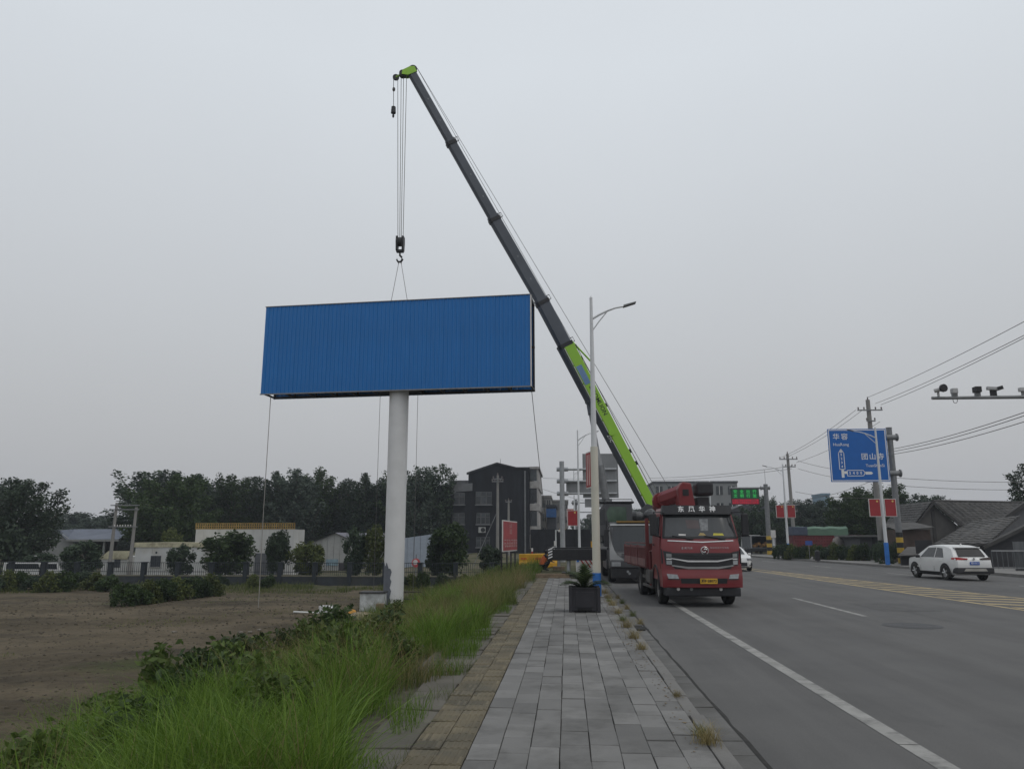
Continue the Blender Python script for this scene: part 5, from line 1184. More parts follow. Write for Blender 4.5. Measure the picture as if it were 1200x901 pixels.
# ================================================================== FOLIAGE BUILDERS
def leaf_quads(P, size, rs, flat=.0, aspect=1.6):
    """one leaf-shaped quad (kite) at every point of P, random facing"""
    n = len(P); a = rs.normal(size=(n, 3)); a /= np.linalg.norm(a, axis=1, keepdims=True) + 1e-9
    a[:, 2] *= (1 - flat * .5); b = rs.normal(size=(n, 3)); b -= a * np.sum(a * b, 1, keepdims=True); b /= np.linalg.norm(b, axis=1, keepdims=True) + 1e-9
    s = size * rs.uniform(.6, 1.3, size=(n, 1))
    V = np.stack([P - a * s * aspect * .5, P + b * s * .42 - a * s * .05, P + a * s * aspect * .5, P - b * s * .42 - a * s * .05], 1).reshape(-1, 3)
    return V, np.arange(4 * n).reshape(n, 4)
def crown_points(rs, n_cl, per, shape, spread, surf=.55):
    """clumps scattered through a crown volume; shape(t)->radius fraction at height t (0..1)"""
    pts = []
    for _ in range(n_cl):
        t = rs.uniform(0, 1); a = rs.uniform(0, 2 * np.pi); r = shape(t) * (surf + (1 - surf) * rs.rand()) if rs.rand() < .75 else shape(t) * rs.rand()
        c = np.array([np.cos(a) * r, np.sin(a) * r, t]); k = int(per * rs.uniform(.6, 1.4)); sp = spread * rs.uniform(.6, 1.35)
        d = rs.normal(size=(k, 3)); d /= np.linalg.norm(d, axis=1, keepdims=True) + 1e-9; d *= (rs.rand(k, 1) ** .45) * sp; pts.append((c, d))
    return pts
def tree_meshes(seed, H, Wd, base, shape, n_cl, per, spread, leaf, mat, trunk_r, limbs=8):
    """returns (trunk mesh, crown mesh) of a tree with the crown from base to H"""
    rs = np.random.RandomState(seed); pts = crown_points(rs, n_cl, per, shape, 1, .55); A = []; tips = []
    for c, d in pts:
        cc = np.array([c[0] * Wd / 2, c[1] * Wd / 2, base + c[2] * (H - base)]); tips.append(cc); A.append(cc + d * spread * np.array([.9, .9, 1.15]))
    A = np.concatenate(A); A[:, 2] = np.clip(A[:, 2], base * .6, None)
    V, f = leaf_quads(A, leaf, rs); me = np_mesh('crown', V, f, np.full(len(f), 4), mat)
    mb = MB(); r = random.Random(seed); kx, ky = r.uniform(-.03, .03) * H, r.uniform(-.03, .03) * H
    mb.tube([(0, 0, -.2), (kx * .4, ky * .3, base * .6), (kx, ky, base + (H - base) * .4), (kx * .6, ky, base + (H - base) * .85)], [trunk_r, trunk_r * .8, trunk_r * .5, trunk_r * .12], 8)
    for c in [tips[i] for i in r.sample(range(len(tips)), min(limbs, len(tips)))]:
        z0 = max(base * .7, min(c[2] - Wd * .22, base + (H - base) * .6)); m_ = Vector((c[0] * .5 + kx * .5, c[1] * .5, (z0 + c[2]) / 2 + .1))
        mb.tube([(kx * .5, ky * .5, z0), m_, Vector(c)], [trunk_r * .42, trunk_r * .25, trunk_r * .06], 5)
    tm = mb.mesh('trunk', smooth=True); tm.materials.append(TRUNK); return tm, me
def tree(kind, loc, label, s=(1, 1, 1), rz=0, name='tree', cat='tree', group=None):
    t = thing(name, label, cat, loc, rz, group); t.scale = s
    obj('trunk', kind[0], None, t); obj('crown', kind[1], None, t); return t
oval = lambda t: max(.12, math.sin(math.pi * min(1, .12 + t * .88)) ** .6 * (1 - .35 * t))
poplar = lambda t: (.55 + .45 * math.sin(math.pi * (.15 + t * .8))) * (1 - .55 * t ** 3)
ball_ = lambda t: math.sqrt(max(.02, 1 - (2 * t - 1) ** 2))
dome = lambda t: math.sqrt(max(.03, 1 - t ** 2))
def limb_tree(seed, H, Wd, base, nl, per, leaf, sig, mat, trunk_r, rise):
    """upswept limbs, each clothed in small leaves thinning toward the tip"""
    rs = np.random.RandomState(seed); A = []; mb = MB(); kx = rs.uniform(-.02, .02) * H
    mb.tube([(0, 0, -.2), (kx * .5, 0, H * .3), (kx, 0, H * .65), (kx, 0, H * .93)], [trunk_r, trunk_r * .75, trunk_r * .4, trunk_r * .08], 7)
    for i in range(nl):
        t0 = (i + rs.rand()) / nl; z0 = base + (H * .80 - base) * t0; a = i * 2.4 + rs.uniform(-.5, .5); prof = math.sin(math.pi * (.22 + .62 * t0)) ** .8
        r1 = Wd / 2 * prof * rs.uniform(.7, 1.12); z1 = min(H * rs.uniform(.96, 1.03), z0 + rise * H * rs.uniform(.6, 1.25)); 
        p0 = np.array([kx * t0, 0, z0]); p1 = np.array([math.cos(a) * r1 + kx, math.sin(a) * r1, z1]); m = (p0 + p1) / 2 + np.array([math.cos(a), math.sin(a), -.4]) * r1 * .18
        k = int(per * rs.uniform(.7, 1.3)); t = (.18 + .82 * rs.rand(k) ** .8)[:, None]; L_ = (1 - t) ** 2 * p0 + 2 * t * (1 - t) * m + t * t * p1
        A.append(L_ + np.clip(rs.normal(size=(k, 3)), -1.7, 1.7) * sig * (1.25 - .75 * t) * np.array([1, 1, .8])); mb.tube([tuple(p0), tuple(m), tuple(p1)], [trunk_r * .32 * (1.1 - t0 * .6), trunk_r * .18, .012], 4)
    k = per * 2; t = rs.rand(k)[:, None]; A.append(np.array([kx, 0, H * .70]) + np.array([0, 0, H * .30]) * t + rs.normal(size=(k, 3)) * sig * (1.1 - .7 * t))
    k = per * 6; q = rs.normal(size=(k, 3)); q = q[np.linalg.norm(q, axis=1) < 1.9] * np.array([Wd * .2, Wd * .2, H * .14]) + np.array([0, 0, base + (H - base) * .38]); A.append(q[q[:, 2] > base * .6])
    V, f = leaf_quads(np.concatenate(A), leaf, rs); tm = mb.mesh('trunk', smooth=True); tm.materials.append(TRUNK); return tm, np_mesh('crown', V, f, np.full(len(f), 4), mat)
POP = [limb_tree(20 + i, 13, 5.6, 1.2, 38, 200, .20, .40, [GREENB, GREEND, GREENB, GREENM][i], .2, .26) for i in range(4)]
BROAD = [limb_tree(40 + i, 12, 11, 1.4, 46, 330, .23, .62, [GREENB, GREEND, GREENM][i], .3, .20) for i in range(3)]
RND = [tree_meshes(60 + i, 3.4, 2.8, .75, ball_, 46, 95, .50, .17, [GREENM, GREEND, GREENY, GREEND][i], .09, 8) for i in range(4)]
BUSH = [tree_meshes(80 + i, 1.5, 2.4, .05, dome, 34, 80, .36, .13, [GREENM, GREEND, GREENY][i], .04, 6) for i in range(3)]

# ---- tall trees behind the sheds
lab = 'tall dark feathery tree in the row behind the white sheds'
spec = [(170, 552, 98, 1, 13), (200, 551, 100, 2, 13), (228, 556, 102, 1, 11), (268, 556, 104, 3, 9), (294, 558, 108, 0, 9), (318, 555, 104, 1, 9), (345, 549, 102, 2, 9.5), (368, 549, 106, 3, 9), (400, 562, 108, 0, 9), (424, 557, 104, 1, 9), (446, 560, 106, 2, 8), (470, 553, 104, 3, 9), (490, 548, 102, 0, 8.5), (509, 545, 104, 1, 9), (250, 566, 112, 2, 10), (382, 568, 114, 1, 12), (332, 572, 118, 0, 12), (455, 570, 116, 2, 12), (282, 572, 112, 3, 12), (310, 575, 114, 2, 12), (356, 574, 112, 0, 12), (408, 576, 112, 3, 12), (432, 574, 114, 0, 12), (478, 574, 112, 1, 12), (500, 572, 112, 2, 11)]
for i, (px, py, Y, k, wd) in enumerate(spec):
    top = gz(px, py, Y); x = gx(px, Y); hh = top - FIELD
    tree(POP[k], (x, Y, FIELD), (lab if i < 14 else 'lower dense tree filling the gaps of the row behind the sheds'), (wd / 5.6 * .78, wd / 5.6 * .78, hh / 13.2), rnd.uniform(0, 6), group='tall trees behind the sheds' if i < 14 else 'filling trees behind the sheds')
lab = 'broad bluish tree rising in the gap beside the twin pole'
for px, py, Y, wd in ((88, 600, 135, 20), (110, 606, 130, 15), (60, 612, 125, 14), (138, 604, 118, 9)):
    tree(BROAD[0], (gx(px, Y), Y, FIELD), lab, (wd / 11, wd / 11, (gz(px, py, Y) - FIELD) / 12.3), rnd.uniform(0, 6), group='trees beyond the blue roofed shed')
Y = 70; tree(BROAD[1], (gx(12, Y), Y, FIELD), 'big spreading dark tree overhanging the blue roofed shed', (.92, .92, (gz(10, 562, Y) - FIELD) / 12.2), 1.0)
Y = 76; tree(BROAD[0], (gx(-40, Y), Y, FIELD), 'big dark tree next to the spreading one at the field corner', (1.0, 1.0, (gz(-20, 556, Y) - FIELD) / 12.2), 2.4)
Y = 86; tree(BROAD[2], (gx(200, Y), Y, FIELD), 'huge dense dark tree towering over the low white shed', (1.02, .9, (gz(200, 556, Y) - FIELD) / 12.2), 4.4)
Y = 66; tree(BUSH[1], (gx(4, Y), Y, FIELD), 'dark tall bush beneath the big spreading tree', (2.2, 2.0, 2.6), .5, 'bush', 'bush')
# ---- clipped round trees by the fence
for px, py, w_, k, lab in ((214, 641, 36, 1, 'small round dark tree in front of the low white shed'), (270, 627, 66, 0, 'wide bushy tree hiding the joint of the two white sheds'), (327, 625, 32, 3, 'narrow upright clipped tree at the white shed corner'), (362, 638, 42, 2, 'low round clipped tree before the grey gabled shed'), (416, 622, 32, 1, 'slim tree with bare trunk in front of the gabled shed'), (441, 620, 30, 2, 'yellowish round tree just beside the billboard mast'), (527, 618, 50, 0, 'big round olive tree beside the black building'), (512, 628, 28, 1, 'smaller round tree tucked against the olive one by the black building'), (574, 641, 30, 1, 'dark round tree at the foot of the concrete pole'), (98, 637, 52, 1, 'dark round bushy tree before the blue roofed shed'), (50, 650, 46, 1, 'low dark tree left of the blue roofed shed'), (200, 622, 26, 2, 'brownish round tree top showing above the low white shed')):
    Y = 63.5 if px != 200 else 80; g0 = float(ground_h(gx(px, Y), Y)); hh = gz(px, py, Y) - g0; wd = w_ / 900 * Y
    tree(RND[k], (gx(px, Y), Y, g0), lab, (wd / 3.0, wd / 3.0, hh / 3.5), rnd.uniform(0, 6), 'round_tree')
# ---- hedge in the field and low scrub by the fence
for i in range(9):
    px = 140 + i * 12.5; p = atz(px, 711 - i * 1.5, FIELD); tree(BUSH[i % 3 if i % 3 != 1 else 0], (p.x, p.y + .4, FIELD), 'leafy shrub in the dark overgrown hedge on the bare field', (.7, .7, .55 + .2 * rnd.random()), rnd.uniform(0, 6), 'shrub', 'shrub', 'overgrown hedge on the field')
for i, px in enumerate(range(-20, 150, 17)):
    Y = 50 + rnd.uniform(-2, 2); tree(BUSH[i % 3], (gx(px, Y), Y, FIELD), 'low scrub bush along the fence below the twin pole', (.8, .7, .45 + .35 * rnd.random()), rnd.uniform(0, 6), 'bush', 'bush', 'scrub along the field edge')
for i, px in enumerate((262, 300, 318, 470, 483, 497, 520, 545, 560)):
    Y = 54; tree(BUSH[(i + 1) % 3], (gx(px, Y), Y, FIELD), 'small weed bush at the foot of the low fence wall', (.5, .5, .5 + .25 * rnd.random()), rnd.uniform(0, 6), 'bush', 'bush', 'weeds along the fence wall')

# ================================================================== LEFT: FENCE AND SHEDS
FY = 58.0
fn = thing('yard_fence', 'low dark wall with posts and thin rails between the field and the sheds', 'fence', (0, FY, FIELD))
fx0, fx1 = gx(-60, FY), gx(618, FY)
FD = M('fence_dark', (.02, .026, .032), .7, var=.2); FW = M('fence_wall', (.036, .042, .048), .85, var=.25, scale=1.5, stain=(.07, .066, .055), st_scale=.6, st_amt=.5)
MB().bx(fx0, fx1, -.1, .1, -.2, .62).build('low_wall', FW, fn); MB().bx(fx0, fx1, -.14, .14, .62, .70).build('wall_coping', M('coping', (.16, .15, .11), .85, var=.2), fn)
for z in (.95, 1.62): MB().bx(fx0, fx1, -.02, .02, z - .02, z + .02).build('rail', FD, fn)
n = int((fx1 - fx0) / 2.62)
for i in range(n + 1):
    x = fx0 + i * (fx1 - fx0) / n; MB().bx(x - .15, x + .15, -.19, .19, -.2, 1.6).build('post', FD, fn); MB().bx(x - .19, x + .19, -.24, .24, 1.6, 1.67).build('post_cap', FD, fn)
mb = MB(); x = fx0
while x < fx1: mb.bx(x - .012, x + .012, -.012, .012, .70, 1.62); x += .16
tag(mb.build('picket_bars', FD, fn), kind='stuff')
WALLW = M('whitewashed_wall', (.50, .505, .50), .85, var=.1, scale=.8, stain=(.30, .27, .2), st_scale=.5, st_amt=.55, detail=6)
CREAM = M('stained_cream', (.46, .43, .30), .85, var=.2, scale=1.5, stain=(.10, .08, .055), st_scale=1.1, st_amt=.85, detail=8)
SHEETW = M('pale_sheet', (.47, .47, .46), .7, var=.08, scale=.7, stain=(.3, .28, .24), st_scale=.5, st_amt=.5)
ROOFB = M('slate_blue_roof', (.105, .12, .155), .6, var=.12, scale=1)
def panelled(t, x0, x1, z0, z1, y, n, mat, nm='wall_panel'):
    w_ = (x1 - x0) / n
    for i in range(n): MB().bx(x0 + i * w_ + .012, x0 + (i + 1) * w_ - .012, y, y + .08, z0, z1).build(nm, mat, t)
# low white shed
Y = 68.0; x0, x1, zt = gx(159, Y), gx(240, Y), gz(200, 641, Y); zc = gz(200, 635.5, Y)
sh = thing('low_shed', 'low white rendered shed with stained cream parapet and one dark window', 'shed', (0, Y, FIELD))
f = -FIELD
panelled(sh, x0, x1, 0, zt + f, 0, 4, WALLW); MB().bx(x0, x1, .08, 6, 0, zt + f - .02).build('wall_body', WALLW, sh)
MB().bx(x0 - .1, x1 + .6, -.06, 6, zt + f, zc + f).build('parapet', CREAM, sh)
wx0, wx1 = gx(178, Y), gx(190, Y); wz0, wz1 = gz(184, 664, Y) + f, gz(184, 651, Y) + f
wn_ = MB().bx(wx0, wx1, -.03, .0, wz0, wz1).build('window', M('shed_window', (.045, .05, .058), .3, var=.3), sh); MB().bx((wx0 + wx1) / 2 - .03, (wx0 + wx1) / 2 + .03, -.05, -.03, wz0, wz1).build('mullion', FD, wn_); MB().bx(wx0 - .06, wx1 + .06, -.06, .02, wz0 - .08, wz0).build('sill', CONC, wn_)
MB().cyl(((wx0 + wx1) / 2, -.04, wz1 + .28), ((wx0 + wx1) / 2, .01, wz1 + .28), .09, n=10).build('wall_lamp', FD, sh)
# small annexe left of it
Y = 70.0; x0, x1 = gx(121, Y), gx(151, Y); an = thing('small_annexe', 'small white annexe with sloping cream roof between the twin poles', 'shed', (0, Y, FIELD))
MB().bx(x0, x1, 0, 4, 0, gz(130, 652, Y) + f).build('wall', WALLW, an); MB().prism([(x0 - .3, gz(130, 655, Y) + f), (x1, gz(130, 655, Y) + f), (x1, gz(130, 645.5, Y) + f), (x0 + .6, gz(130, 645.5, Y) + f)], 'y', -.1, .5).build('sloping_fascia', CREAM, an)
MB().bx(gx(136, Y), gx(143, Y), -.04, .0, .8, 1.9).build('window', M('shed_window', (.045, .05, .058)), an)
# tall white shed with yellow rail
Y = 74.0; x0, x1, zt = gx(228, Y), gx(344, Y), gz(290, 620, Y) + f
ts = thing('tall_shed', 'tall white panelled shed with a rusty yellow railing along its roof', 'shed', (0, Y, FIELD))
panelled(ts, x0, x1, 0, zt, 0, 12, SHEETW); MB().bx(x0, x1, .08, 3, 0, zt - .03).build('wall_body', SHEETW, ts)
YR = M('rusty_yellow', (.30, .20, .06), .7, var=.25, stain=(.14, .07, .03), st_scale=1.5, st_amt=.7)
for z in (zt + .06, zt + .30, zt + .56): MB().bx(x0, x1, -.02, .03, z - .035, z + .035).build('roof_rail', YR, ts)
n = 44
for i in range(n + 1): x = x0 + (x1 - x0) * i / n; MB().bx(x - .045, x + .045, -.03, .02, zt, zt + .6).build('rail_bar', YR, ts)
MB().bx(x0, x1, .1, 3, zt, zt + .03).build('roof', DGALV, ts)
MB().bx(gx(300, Y), gx(330, Y), -.10, -.02, 0, gz(310, 648, Y) + f).build('gate_panel', M('grey_gate', (.10, .105, .115), .7, var=.2), ts)
# grey gabled shed
Y = 84.0; gs_ = thing('gabled_shed', 'pale grey gabled shed with slate roof and a small blue window', 'shed', (0, Y, FIELD))
xl, xa, xr = gx(362, Y), gx(393, Y), gx(428, Y); ze, zp = gz(370, 637, Y) + f, gz(393, 624.5, Y) + f; zr = gz(428, 641, Y) + f
PG = M('pale_grey_sheet', (.33, .33, .32), .7, var=.08)
n = 9
for i in range(n):
    a_, b_ = xl + (xr - xl) * i / n + .015, xl + (xr - xl) * (i + 1) / n - .015
    zf = lambda x: ze + (zp - ze) * (x - xl) / (xa - xl) if x < xa else zp + (zr - zp) * (x - xa) / (xr - xa)
    pts = [(a_, 0), (b_, 0), (b_, zf(b_))] + ([(xa, zp)] if a_ < xa < b_ else []) + [(a_, zf(a_))]
    MB().prism(pts, 'y', 0, .08).build('wall_panel', PG, gs_)
MB().prism([(xl, 0), (xr, 0), (xr, zr - .05), (xa, zp - .05), (xl, ze - .05)], 'y', .1, 14).build('wall_body', PG, gs_)
dxr = gx(444, Y) - xr
MB().add([(xl - .3, -.3, ze - .08), (xa, -.3, zp + .06), (xa + dxr, 13, zp + .06), (xl - .3, 13, ze - .08)], [(0, 1, 2, 3)]).add([(xa, -.3, zp + .06), (xr + .4, -.3, zr - .02), (xr + .4 + dxr, 13, zr + 1.0), (xa + dxr + 2.0, 13, zp + .06)], [(0, 1, 2, 3)]).build('roof', M('purple_slate', (.13, .125, .15), .6, var=.1), gs_)
MB().bx(gx(383, Y), gx(397, Y), -.05, .0, gz(390, 662.5, Y) + f, gz(390, 655, Y) + f).build('window', M('pale_blue_glass', (.22, .31, .36), .2, var=.3, scale=3), gs_)
MB().bx(gx(398, Y), gx(428, Y), -.06, -.01, 0, gz(410, 660, Y) + f).build('dark_plinth', M('dark_brown', (.05, .045, .05), .8), gs_); MB().cyl((gx(421, Y), -.15, 0), (gx(421, Y), -.15, zr), .09, n=8).build('downpipe', WFRAME, gs_)
# pale blue shed right of the mast
Y = 78.0; ps = thing('blue_grey_shed', 'pale blue grey sheet shed with sloping roof line right of the mast', 'shed', (0, Y, FIELD))
x0, x1 = gx(462, Y), gx(508, Y); z0, z1 = gz(462, 632, Y) + f, gz(508, 625.5, Y) + f; PB = M('pale_blue_sheet', (.30, .34, .40), .6, var=.07); n = 6
for i in range(n):
    a_, b_ = x0 + (x1 - x0) * i / n + .015, x0 + (x1 - x0) * (i + 1) / n - .015; MB().prism([(a_, 0), (b_, 0), (b_, z0 + (z1 - z0) * (i + 1) / n), (a_, z0 + (z1 - z0) * i / n)], 'y', 0, .08).build('wall_panel', PB, ps)
MB().prism([(x0, 0), (x1, 0), (x1, z1 - .05), (x0, z0 - .05)], 'y', .1, 8).build('wall_body', PB, ps); MB().bx(x1 + .02, x1 + .14, -.02, .1, 0, z1).build('corner_trim', WFRAME, ps)
rs_ = thing('round_sign', 'round red and white sign on a short post before the pale blue shed', 'sign', (gx(488, 61), 61, FIELD)); MB().cyl((0, 0, 0), (0, 0, 2.2), .04, n=8).build('post', DGALV, rs_)
MB().cyl((0, -.04, 1.55), (0, -.07, 1.55), .34, n=20).build('disc', M('sign_pink_red', (.5, .07, .08), .5), rs_); MB().cyl((-.05, -.07, 1.6), (-.05, -.09, 1.6), .2, n=16).build('white_mark', M('sign_white', (.6, .55, .55), .5), rs_)
# blue roofed open shed at far left
Y = 88.0; os_ = thing('open_shed', 'open fronted grey shed with slate blue roof at the field corner', 'shed', (0, Y, FIELD))
xl, xm, xr = gx(50, Y), gx(80.5, Y), gx(140, Y); ze, zp = gz(60, 632, Y) + f, gz(66, 622, Y) + f; OG = M('shed_grey', (.26, .265, .26), .8, var=.1)
MB().prism([(xl, 0), (xm, 0), (xm, ze), (gx(66, Y), zp), (xl, ze - .1)], 'y', 0, .15).build('gable_wall', OG, os_)
MB().add([(xm - .2, -.3, ze), (xr, -.3, ze + .05), (gx(128, Y), 5, zp + .3), (gx(66, Y), 3.0, zp + .25)], [(0, 1, 2, 3)]).add([(xl - .3, -.3, ze - .12), (gx(66, Y) , -.2, zp + .06), (gx(66, Y), 3, zp + .25), (xl - .2, 6, ze)], [(0, 1, 2, 3)]).add([(gx(66, Y), -.2, zp + .06), (xm - .2, -.3, ze), (gx(66, Y), 3, zp + .25)], [(0, 1, 2)]).build('roof', ROOFB, os_)
MB().bx(xm - .2, xr, -.34, -.28, ze - .22, ze + .02).build('gutter', OG, os_)
MB().bx(xm, xr - 2.5, 3.5, 3.7, 0, ze).build('back_wall', M('dark_interior', (.05, .045, .04), .9), os_); MB().bx(xm, xm + .55, -.05, .2, 0, ze - .2).build('corner_pier', OG, os_)
for px in (104, 122): MB().bx(gx(px, Y) - .1, gx(px, Y) + .1, -.1, .1, 0, ze).build('pillar', OG, os_)
kb_ = thing('kiosk', 'tiny white roofed booth half hidden by dark bushes', 'booth', (gx(52, 64), 64, FIELD)); MB().bx(-.55, .55, -.4, .4, 0, 1.85).build('wall', M('kiosk_wall', (.25, .25, .25), .8), kb_); MB().bx(-.62, .62, -.5, .5, 1.85, 2.0).build('roof', WALLW, kb_)
for i, (px, wv) in enumerate(((34, 3.2), (62, 1.6))):
    c = thing('parked_van', ('white parked van behind the fence, longest one under the trees', 'short white parked van behind the fence by the kiosk')[i], 'van', (gx(px, 62), 62, FIELD)); mb = MB(); mb.prism([(-wv / 2 * 1.3, .35), (wv / 2 * 1.3, .35), (wv / 2 * 1.3, .85), (wv / 2 * .95, 1.0), (wv / 2 * .7, 1.5), (-wv / 2 * 1.25, 1.5)], 'y', 0, 1.5); mb.build('body', WCAR, c, bevel=.08)
    MB().prism([(-wv / 2 * 1.1, .95), (wv / 2 * .75, .95), (wv / 2 * .6, 1.38), (-wv / 2 * 1.1, 1.38)], 'y', -.015, .01).build('windows', GLASSD, c)
    for s in (-1, 1): MB().cyl((s * wv * .42, -.02, .32), (s * wv * .42, .2, .32), .32, n=16).build('wheel', RUBBER, c)

# ================================================================== MIDDLE: BLACK BUILDING AND STREET BEYOND
Y = 104.0
bk = thing('black_building', 'black clad four storey building with gabled top and street side balconies', 'building', (0, Y, -.4))
BLK = M('black_cladding', (.0075, .0085, .0120), .75, var=.25, scale=.6, stain=(.02, .022, .03), st_scale=.3, st_amt=.6, stretch=(3, 3, .6))
f2 = .4; X = lambda px: gx(px, Y); Z = lambda py: gz(570, py, Y) + f2
MB().prism([(X(511), 0), (X(621), 0), (X(621), Z(548)), (X(605), Z(548)), (X(582), Z(542.5)), (X(548), Z(554)), (X(548), Z(568)), (X(511), Z(574))], 'y', 0, 15).build('wall', BLK, bk)
GP = M('grey_parapet', (.15, .155, .16), .85, var=.15)
MB().prism([(X(512), Z(581)), (X(529), Z(580)), (X(534), Z(576)), (X(553), Z(575)), (X(553), Z(566)), (X(512), Z(569))], 'y', -.12, -.02).build('grey_cladding', GP, bk)
MB().bx(X(524), X(548), 2.5, 10, Z(569), Z(561)).build('roof_room', GP, bk)
MB().prism([(X(546), Z(556)), (X(582), Z(544)), (X(606), Z(549.5)), (X(621), Z(549.5)), (X(621), Z(547.5)), (X(605), Z(547.5)), (X(582), Z(541.8)), (X(546), Z(553.5))], 'y', -.15, .3).build('roof_edge', M('roof_edge_dark', (.03, .03, .034), .7), bk)
for (a_, b_, c_, d_) in ((531, 544, 577, 591), (557, 576, 576, 591), (530, 544, 601, 614), (558, 574, 601, 614), (558, 574, 629, 641)):
    w_ = MB().bx(X(a_), X(b_), -.10, -.02, Z(d_), Z(c_)).build('window', M('grimy_frame', (.085, .088, .09), .7, var=.2), bk)
    npn = 3 if b_ - a_ > 15 else 2; pw = (X(b_) - X(a_)) / npn
    for i in range(npn):
        for (v0, v1) in ((.06, .62), (.68, .95)):
            zz0, zz1 = Z(d_) + (Z(c_) - Z(d_)) * v0, Z(d_) + (Z(c_) - Z(d_)) * v1; MB().bx(X(a_) + i * pw + .07, X(a_) + (i + 1) * pw - .07, -.115, -.10, zz0, zz1).build('pane', BGLASS, w_)
    MB().bx(X(a_) - .1, X(b_) + .1, -.22, -.02, Z(d_) - .14, Z(d_)).build('sill', GP, w_)
ac = MB().bx(X(561), X(569), -.45, -.02, Z(624), Z(617.5)).build('air_conditioner', M('ac_white', (.38, .38, .37), .6), bk); MB().cyl((X(566.2), -.47, Z(620.8)), (X(566.2), -.44, Z(620.8)), .3, n=16).build('fan', DARKP, ac)
MB().cyl((X(615.5), -.15, 0), (X(615.5), -.15, Z(552)), .12, n=8).build('downpipe', M('pipe_grey', (.14, .145, .15), .6), bk)
MB().bx(X(545), X(580), -.4, -.02, 0, Z(648)).build('plinth', GP, bk)
# street front with balconies (faces the road)
xf = X(621); BALC = M('balcony_pale', (.30, .29, .28), .8, var=.15); 
for k in range(4):
    zb = .2 + k * 2.98
    if k: MB().bx(xf + .002, xf + 1.25, .3, 14.8, zb - .18, zb + .75).build('balcony', BALC, bk)
    for j in range(5):
        y0_ = .5 + j * 2.9; w_ = MB().bx(xf + (1.0 if k else .002), xf + (1.12 if k else .06), y0_, y0_ + 2.5, zb + .78, zb + 2.7).build('glazing', BGLASS, bk)
        MB().bx(xf + (1.12 if k else .06), xf + (1.17 if k else .1), y0_ + 1.2, y0_ + 1.3, zb + .78, zb + 2.7).build('mullion', WFRAME, w_); MB().bx(xf + (1.0 if k else .002), xf + (1.16 if k else .1), y0_ - .12, y0_, zb + .78, zb + 2.7).build('mullion', WFRAME, w_)
    if k: MB().bx(xf + .95, xf + 1.18, .28, .5, zb + .78, zb + 2.75).build('corner_post', BALC, bk); MB().bx(xf + .05, xf + 1.0, .30, .36, zb + .78, zb + 2.7).build('end_glazing', BGLASS, bk)
MB().bx(xf, xf + 1.35, .1, 15, Z(549.5), Z(549.5) + .3).build('eave_slab', BALC, bk)
mb = MB(); mb.cyl((X(584), 3, Z(544)), (X(584), 3, Z(535)), .03, n=5); mb.build('aerial', DGALV, bk)
# farther blocks along the street
def block(name, label, px0, px1, pyt, Y, dep, mat, win=None, base=-.3, group=None, roofmat=None):
    t = thing(name, label, 'building', (0, Y, base), 0, group); x0, x1, zt = gx(px0, Y), gx(px1, Y), gz((px0 + px1) / 2, pyt, Y) - base
    MB().bx(x0, x1, 0, dep, 0, zt).build('wall', mat, t); MB().bx(x0 - .12, x1 + .12, -.12, dep + .1, zt, zt + .35).build('parapet', roofmat or mat, t)
    if win:
        nx, nz, wf_ = win; pw = (x1 - x0) / nx; ph = zt / nz
        for i in range(nx):
            for j in range(nz):
                w_ = MB().bx(x0 + i * pw + pw * (.5 - wf_ / 2), x0 + i * pw + pw * (.5 + wf_ / 2), -.06, 0, j * ph + ph * .3, j * ph + ph * .82).build('window', BGLASS, t)
                MB().bx(x0 + i * pw + pw * .48, x0 + i * pw + pw * .52, -.09, -.06, j * ph + ph * .3, j * ph + ph * .82).build('mullion', WFRAME, w_)
    return t
PLASTER = M('grey_plaster', (.19, .185, .175), .85, var=.15, scale=.5, stain=(.12, .115, .105), st_scale=.3, st_amt=.6)
block('street_building', 'grey plastered block standing just past the black building', 630, 646, 583, 124, 14, PLASTER, (3, 4, .6))
b_ = block('street_building', 'dark shop building with a bright blue upper panel past the black building', 641, 652, 594, 112, 10, M('dark_shop', (.05, .052, .06), .7), None); MB().bx(gx(641, 112) - .05, gx(652, 112) + .05, -.3, -.1, gz(646, 606, 112) + .3, gz(646, 596, 112) + .3).build('blue_panel', M('blue_panel', (.03, .10, .26), .5), b_)
block('street_building', 'grey flat roofed block behind the blue panelled shop', 646, 666, 588, 136, 14, PLASTER, (4, 4, .55))
block('street_building', 'far pale house closing the view under the sign gantry', 690, 720, 604, 170, 12, PLASTER, (4, 3, .5))
# black hoarding
Y = 72.0; ho = thing('hoarding', 'long black site hoarding across the pavement behind the outrigger', 'hoarding', (0, Y, 0)); x0, x1, zt = gx(622, Y), gx(692, Y), gz(655, 620.5, Y); n = 7
for i in range(n): MB().bx(x0 + (x1 - x0) * i / n + .01, x0 + (x1 - x0) * (i + 1) / n - .01, 0, .06, .0, zt + rnd.uniform(-.04, .04)).build('panel', M('hoarding_black', (.013, .014, .018), .7, var=.3, rnd_=.3), ho)
for i in range(n + 1): MB().bx(x0 + (x1 - x0) * i / n - .04, x0 + (x1 - x0) * i / n + .04, .061, .14, 0, zt).build('post', BLACKST, ho)
cp = thing('speed_camera', 'slim white pole with a small white camera by the black hoarding', 'camera', (gx(651.5, 66), 66, .08)); z = gz(652, 622, 66); MB().cyl((0, 0, 0), (0, 0, z), .055, n=10).build('pole', WPOLE, cp); MB().tube([(0, 0, z - .05), (.35, -.05, z)], .03, 6).build('arm', WPOLE, cp); MB().bx(.2, .5, -.2, .05, z - .16, z + .02).build('camera_head', WFRAME, cp, bevel=.02); MB().bx(-.16, .02, -.1, .1, z - 1.3, z - .9).build('control_box', WFRAME, cp)
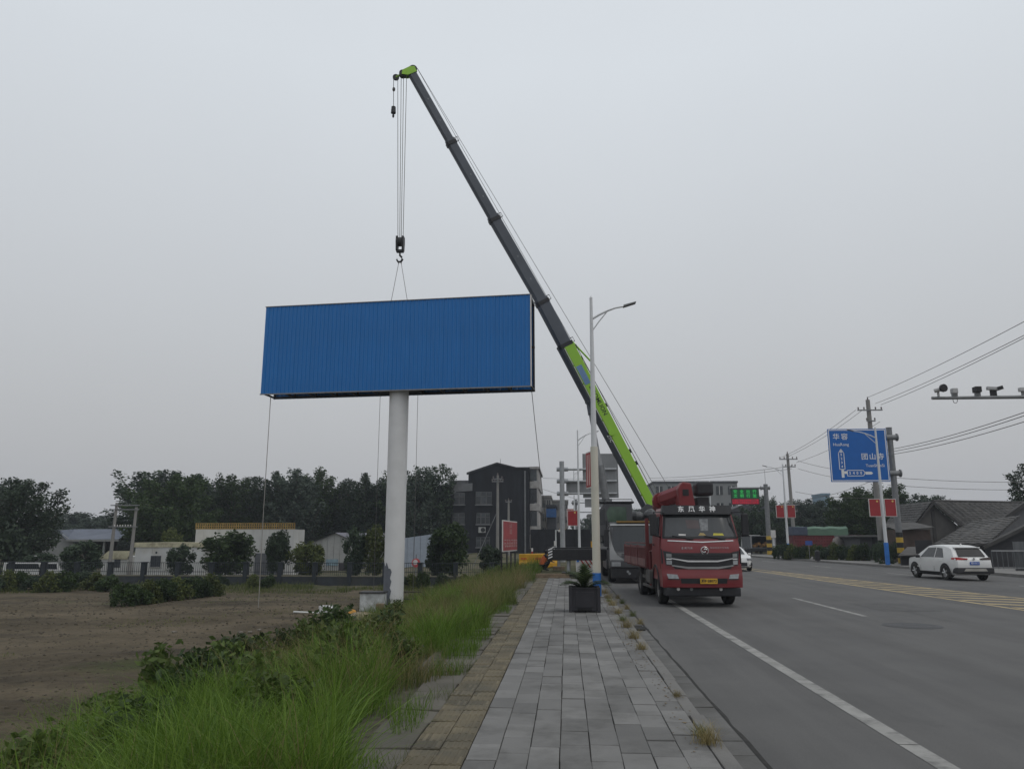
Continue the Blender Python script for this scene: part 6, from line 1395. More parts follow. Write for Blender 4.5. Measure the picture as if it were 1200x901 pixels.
# yellow barriers
YB = M('barrier_yellow', (.55, .30, .02), .55, var=.12)
def barrier(x, y, z0, rz, i):
    t = thing('water_barrier', 'yellow plastic water barrier near the crouching worker', 'barrier', (x, y, z0), rz, 'yellow water barriers'); mb = MB(); mb.prism([(-.25, 0), (.25, 0), (.22, .25), (.10, .40), (.10, .85), (-.10, .85), (-.10, .40), (-.22, .25)], 'y', -.75, .75); mb.v = [(y_, x_, z_) for x_, y_, z_ in mb.v]; b_ = mb.build('shell', YB, t, bevel=.03)
    for s in (-.45, .45): MB().bx(s - .18, s + .18, -.115, -.098, .5, .62).build('reflector', M('barrier_orange', (.5, .12, .02), .5), b_)
for i, (px, Y) in enumerate(((622, 50), (631, 50.6), (640, 51.3))): barrier(gx(px, Y, 655), Y, .10, R(4), i)
hp_ = thing('hazard_post', 'short red and white striped hazard post at the black hoarding', 'post', (gx(623.5, 56), 56, .05))
for k in range(5): MB().cyl((0, 0, k * .24), (0, 0, k * .24 + .238), .07, n=10).build('band', RED if k % 2 else WFRAME, hp_)
lb = thing('site_board', 'white leaning board with red and blue marks behind the lamp post foot', 'board', (gx(687, 41), 41, .14)); MB().box((0, 0, .55), (1.1, .05, 1.05), Matrix.Rotation(R(-12), 3, 'X')).build('panel', WFRAME, lb)
for k in range(3): MB().box((-.25 + k * .22, -.045 + .01 * k, .62), (.07, .02, .8), Matrix.Rotation(R(-12), 3, 'X') @ Matrix.Rotation(R(-35), 3, 'Y')).build('red_stripe', RED, lb)
MB().box((-.45, -.05, .75), (.12, .02, .35), Matrix.Rotation(R(-12), 3, 'X')).build('blue_mark', BLUEP, lb)
ex = thing('excavator', 'yellow excavator arm and cab beyond the black hoarding', 'excavator', (gx(682, 78), 78, .05)); MB().bx(-1.2, 1.2, -.6, .6, 0, .8).build('tracks', RUBBER, ex, bevel=.1); MB().bx(-1.0, 1.0, -.6, .6, .85, 1.6).build('body', YB, ex, bevel=.08); MB().bx(.1, .9, -.55, .4, 1.6, 2.4).build('cab', GLASSD, ex, bevel=.05); MB().tube([(-.8, 0, 1.5), (-1.9, 0, 3.0), (-3.0, 0, 1.6)], .14, 6).build('boom', YB, ex)
# worker squatting at the pavement edge
def person(loc, rz):
    t = thing('person', 'worker squatting on the pavement edge in dark clothes with an orange vest', 'person', loc, rz)
    J = {'pel': (0, 0, .30), 'sp': (0, .10, .52), 'ch': (0, .22, .76), 'nk': (0, .27, .90), 'hd': (0, .31, 1.0), 'tp': (0, .33, 1.10),
         'sl': (-.19, .22, .82), 'el': (-.27, .40, .62), 'wl': (-.14, .62, .50), 'sr': (.19, .22, .82), 'er': (.27, .40, .62), 'wr': (.14, .62, .50),
         'hl': (-.11, .02, .28), 'kl': (-.20, .46, .52), 'al': (-.15, .16, .09), 'tl': (-.15, .40, .045), 'hr': (.11, .02, .28), 'kr': (.20, .46, .52), 'ar': (.15, .16, .09), 'tr': (.15, .40, .045)}
    rad = dict(pel=.15, sp=.15, ch=.165, nk=.065, hd=.10, tp=.075, sl=.075, el=.05, wl=.035, sr=.075, er=.05, wr=.035, hl=.10, kl=.065, al=.05, tl=.04, hr=.10, kr=.065, ar=.05, tr=.04)
    ks_ = list(J); E_ = [('pel', 'sp'), ('sp', 'ch'), ('ch', 'nk'), ('nk', 'hd'), ('hd', 'tp'), ('ch', 'sl'), ('sl', 'el'), ('el', 'wl'), ('ch', 'sr'), ('sr', 'er'), ('er', 'wr'), ('pel', 'hl'), ('hl', 'kl'), ('kl', 'al'), ('al', 'tl'), ('pel', 'hr'), ('hr', 'kr'), ('kr', 'ar'), ('ar', 'tr')]
    me = bpy.data.meshes.new('body'); me.from_pydata([J[k] for k in ks_], [(ks_.index(a_), ks_.index(b_)) for a_, b_ in E_], [])
    o = obj('body', me, M('dark_clothes', (.018, .018, .022), .85), t); md = o.modifiers.new('skin', 'SKIN'); o.modifiers.new('sub', 'SUBSURF').levels = 1; o.modifiers['sub'].render_levels = 2
    for k, sv in zip(ks_, me.skin_vertices[0].data): sv.radius = (rad[k],) * 2; sv.use_root = k == 'pel'
    vs_ = MB(); rg = []
    for z, y_, rx, ry in ((.36, .04, .20, .17), (.52, .10, .205, .18), (.70, .19, .215, .19), (.84, .25, .17, .13)): rg.append([(math.cos(2 * math.pi * i / 16) * rx, y_ + math.sin(2 * math.pi * i / 16) * ry, z) for i in range(16)])
    vs_.loft(rg, caps=False); vs_.build('vest', M('vest_orange', (.42, .10, .03), .8), t, smooth=True)
    hr_ = MB(); hr_.ball((0, .30, 1.07), (.105, .115, .10)); hr_.build('hair', BLACKST, t, smooth=True)
    sk_ = M('skin', (.32, .2, .14), .6); fc = MB(); fc.ball((0, .385, 1.02), (.07, .045, .09)); fc.ball((0, .43, 1.01), (.014, .02, .02)); fc.build('face', sk_, t, smooth=True)
    for s in (-1, 1):
        hn_ = MB(); hn_.ball((s * .13, .66, .49), (.045, .05, .025))
        for k in range(4): hn_.tube([(s * .13 + (k - 1.5) * .022, .69, .49), (s * .13 + (k - 1.5) * .022, .74 - .006 * abs(k - 1.5), .47), (s * .13 + (k - 1.5) * .02, .755, .44)], .010, 5)
        hn_.tube([(s * .10, .65, .49), (s * .07, .69, .47), (s * .07, .715, .45)], .011, 5); hn_.build('hand', sk_, t, smooth=True)
p = atz(634.5, 668.5, .14); person((p.x, p.y, .13), R(-70))
lo_ = thing('kerb_log', 'rough timber beam lying across the end of the paved walk', 'timber', (-.75, 36.5, .12)); MB().box((0, 0, .1), (1.7, .22, .2), Matrix.Rotation(R(3), 3, 'Z')).build('beam', WOOD, lo_, bevel=.02)
# red roadside board on posts
A_, B_ = aty(589.5, 628, 41), aty(606, 628, 45.5); d_ = (B_ - A_); wB = d_.length; rzB = math.atan2(d_.y, d_.x)
rb = thing('roadside_board', 'red roadside notice board with pale lettering on thin posts in the tall grass', 'notice board', (A_.x, A_.y, 0), rzB)
MB().bx(0, wB, .0, .06, 1.22, 2.87).build('frame', WFRAME, rb); MB().bx(.05, wB - .05, -.012, -.002, 1.28, 2.81).build('panel', M('faded_red', (.33, .05, .055), .6, var=.2, scale=1.2), rb)
mb = MB(); PK = M('faded_lettering', (.46, .33, .32), .6); r5 = random.Random(5)
def glyph(x, z, q):
    for k in range(3): w_ = q * r5.uniform(.5, 1); xo = x + (q - w_) * r5.random(); zz_ = z + q * (.12 + .36 * k); mb.bx(xo, xo + w_, -.02, -.014, zz_, zz_ + q * .10)
    for k in range(2): h_ = q * r5.uniform(.5, 1); xo = x + q * (.15 + .55 * k + .1 * r5.random()); mb.bx(xo, xo + q * .10, -.0205, -.0145, z + (q - h_) * r5.random(), z + h_)
for i in range(2):
    for j in range(2): glyph(wB * .42 + i * .5, 2.14 + j * .33, .28)
for i in range(7): glyph(.3 + i * .60, 1.42, .46)
tag(mb.build('faded_characters', PK, rb), kind='stuff')
for x in (.1, wB * .38, wB * .66, wB - .15):
    MB().cyl((x, .1, -1.3), (x, .1, 2.7), .045, n=8).build('post', BLACKST, rb)

# ================================================================== RIGHT SIDE
TILE = M('clay_tile_roof', (.072, .070, .068), .9, var=.35, scale=3.2, bump=.9, bscale=14, stain=(.125, .118, .108), st_scale=.9, st_amt=.6, detail=8)
OLDW = M('old_wall', (.105, .10, .094), .9, var=.2, scale=1, stain=(.06, .056, .052), st_scale=.6, st_amt=.6)
DARKW = M('dark_board_wall', (.038, .038, .041), .85, var=.25, scale=1.5)
EDGE = M('roof_verge', (.055, .052, .05), .85, var=.2)
def tiled_roof(parent, A, B, C, D, rows, name='roof'):
    """courses of tiles from eave A-B up to ridge D-C, each course a stepped strip with barrel ridges"""
    A, B, C, D = map(Vector, (A, B, C, D)); n = (B - A).cross(D - A).normalized(); n = n if n.z > 0 else -n
    mb = MB(); mb.add([A, B, C, D, A - n * .1, B - n * .1, C - n * .1, D - n * .1], [(0, 1, 2, 3), (4, 5, 6, 7), (0, 1, 5, 4), (1, 2, 6, 5), (2, 3, 7, 6), (3, 0, 4, 7)]); r = mb.build(name, TILE, parent)
    for k in range(rows):
        t0, t1 = k / rows, (k + 1.15) / rows; t1 = min(1, t1); L0, R0, L1, R1 = A.lerp(D, t0), B.lerp(C, t0), A.lerp(D, t1), B.lerp(C, t1)
        cols = max(4, int((R0 - L0).length / .30)); v = []; f = []
        for i in range(cols + 1):
            u = i / cols; ph = [0, .055][i % 2] + rnd.uniform(-.012, .012); off = n * (.05 + ph); off1 = n * (.012 + ph)
            v += [L0.lerp(R0, u) + off, L1.lerp(R1, u) + off1, L0.lerp(R0, u) + n * .0]
        for i in range(cols): f += [(3 * i, 3 * i + 3, 3 * i + 4, 3 * i + 1), (3 * i + 2, 3 * i + 5, 3 * i + 3, 3 * i)]
        MB().add(v, f).build('tile_course', TILE, r)
    return r
# house A: gable toward the road, ridge running right
Y = 66.0; ha = thing('tiled_house', 'old grey house with tiled roof, its triangular gable facing the road', 'house', (0, Y, .1)); g = -.1
xl, xa, xr = gx(1074, Y), gx(1097, Y), gx(1131, Y); zp, zl, zr_ = gz(1097, 588, Y) + g, gz(1074, 617, Y) + g, gz(1131, 621, Y) + g
MB().prism([(xl + .15, 0), (xr - .1, 0), (xr - .1, zr_), (xa, zp - .12), (xl + .15, zl)], 'y', 0, .25).build('gable_wall', OLDW, ha)
MB().bx(xl + .2, xr - .15, .26, 7, 0, zl - .3).build('wall_body', OLDW, ha)
tiled_roof(ha, (xr + .2, -.35, zr_ - .05), (xr + 16, 3.5, zr_ - .05), (xa + 16, 7.5, zp + .1), (xa, -.35, zp), 16)
tiled_roof(ha, (xl - .25, 6, zl - .05), (xl - .25, -.35, zl - .05), (xa, -.35, zp + .02), (xa, 6, zp + .02), 10)
for (q0, q1) in (((xl - .25, zl - .03), (xa, zp + .06)), ((xa, zp + .06), (xr + .2, zr_ - .03))): mb = MB(); mb.prism([q0, q1, (q1[0], q1[1] - .26), (q0[0], q0[1] - .26)], 'y', -.42, -.3); mb.build('verge_board', EDGE, ha)
MB().cyl((xa, -.3, zp + .06), (xa + 16, 7.5, zp + .16), .11, n=8).build('ridge', EDGE, ha); MB().bx(xa - .12, xa + .12, -.05, .0, 1.4, zp - .6).build('gable_post', EDGE, ha)
# house B: nearer low roof, gable wall at right
Y = 52.0; hb2 = thing('tiled_house', 'long low house with patched tiled roof beside the white suv', 'house', (0, Y, .1))
x0, x1 = gx(1098, Y), gx(1152, Y); ze = gz(1120, 638, Y) + g; zp = gz(1150, 616, Y) + g; zpl = gz(1140, 616, Y) + g
XR = gx(1230, Y); xap = gx(1206, Y)
tiled_roof(hb2, (x0 - .4, -.4, ze), (x1 + .1, -.4, ze + .02), (gx(1200, Y + 5), 5, zp + .75), (gx(1140, Y + 5), 5, zpl + .35), 12)
MB().bx(x0, x1, .0, .25, 0, ze - .05).build('front_wall', DARKW, hb2)
MB().prism([(x1 + .02, 0), (XR + 6, 0), (XR + 6, ze + .5), (xap + 1, gz(1206, 606, Y) + g), (x1 + .02, ze)], 'y', -.1, .15).build('gable_wall', DARKW, hb2)
MB().prism([(x1 - .2, ze - .08), (xap + 1, gz(1206, 604, Y) + g), (xap + 1, gz(1206, 608, Y) + g), (x1 - .2, ze - .3)], 'y', -.5, .0).build('verge_board', EDGE, hb2)
MB().bx(x1, XR + 6, .2, 6, 0, ze - .1).build('wall_body', DARKW, hb2)
# house C behind B at far right
Y = 60.0; hc = thing('tiled_house', 'grey house with a steep dark verge rising behind the long low one', 'house', (0, Y, .1)); x0 = gx(1168, Y); x1 = gx(1225, Y); za = gz(1170, 614, Y) + g; zb = gz(1225, 577, Y) + g
MB().prism([(x0, 0), (x1 + 5, 0), (x1 + 5, zb - 2), (x1, zb), (x0, za)], 'y', 0, .2).build('gable_wall', M('grey_render', (.13, .13, .135), .9, var=.12), hc); MB().prism([(x0 - .3, za - .1), (x1, zb + .1), (x1, zb - .25), (x0 - .3, za - .4)], 'y', -.35, -.02).build('verge_board', EDGE, hc); MB().bx(x0 + .1, x1 + 5, .21, 6, 0, za - .1).build('wall_body', OLDW, hc)
# lean-to along the pavement
Y = 54.5; le = thing('lean_to', 'dark lean to shed with a drooping tin roof beside the sign poles', 'shed', (0, Y, .1)); x0, x1 = gx(1057, Y), gx(1142, Y); zf, zb = gz(1100, 648, Y) + g, gz(1100, 645, Y) + g
MB().bx(x0, x1, .3, .5, 0, zf - .05).build('wall', DARKW, le)
MB().add([(x0 - .4, -.2, zf - .15), (x1, -.2, zf + .05), (x1, 3.5, zb + .35), (x0 + 1.8, 3.5, zb + .2)], [(0, 1, 2, 3)]).add([(x0 - .4, -.2, zf - .2), (x1, -.2, zf), (x1, -.2, zf + .05), (x0 - .4, -.2, zf - .15)], [(0, 1, 2, 3)]).build('tin_roof', M('rusty_tin', (.075, .07, .066), .75, var=.25, scale=1.5), le)
MB().bx(x0 + 1, x0 + 2.1, .28, .30, 0, 1.7).build('door', M('dark_door', (.03, .03, .033), .8), le)
Y = 62.0; sd2 = thing('brick_lean_to', 'brown patched shed under the gable of the old tiled house', 'shed', (0, Y, .1)); MB().bx(gx(1053, Y), gx(1092, Y), 0, 3, 0, gz(1070, 622, Y)).build('wall', M('brown_brick', (.085, .062, .052), .9, var=.25, scale=2), sd2); MB().add([(gx(1050, Y), -.5, gz(1070, 623, Y)), (gx(1094, Y), -.5, gz(1070, 619, Y)), (gx(1094, Y), 3, gz(1070, 612, Y)), (gx(1052, Y), 3, gz(1070, 614, Y))], [(0, 1, 2, 3)]).build('roof', TILE, sd2)
Y = 68.0; bx2 = thing('concrete_shed', 'flat roofed dark grey shed left of the lamp post with red boards', 'shed', (0, Y, .1)); x0, x1, zt = gx(1008, Y), gx(1050, Y), gz(1030, 629, Y) + g
MB().bx(x0, x1, 0, 5, 0, zt).build('wall', M('dark_grey_wall', (.075, .077, .08), .85, var=.12), bx2); MB().bx(x0 - .35, x1 + .2, -.4, 5.2, zt, zt + .16).build('roof_slab', M('slab_grey', (.13, .13, .125), .85), bx2); MB().bx(x0 + 1.0, x0 + 1.9, -.05, -.01, 0, 2.0).build('door', DARKW, bx2)
# metal fence at right, beside the suv
mf = thing('steel_fence', 'grey steel fence with pale top rail in front of the dark gable wall', 'fence', (0, 46.0, .14)); x0, x1 = gx(1161, 46), gx(1260, 46); zt = gz(1180, 645, 46) - .14
MB().bx(x0, x1, -.03, .03, zt - .05, zt + .03).build('top_rail', M('rail_pale', (.24, .245, .25), .6), mf); MB().bx(x0, x1, -.03, .03, .12, .18).build('bottom_rail', DGALV, mf)
x = x0
while x < x1: MB().bx(x - .02, x + .02, -.02, .02, .1, zt - .05).build('bar', M('fence_bar', (.07, .075, .08), .6), mf); x += .28
fp = MB().bx(gx(1185, 46.3), x1, .1, .16, 0, zt + .5).build('sheet_panel', M('grey_panel', (.10, .105, .11), .7, stretch=(9, 1, .4), var=.25, scale=1), mf)
# red trailer with tarpaulin
Y = 82.0; rt = thing('covered_trailer', 'long red slatted trailer under a green tarpaulin parked behind the shrubs', 'trailer', (0, Y, .1)); x0, x1 = gx(931, Y), gx(1012, Y); z0, z1, zg = .9, gz(960, 626.5, Y) - .1, gz(960, 617.5, Y) - .1
TRD = M('trailer_red', (.15, .025, .028), .7, var=.2, stain=(.09, .06, .055), st_scale=.8, st_amt=.5)
MB().bx(x0, x1, 0, 2.4, z0, z1).build('body', M('trailer_dark', (.10, .02, .022), .75), rt); n = 26
for i in range(n + 1): x = x0 + (x1 - x0) * i / n; MB().bx(x - .05, x + .05, -.06, .0, z0, z1).build('rib', TRD, rt)
for k in range(4): zk = z0 + (z1 - z0) * (k + .15) / 4; MB().bx(x0, x1, -.045, -.0, zk, zk + .22).build('plank', TRD, rt)
xg = gx(995, Y); mb = MB(); rg = []
for i in range(13):
    x = x0 + .2 + (xg - x0 - .2) * i / 12; sg_ = .06 * math.sin(i * 1.7); rg.append([(x, -.12, z1 - .05), (x, -.06, zg - .16 + sg_), (x, .5, zg + .05 + sg_), (x, 1.9, zg + .05 - sg_), (x, 2.5, z1)])
mb.loft(rg, close=False, caps=False); mb.build('tarpaulin', M('green_tarp', (.085, .15, .105), .7, var=.15, scale=1.2), rt, smooth=False)
MB().bx(x0 - .1, x0 + 1.4, -.15, 2.5, z1 - .05, zg + .04).build('blue_tarpaulin', M('blue_tarp', (.06, .075, .11), .7, var=.15), rt, bevel=.08)
for x in (x0 + 1.0, x0 + 2.1, x1 - 2.2, x1 - 1.1): MB().cyl((x, -.05, .48), (x, .25, .48), .48, n=18).build('wheel', RUBBER, rt)
# boulder
Y = 72; bo_ = MB(); rs = np.random.RandomState(5); n, m = 16, 10; v = []; zt = gz(985, 628, Y) - .1; wx = (gx(995, Y) - gx(975, Y)) / 2
for i in range(m + 1):
    t = i / m
    for j in range(n):
        a_ = 2 * math.pi * j / n; r = wx * (1.05 - .25 * t) * math.sqrt(max(0.001, 1 - t ** 4)) * (1 + .10 * math.sin(3 * a_ + t * 4) + rs.uniform(-.06, .06)); v.append((math.cos(a_) * r - .25 * t, math.sin(a_) * r * .6, t * zt))
bo_.add(v, [(i * n + j, i * n + (j + 1) % n, (i + 1) * n + (j + 1) % n, (i + 1) * n + j) for i in range(m) for j in range(n)])
tag(bo_.build('boulder', M('granite', (.17, .155, .145), .9, var=.25, scale=2, bump=.6, bscale=8), None, smooth=True, loc=(gx(985, Y), Y, .08)), 'large upright brown grey boulder in front of the red trailer', 'boulder')
# small blue sign and bollards
bsn = thing('small_sign', 'small blue sign on a thin post among the shrubs by the boulder', 'sign', (gx(948, 70), 70, .1)); MB().cyl((0, 0, 0), (0, 0, 1.5), .03, n=8).build('post', DGALV, bsn); MB().bx(-.3, .3, -.05, -.03, 1.25, 1.62).build('panel', M('small_blue', (.03, .08, .3), .5), bsn)
for i, px in enumerate((957, 877.5)):
    Y = (66.5, 82)[i]; b_ = thing('bollard', ('dark stubby bollard on the kerb before the shrubs', 'dark round topped bin on the kerb under the message sign')[i], 'bollard', (gx(px, Y), Y, .14)); MB().cyl((0, 0, 0), (0, 0, .72), .22, .2, n=14).build('shaft', BLACKST, b_); MB().ball((0, 0, .72), (.2, .2, .12)).build('cap', BLACKST, b_, smooth=True)
wp = thing('equipment_cabinet', 'white equipment box on a thin white post by the message sign', 'cabinet', (gx(907, 86), 86, .1)); MB().bx(-.1, .1, -.1, .1, 0, 1.9).build('post', WPOLE, wp); MB().bx(-.22, .22, -.2, .15, 1.9, 2.7).build('box', WFRAME, wp)
# small box truck
Y = 92; bt = thing('box_truck', 'grey box lorry with its rear open showing orange goods', 'truck', (gx(893, Y), Y, .02)); z1 = gz(893, 627.5, Y); DG = M('box_grey', (.10, .105, .11), .7)
for q in ((-1.25, -1.15, 0, 4.5, .9, z1), (1.15, 1.25, 0, 4.5, .9, z1), (-1.25, 1.25, 0, 4.5, z1 - .12, z1), (-1.25, 1.25, 0, 4.5, .8, .9), (-1.25, 1.25, 4.4, 4.5, .9, z1)): MB().bx(*q).build('box_panel', DG, bt)
for s in (-1, 1): MB().bx(s * 1.2 - .07, s * 1.2 + .07, -.08, .0, .8, z1).build('door_post', M('post_pale', (.24, .24, .24), .6), bt)
MB().bx(-1.2, 1.2, -.1, 0, .55, .8).build('rear_bumper', BLACKST, bt)
for i in range(7): MB().box((-.7 + .28 * i, .9 + .2 * (i % 2), 1.05 + .12 * (i % 3)), (.36, .4, .34 + .1 * (i % 2))).build('sack', M('orange_sack', (.35, .19, .07), .8, rnd_=.3), bt, bevel=.08)
MB().bx(1.3, 1.33, -1.1, .0, .85, z1).build('open_door', M('door_grey', (.2, .2, .205), .6), bt)
for s in (-1, 1):
    for yw in (.9, 5.2): MB().cyl((s * 1.0, yw, .42), (s * 1.2, yw, .42), .42, n=18).build('wheel', RUBBER, bt)
MB().bx(-1.05, 1.05, 4.6, 6.1, .6, 2.3).build('cab', WCAR, bt, bevel=.12)
# grey block behind the lorry, dark tiled house and shop
block('street_building', 'grey concrete block with tall windows rising behind the red lorry', 768, 868, 566, 138, 16, M('weathered_concrete', (.21, .215, .215), .85, var=.12, scale=.4, stain=(.15, .16, .155), st_scale=.2, st_amt=.6, stretch=(1, 1, .3)), (7, 4, .55), roofmat=M('dark_parapet', (.08, .083, .09), .85))
Y = 112; dh = thing('dark_house', 'dark house with a low hipped tile roof below the message sign', 'house', (0, Y, 0)); x0, x1, ze, zp = gx(836, Y), gx(905, Y), gz(870, 607, Y), gz(870, 591, Y)
MB().bx(x0, x1, 0, 8, 0, ze).build('wall', DARKW, dh); MB().prism([(x0 - .5, ze), (x1 + .5, ze), (x1 - 3.5, zp), (x0 + 4.5, zp)], 'y', -.6, 8).build('roof', M('dark_roof', (.06, .06, .066), .8, var=.15), dh)
for px in (845, 858): MB().bx(gx(px, Y) - .8, gx(px, Y) + .8, -.05, 0, .2, 3.0).build('shop_door', M('shop_dim', (.035, .04, .042), .5), dh)
Y = 120; block('street_building', 'dark roofed house beside the far lamp post with red boards', 903, 940, 595, Y, 10, M('dim_wall', (.07, .072, .078), .85), (3, 2, .4))
Y = 150; block('street_building', 'pale blue water tank block peeping above the dark trees', 968, 977, 580, Y, 6, M('pale_blue_block', (.18, .26, .33), .7))
# trees and shrubs on the right
for px, py, Y, wd, k, lab in ((952, 584, 104, 9.5, 0, 'round dark tree above the blue end of the trailer'), (978, 588, 108, 10, 1, 'dark tree left of the blue sign pole above the tarpaulin'), (1010, 574, 92, 8.5, 2, 'leafy tree with yellow green top behind the concrete shed'), (1034, 566, 96, 9, 2, 'bright leafy tree directly under the blue road sign'), (1062, 578, 104, 9, 0, 'dark tree in the gap left of the old gable'), (1090, 580, 110, 9, 1, 'tree crown peeping over the old gable ridge'), (922, 590, 112, 8, 1, 'dark tree behind the lamp with red boards by the trailer'), (886, 594, 100, 7, 1, 'tall dark bush tree between the hipped house and message pole')):
    z0 = .1; tree(BROAD[k], (gx(px, Y), Y, z0), lab, (wd / 11, wd / 11, (gz(px, py, Y) - z0) / 12.3), rnd.uniform(0, 6))
Y = 75; tree(POP[1], (gx(1222, Y), Y, .1), 'dark tree leaning in over the roof of the grey rendered house', (.95, .95, (gz(1200, 547, Y)) / 13.2), 2)
Y = 125; tree(BROAD[1], (gx(898, Y), Y, 0), 'small far tree crown just below the message sign arm', (.5, .5, gz(900, 580, Y) / 12.3), 1)
for i in range(13):
    px = 912 + i * 8.2; Y = 74 - i * .7; tree(BUSH[i % 3], (gx(px, Y), Y, .1), 'clipped green shrub in the roadside bed before the red trailer', (.62, .55, .62 + .2 * rnd.random()), rnd.uniform(0, 6), 'shrub', 'shrub', 'shrubs of the roadside bed')
for px, Y, lab in ((1033, 58, 'dark spiky shrub at the foot of the red board lamp post'), (1046, 60, 'dark spiky shrub at the foot of the blue sign pole'), (1028, 62, 'dark shrub against the concrete shed door')): tree(BUSH[1], (gx(px, Y), Y, .1), lab, (.55, .55, .9), 1, 'shrub', 'shrub')
for i, (px, py, Y, wd) in enumerate(((735, 594, 150, 11), (760, 600, 140, 9), (700, 606, 155, 10), (640, 602, 150, 7))): tree(BROAD[i % 2], (gx(px, Y), Y, 0), 'far tree beyond the crane at the end of the street', (wd / 11, wd / 11, gz(px, py, Y) / 12.3), i, group='far street trees')
# far horizon belt of woods
rs = np.random.RandomState(11); A = []
for x in np.arange(-420, 420, 2.6):
    Yf = 260 + 30 * math.sin(x * .02); hgt = rs.uniform(5, 10) + 2 * math.sin(x * .05); A.append(np.stack([x + rs.normal(size=150) * 2.4, Yf + rs.normal(size=150) * 4, -1 + hgt * rs.rand(150) ** .7], 1))
V, f_ = leaf_quads(np.concatenate(A), .9, rs); tag(obj('far_woodland', np_mesh('far_woodland', V, f_, np.full(len(f_), 4), GREENB)), 'distant belt of dark woodland on the horizon', 'woodland', kind='stuff')

# ================================================================== PLANTER
PX, PY = .42, 19.85
pt = thing('planter_box', 'square black plastic planter standing on the grey paving', 'planter', (PX, PY, .142)); BP = M('planter_black', (.026, .025, .030), .6, var=.2, bump=.1)
w2, hh = .345, .56
for (x0, x1, y0, y1) in ((-w2 + .03, w2 - .03, -w2, -w2 + .03), (-w2 + .03, w2 - .03, w2 - .03, w2), (-w2, -w2 + .03, -w2 + .03, w2 - .03), (w2 - .03, w2, -w2 + .03, w2 - .03)): MB().bx(x0, x1, y0, y1, .03, hh).build('side_panel', BP, pt)
for sx in (-1, 1):
    for sy in (-1, 1): MB().bx(sx * w2 - .04, sx * w2 + .04, sy * w2 - .04, sy * w2 + .04, 0, hh + .03).build('corner_post', BP, pt, bevel=.008)
for s in (-1, 1): MB().bx(-w2 + .041, w2 - .041, s * w2 - .025, s * w2 + .022, hh + .0005, hh + .028).build('rim', BP, pt); MB().bx(s * w2 - .025, s * w2 + .022, -w2 + .041, w2 - .041, hh + .0005, hh + .028).build('rim', BP, pt)
for sy in (-1, 1): MB().bx(-w2 + .12, w2 - .12, min(sy * w2, sy * w2 + sy * .014), max(sy * w2, sy * w2 + sy * .014), .12, hh - .08).build('raised_field', BP, pt, bevel=.006); MB().bx(-.17, .17, min(sy * w2 - sy * .01, sy * w2 + sy * .016), max(sy * w2 - sy * .01, sy * w2 + sy * .016), .04, .10).build('foot_slot', M('slot_dark', (.008, .008, .009), .8), pt)
MB().bx(-w2 + .03, w2 - .03, -w2 + .03, w2 - .03, .4, .52).build('soil', BEDDING, pt)
pm = thing('sago_palm', 'low spiky green cycad growing in the black planter', 'plant', (PX, PY, .66)); fm = MB()
n = 13
for k in range(n):
    t = k / (n - 1); x = .52 * t; z = .42 * math.sin(t * 2.0) * .75
    for s in (-1, 1):
        lw = .20 * math.sin(math.pi * (.15 + .8 * t)) + .03; fm.add([(x, 0, z), (x + .03, 0, z + .004), (x + .10, s * lw, z + .05)], [(0, 1, 2)]); fm.add([(x + .02, 0, z), (x + .05, 0, z + .004), (x + .13, s * lw * .95, z + .035)], [(0, 1, 2)])
fm.tube([(.52 * k / 6, 0, .42 * math.sin(k / 6 * 2.0) * .75 - .004) for k in range(7)], [.012, .011, .01, .009, .007, .005, .003], 4)
frm = fm.mesh('frond'); frm.materials.append(foliage('cycad_leaf', (.022, .045, .012), (.06, .085, .025), .2))
for i in range(26):
    o = obj('frond', frm, None, pm); o.rotation_euler = (rnd.uniform(-.1, .1), rnd.uniform(-.55, .45) - (.5 if i % 3 == 0 else 0), i * 2.4 + rnd.uniform(-.2, .2)); k = rnd.uniform(.75, 1.1); o.scale = (k, k, k)
MB().cyl((0, 0, -.12), (0, 0, .06), .09, .06, n=10).build('stem', TRUNK, pm)

# ================================================================== DEBRIS BY THE MAST
dz = FIELD
def gp(px, py, z=FIELD + .02): p = atz(px, py, z); return Vector((p.x, p.y, float(ground_h(p.x, p.y))))
p = gp(434, 716); cb = thing('tool_crate', 'whitish weathered crate with dark lid against the mast foot', 'crate', (p.x, p.y + .4, p.z), R(4)); MB().bx(-.55, .60, -.4, .4, .0, .86).build('body', M('flaking_white', (.46, .48, .48), .8, var=.25, scale=4, stain=(.22, .22, .21), st_scale=3, st_amt=.7), cb); MB().bx(-.6, .65, -.45, .45, .86, .92).build('lid', BLACKST, cb)
p = gp(447, 718); bx3 = thing('sand_sack', 'small tan box between the crate and the mast', 'box', (p.x - .05, p.y - .1, p.z)); MB().bx(-.17, .17, -.15, .15, 0, .5).build('body', WOOD, bx3, bevel=.02)
p = gp(381.5, 718); wb = thing('white_box', 'white plastic box lying open on the bare soil', 'box', (p.x, p.y, p.z), R(-8)); MB().bx(-.26, .26, -.2, .2, .0, .30).build('body', M('box_white', (.6, .6, .6), .6), wb); MB().box((.36, -.05, .22), (.2, .3, .02), Matrix.Rotation(R(25), 3, 'Y')).build('flap', M('box_white', (.6, .6, .6)), wb)
p0, p1 = gp(344, 719), gp(405, 720.5); mb = MB(); mb.tube([p0 + Vector((0, 0, .05)), p0.lerp(p1, .5) + Vector((0, .1, .04)), p1 + Vector((0, 0, .05))], .045, 8); tag(mb.build('white_pipe', M('pipe_white', (.55, .56, .54), .6)), 'long thin white pipe lying on the soil beside the white box', 'pipe')
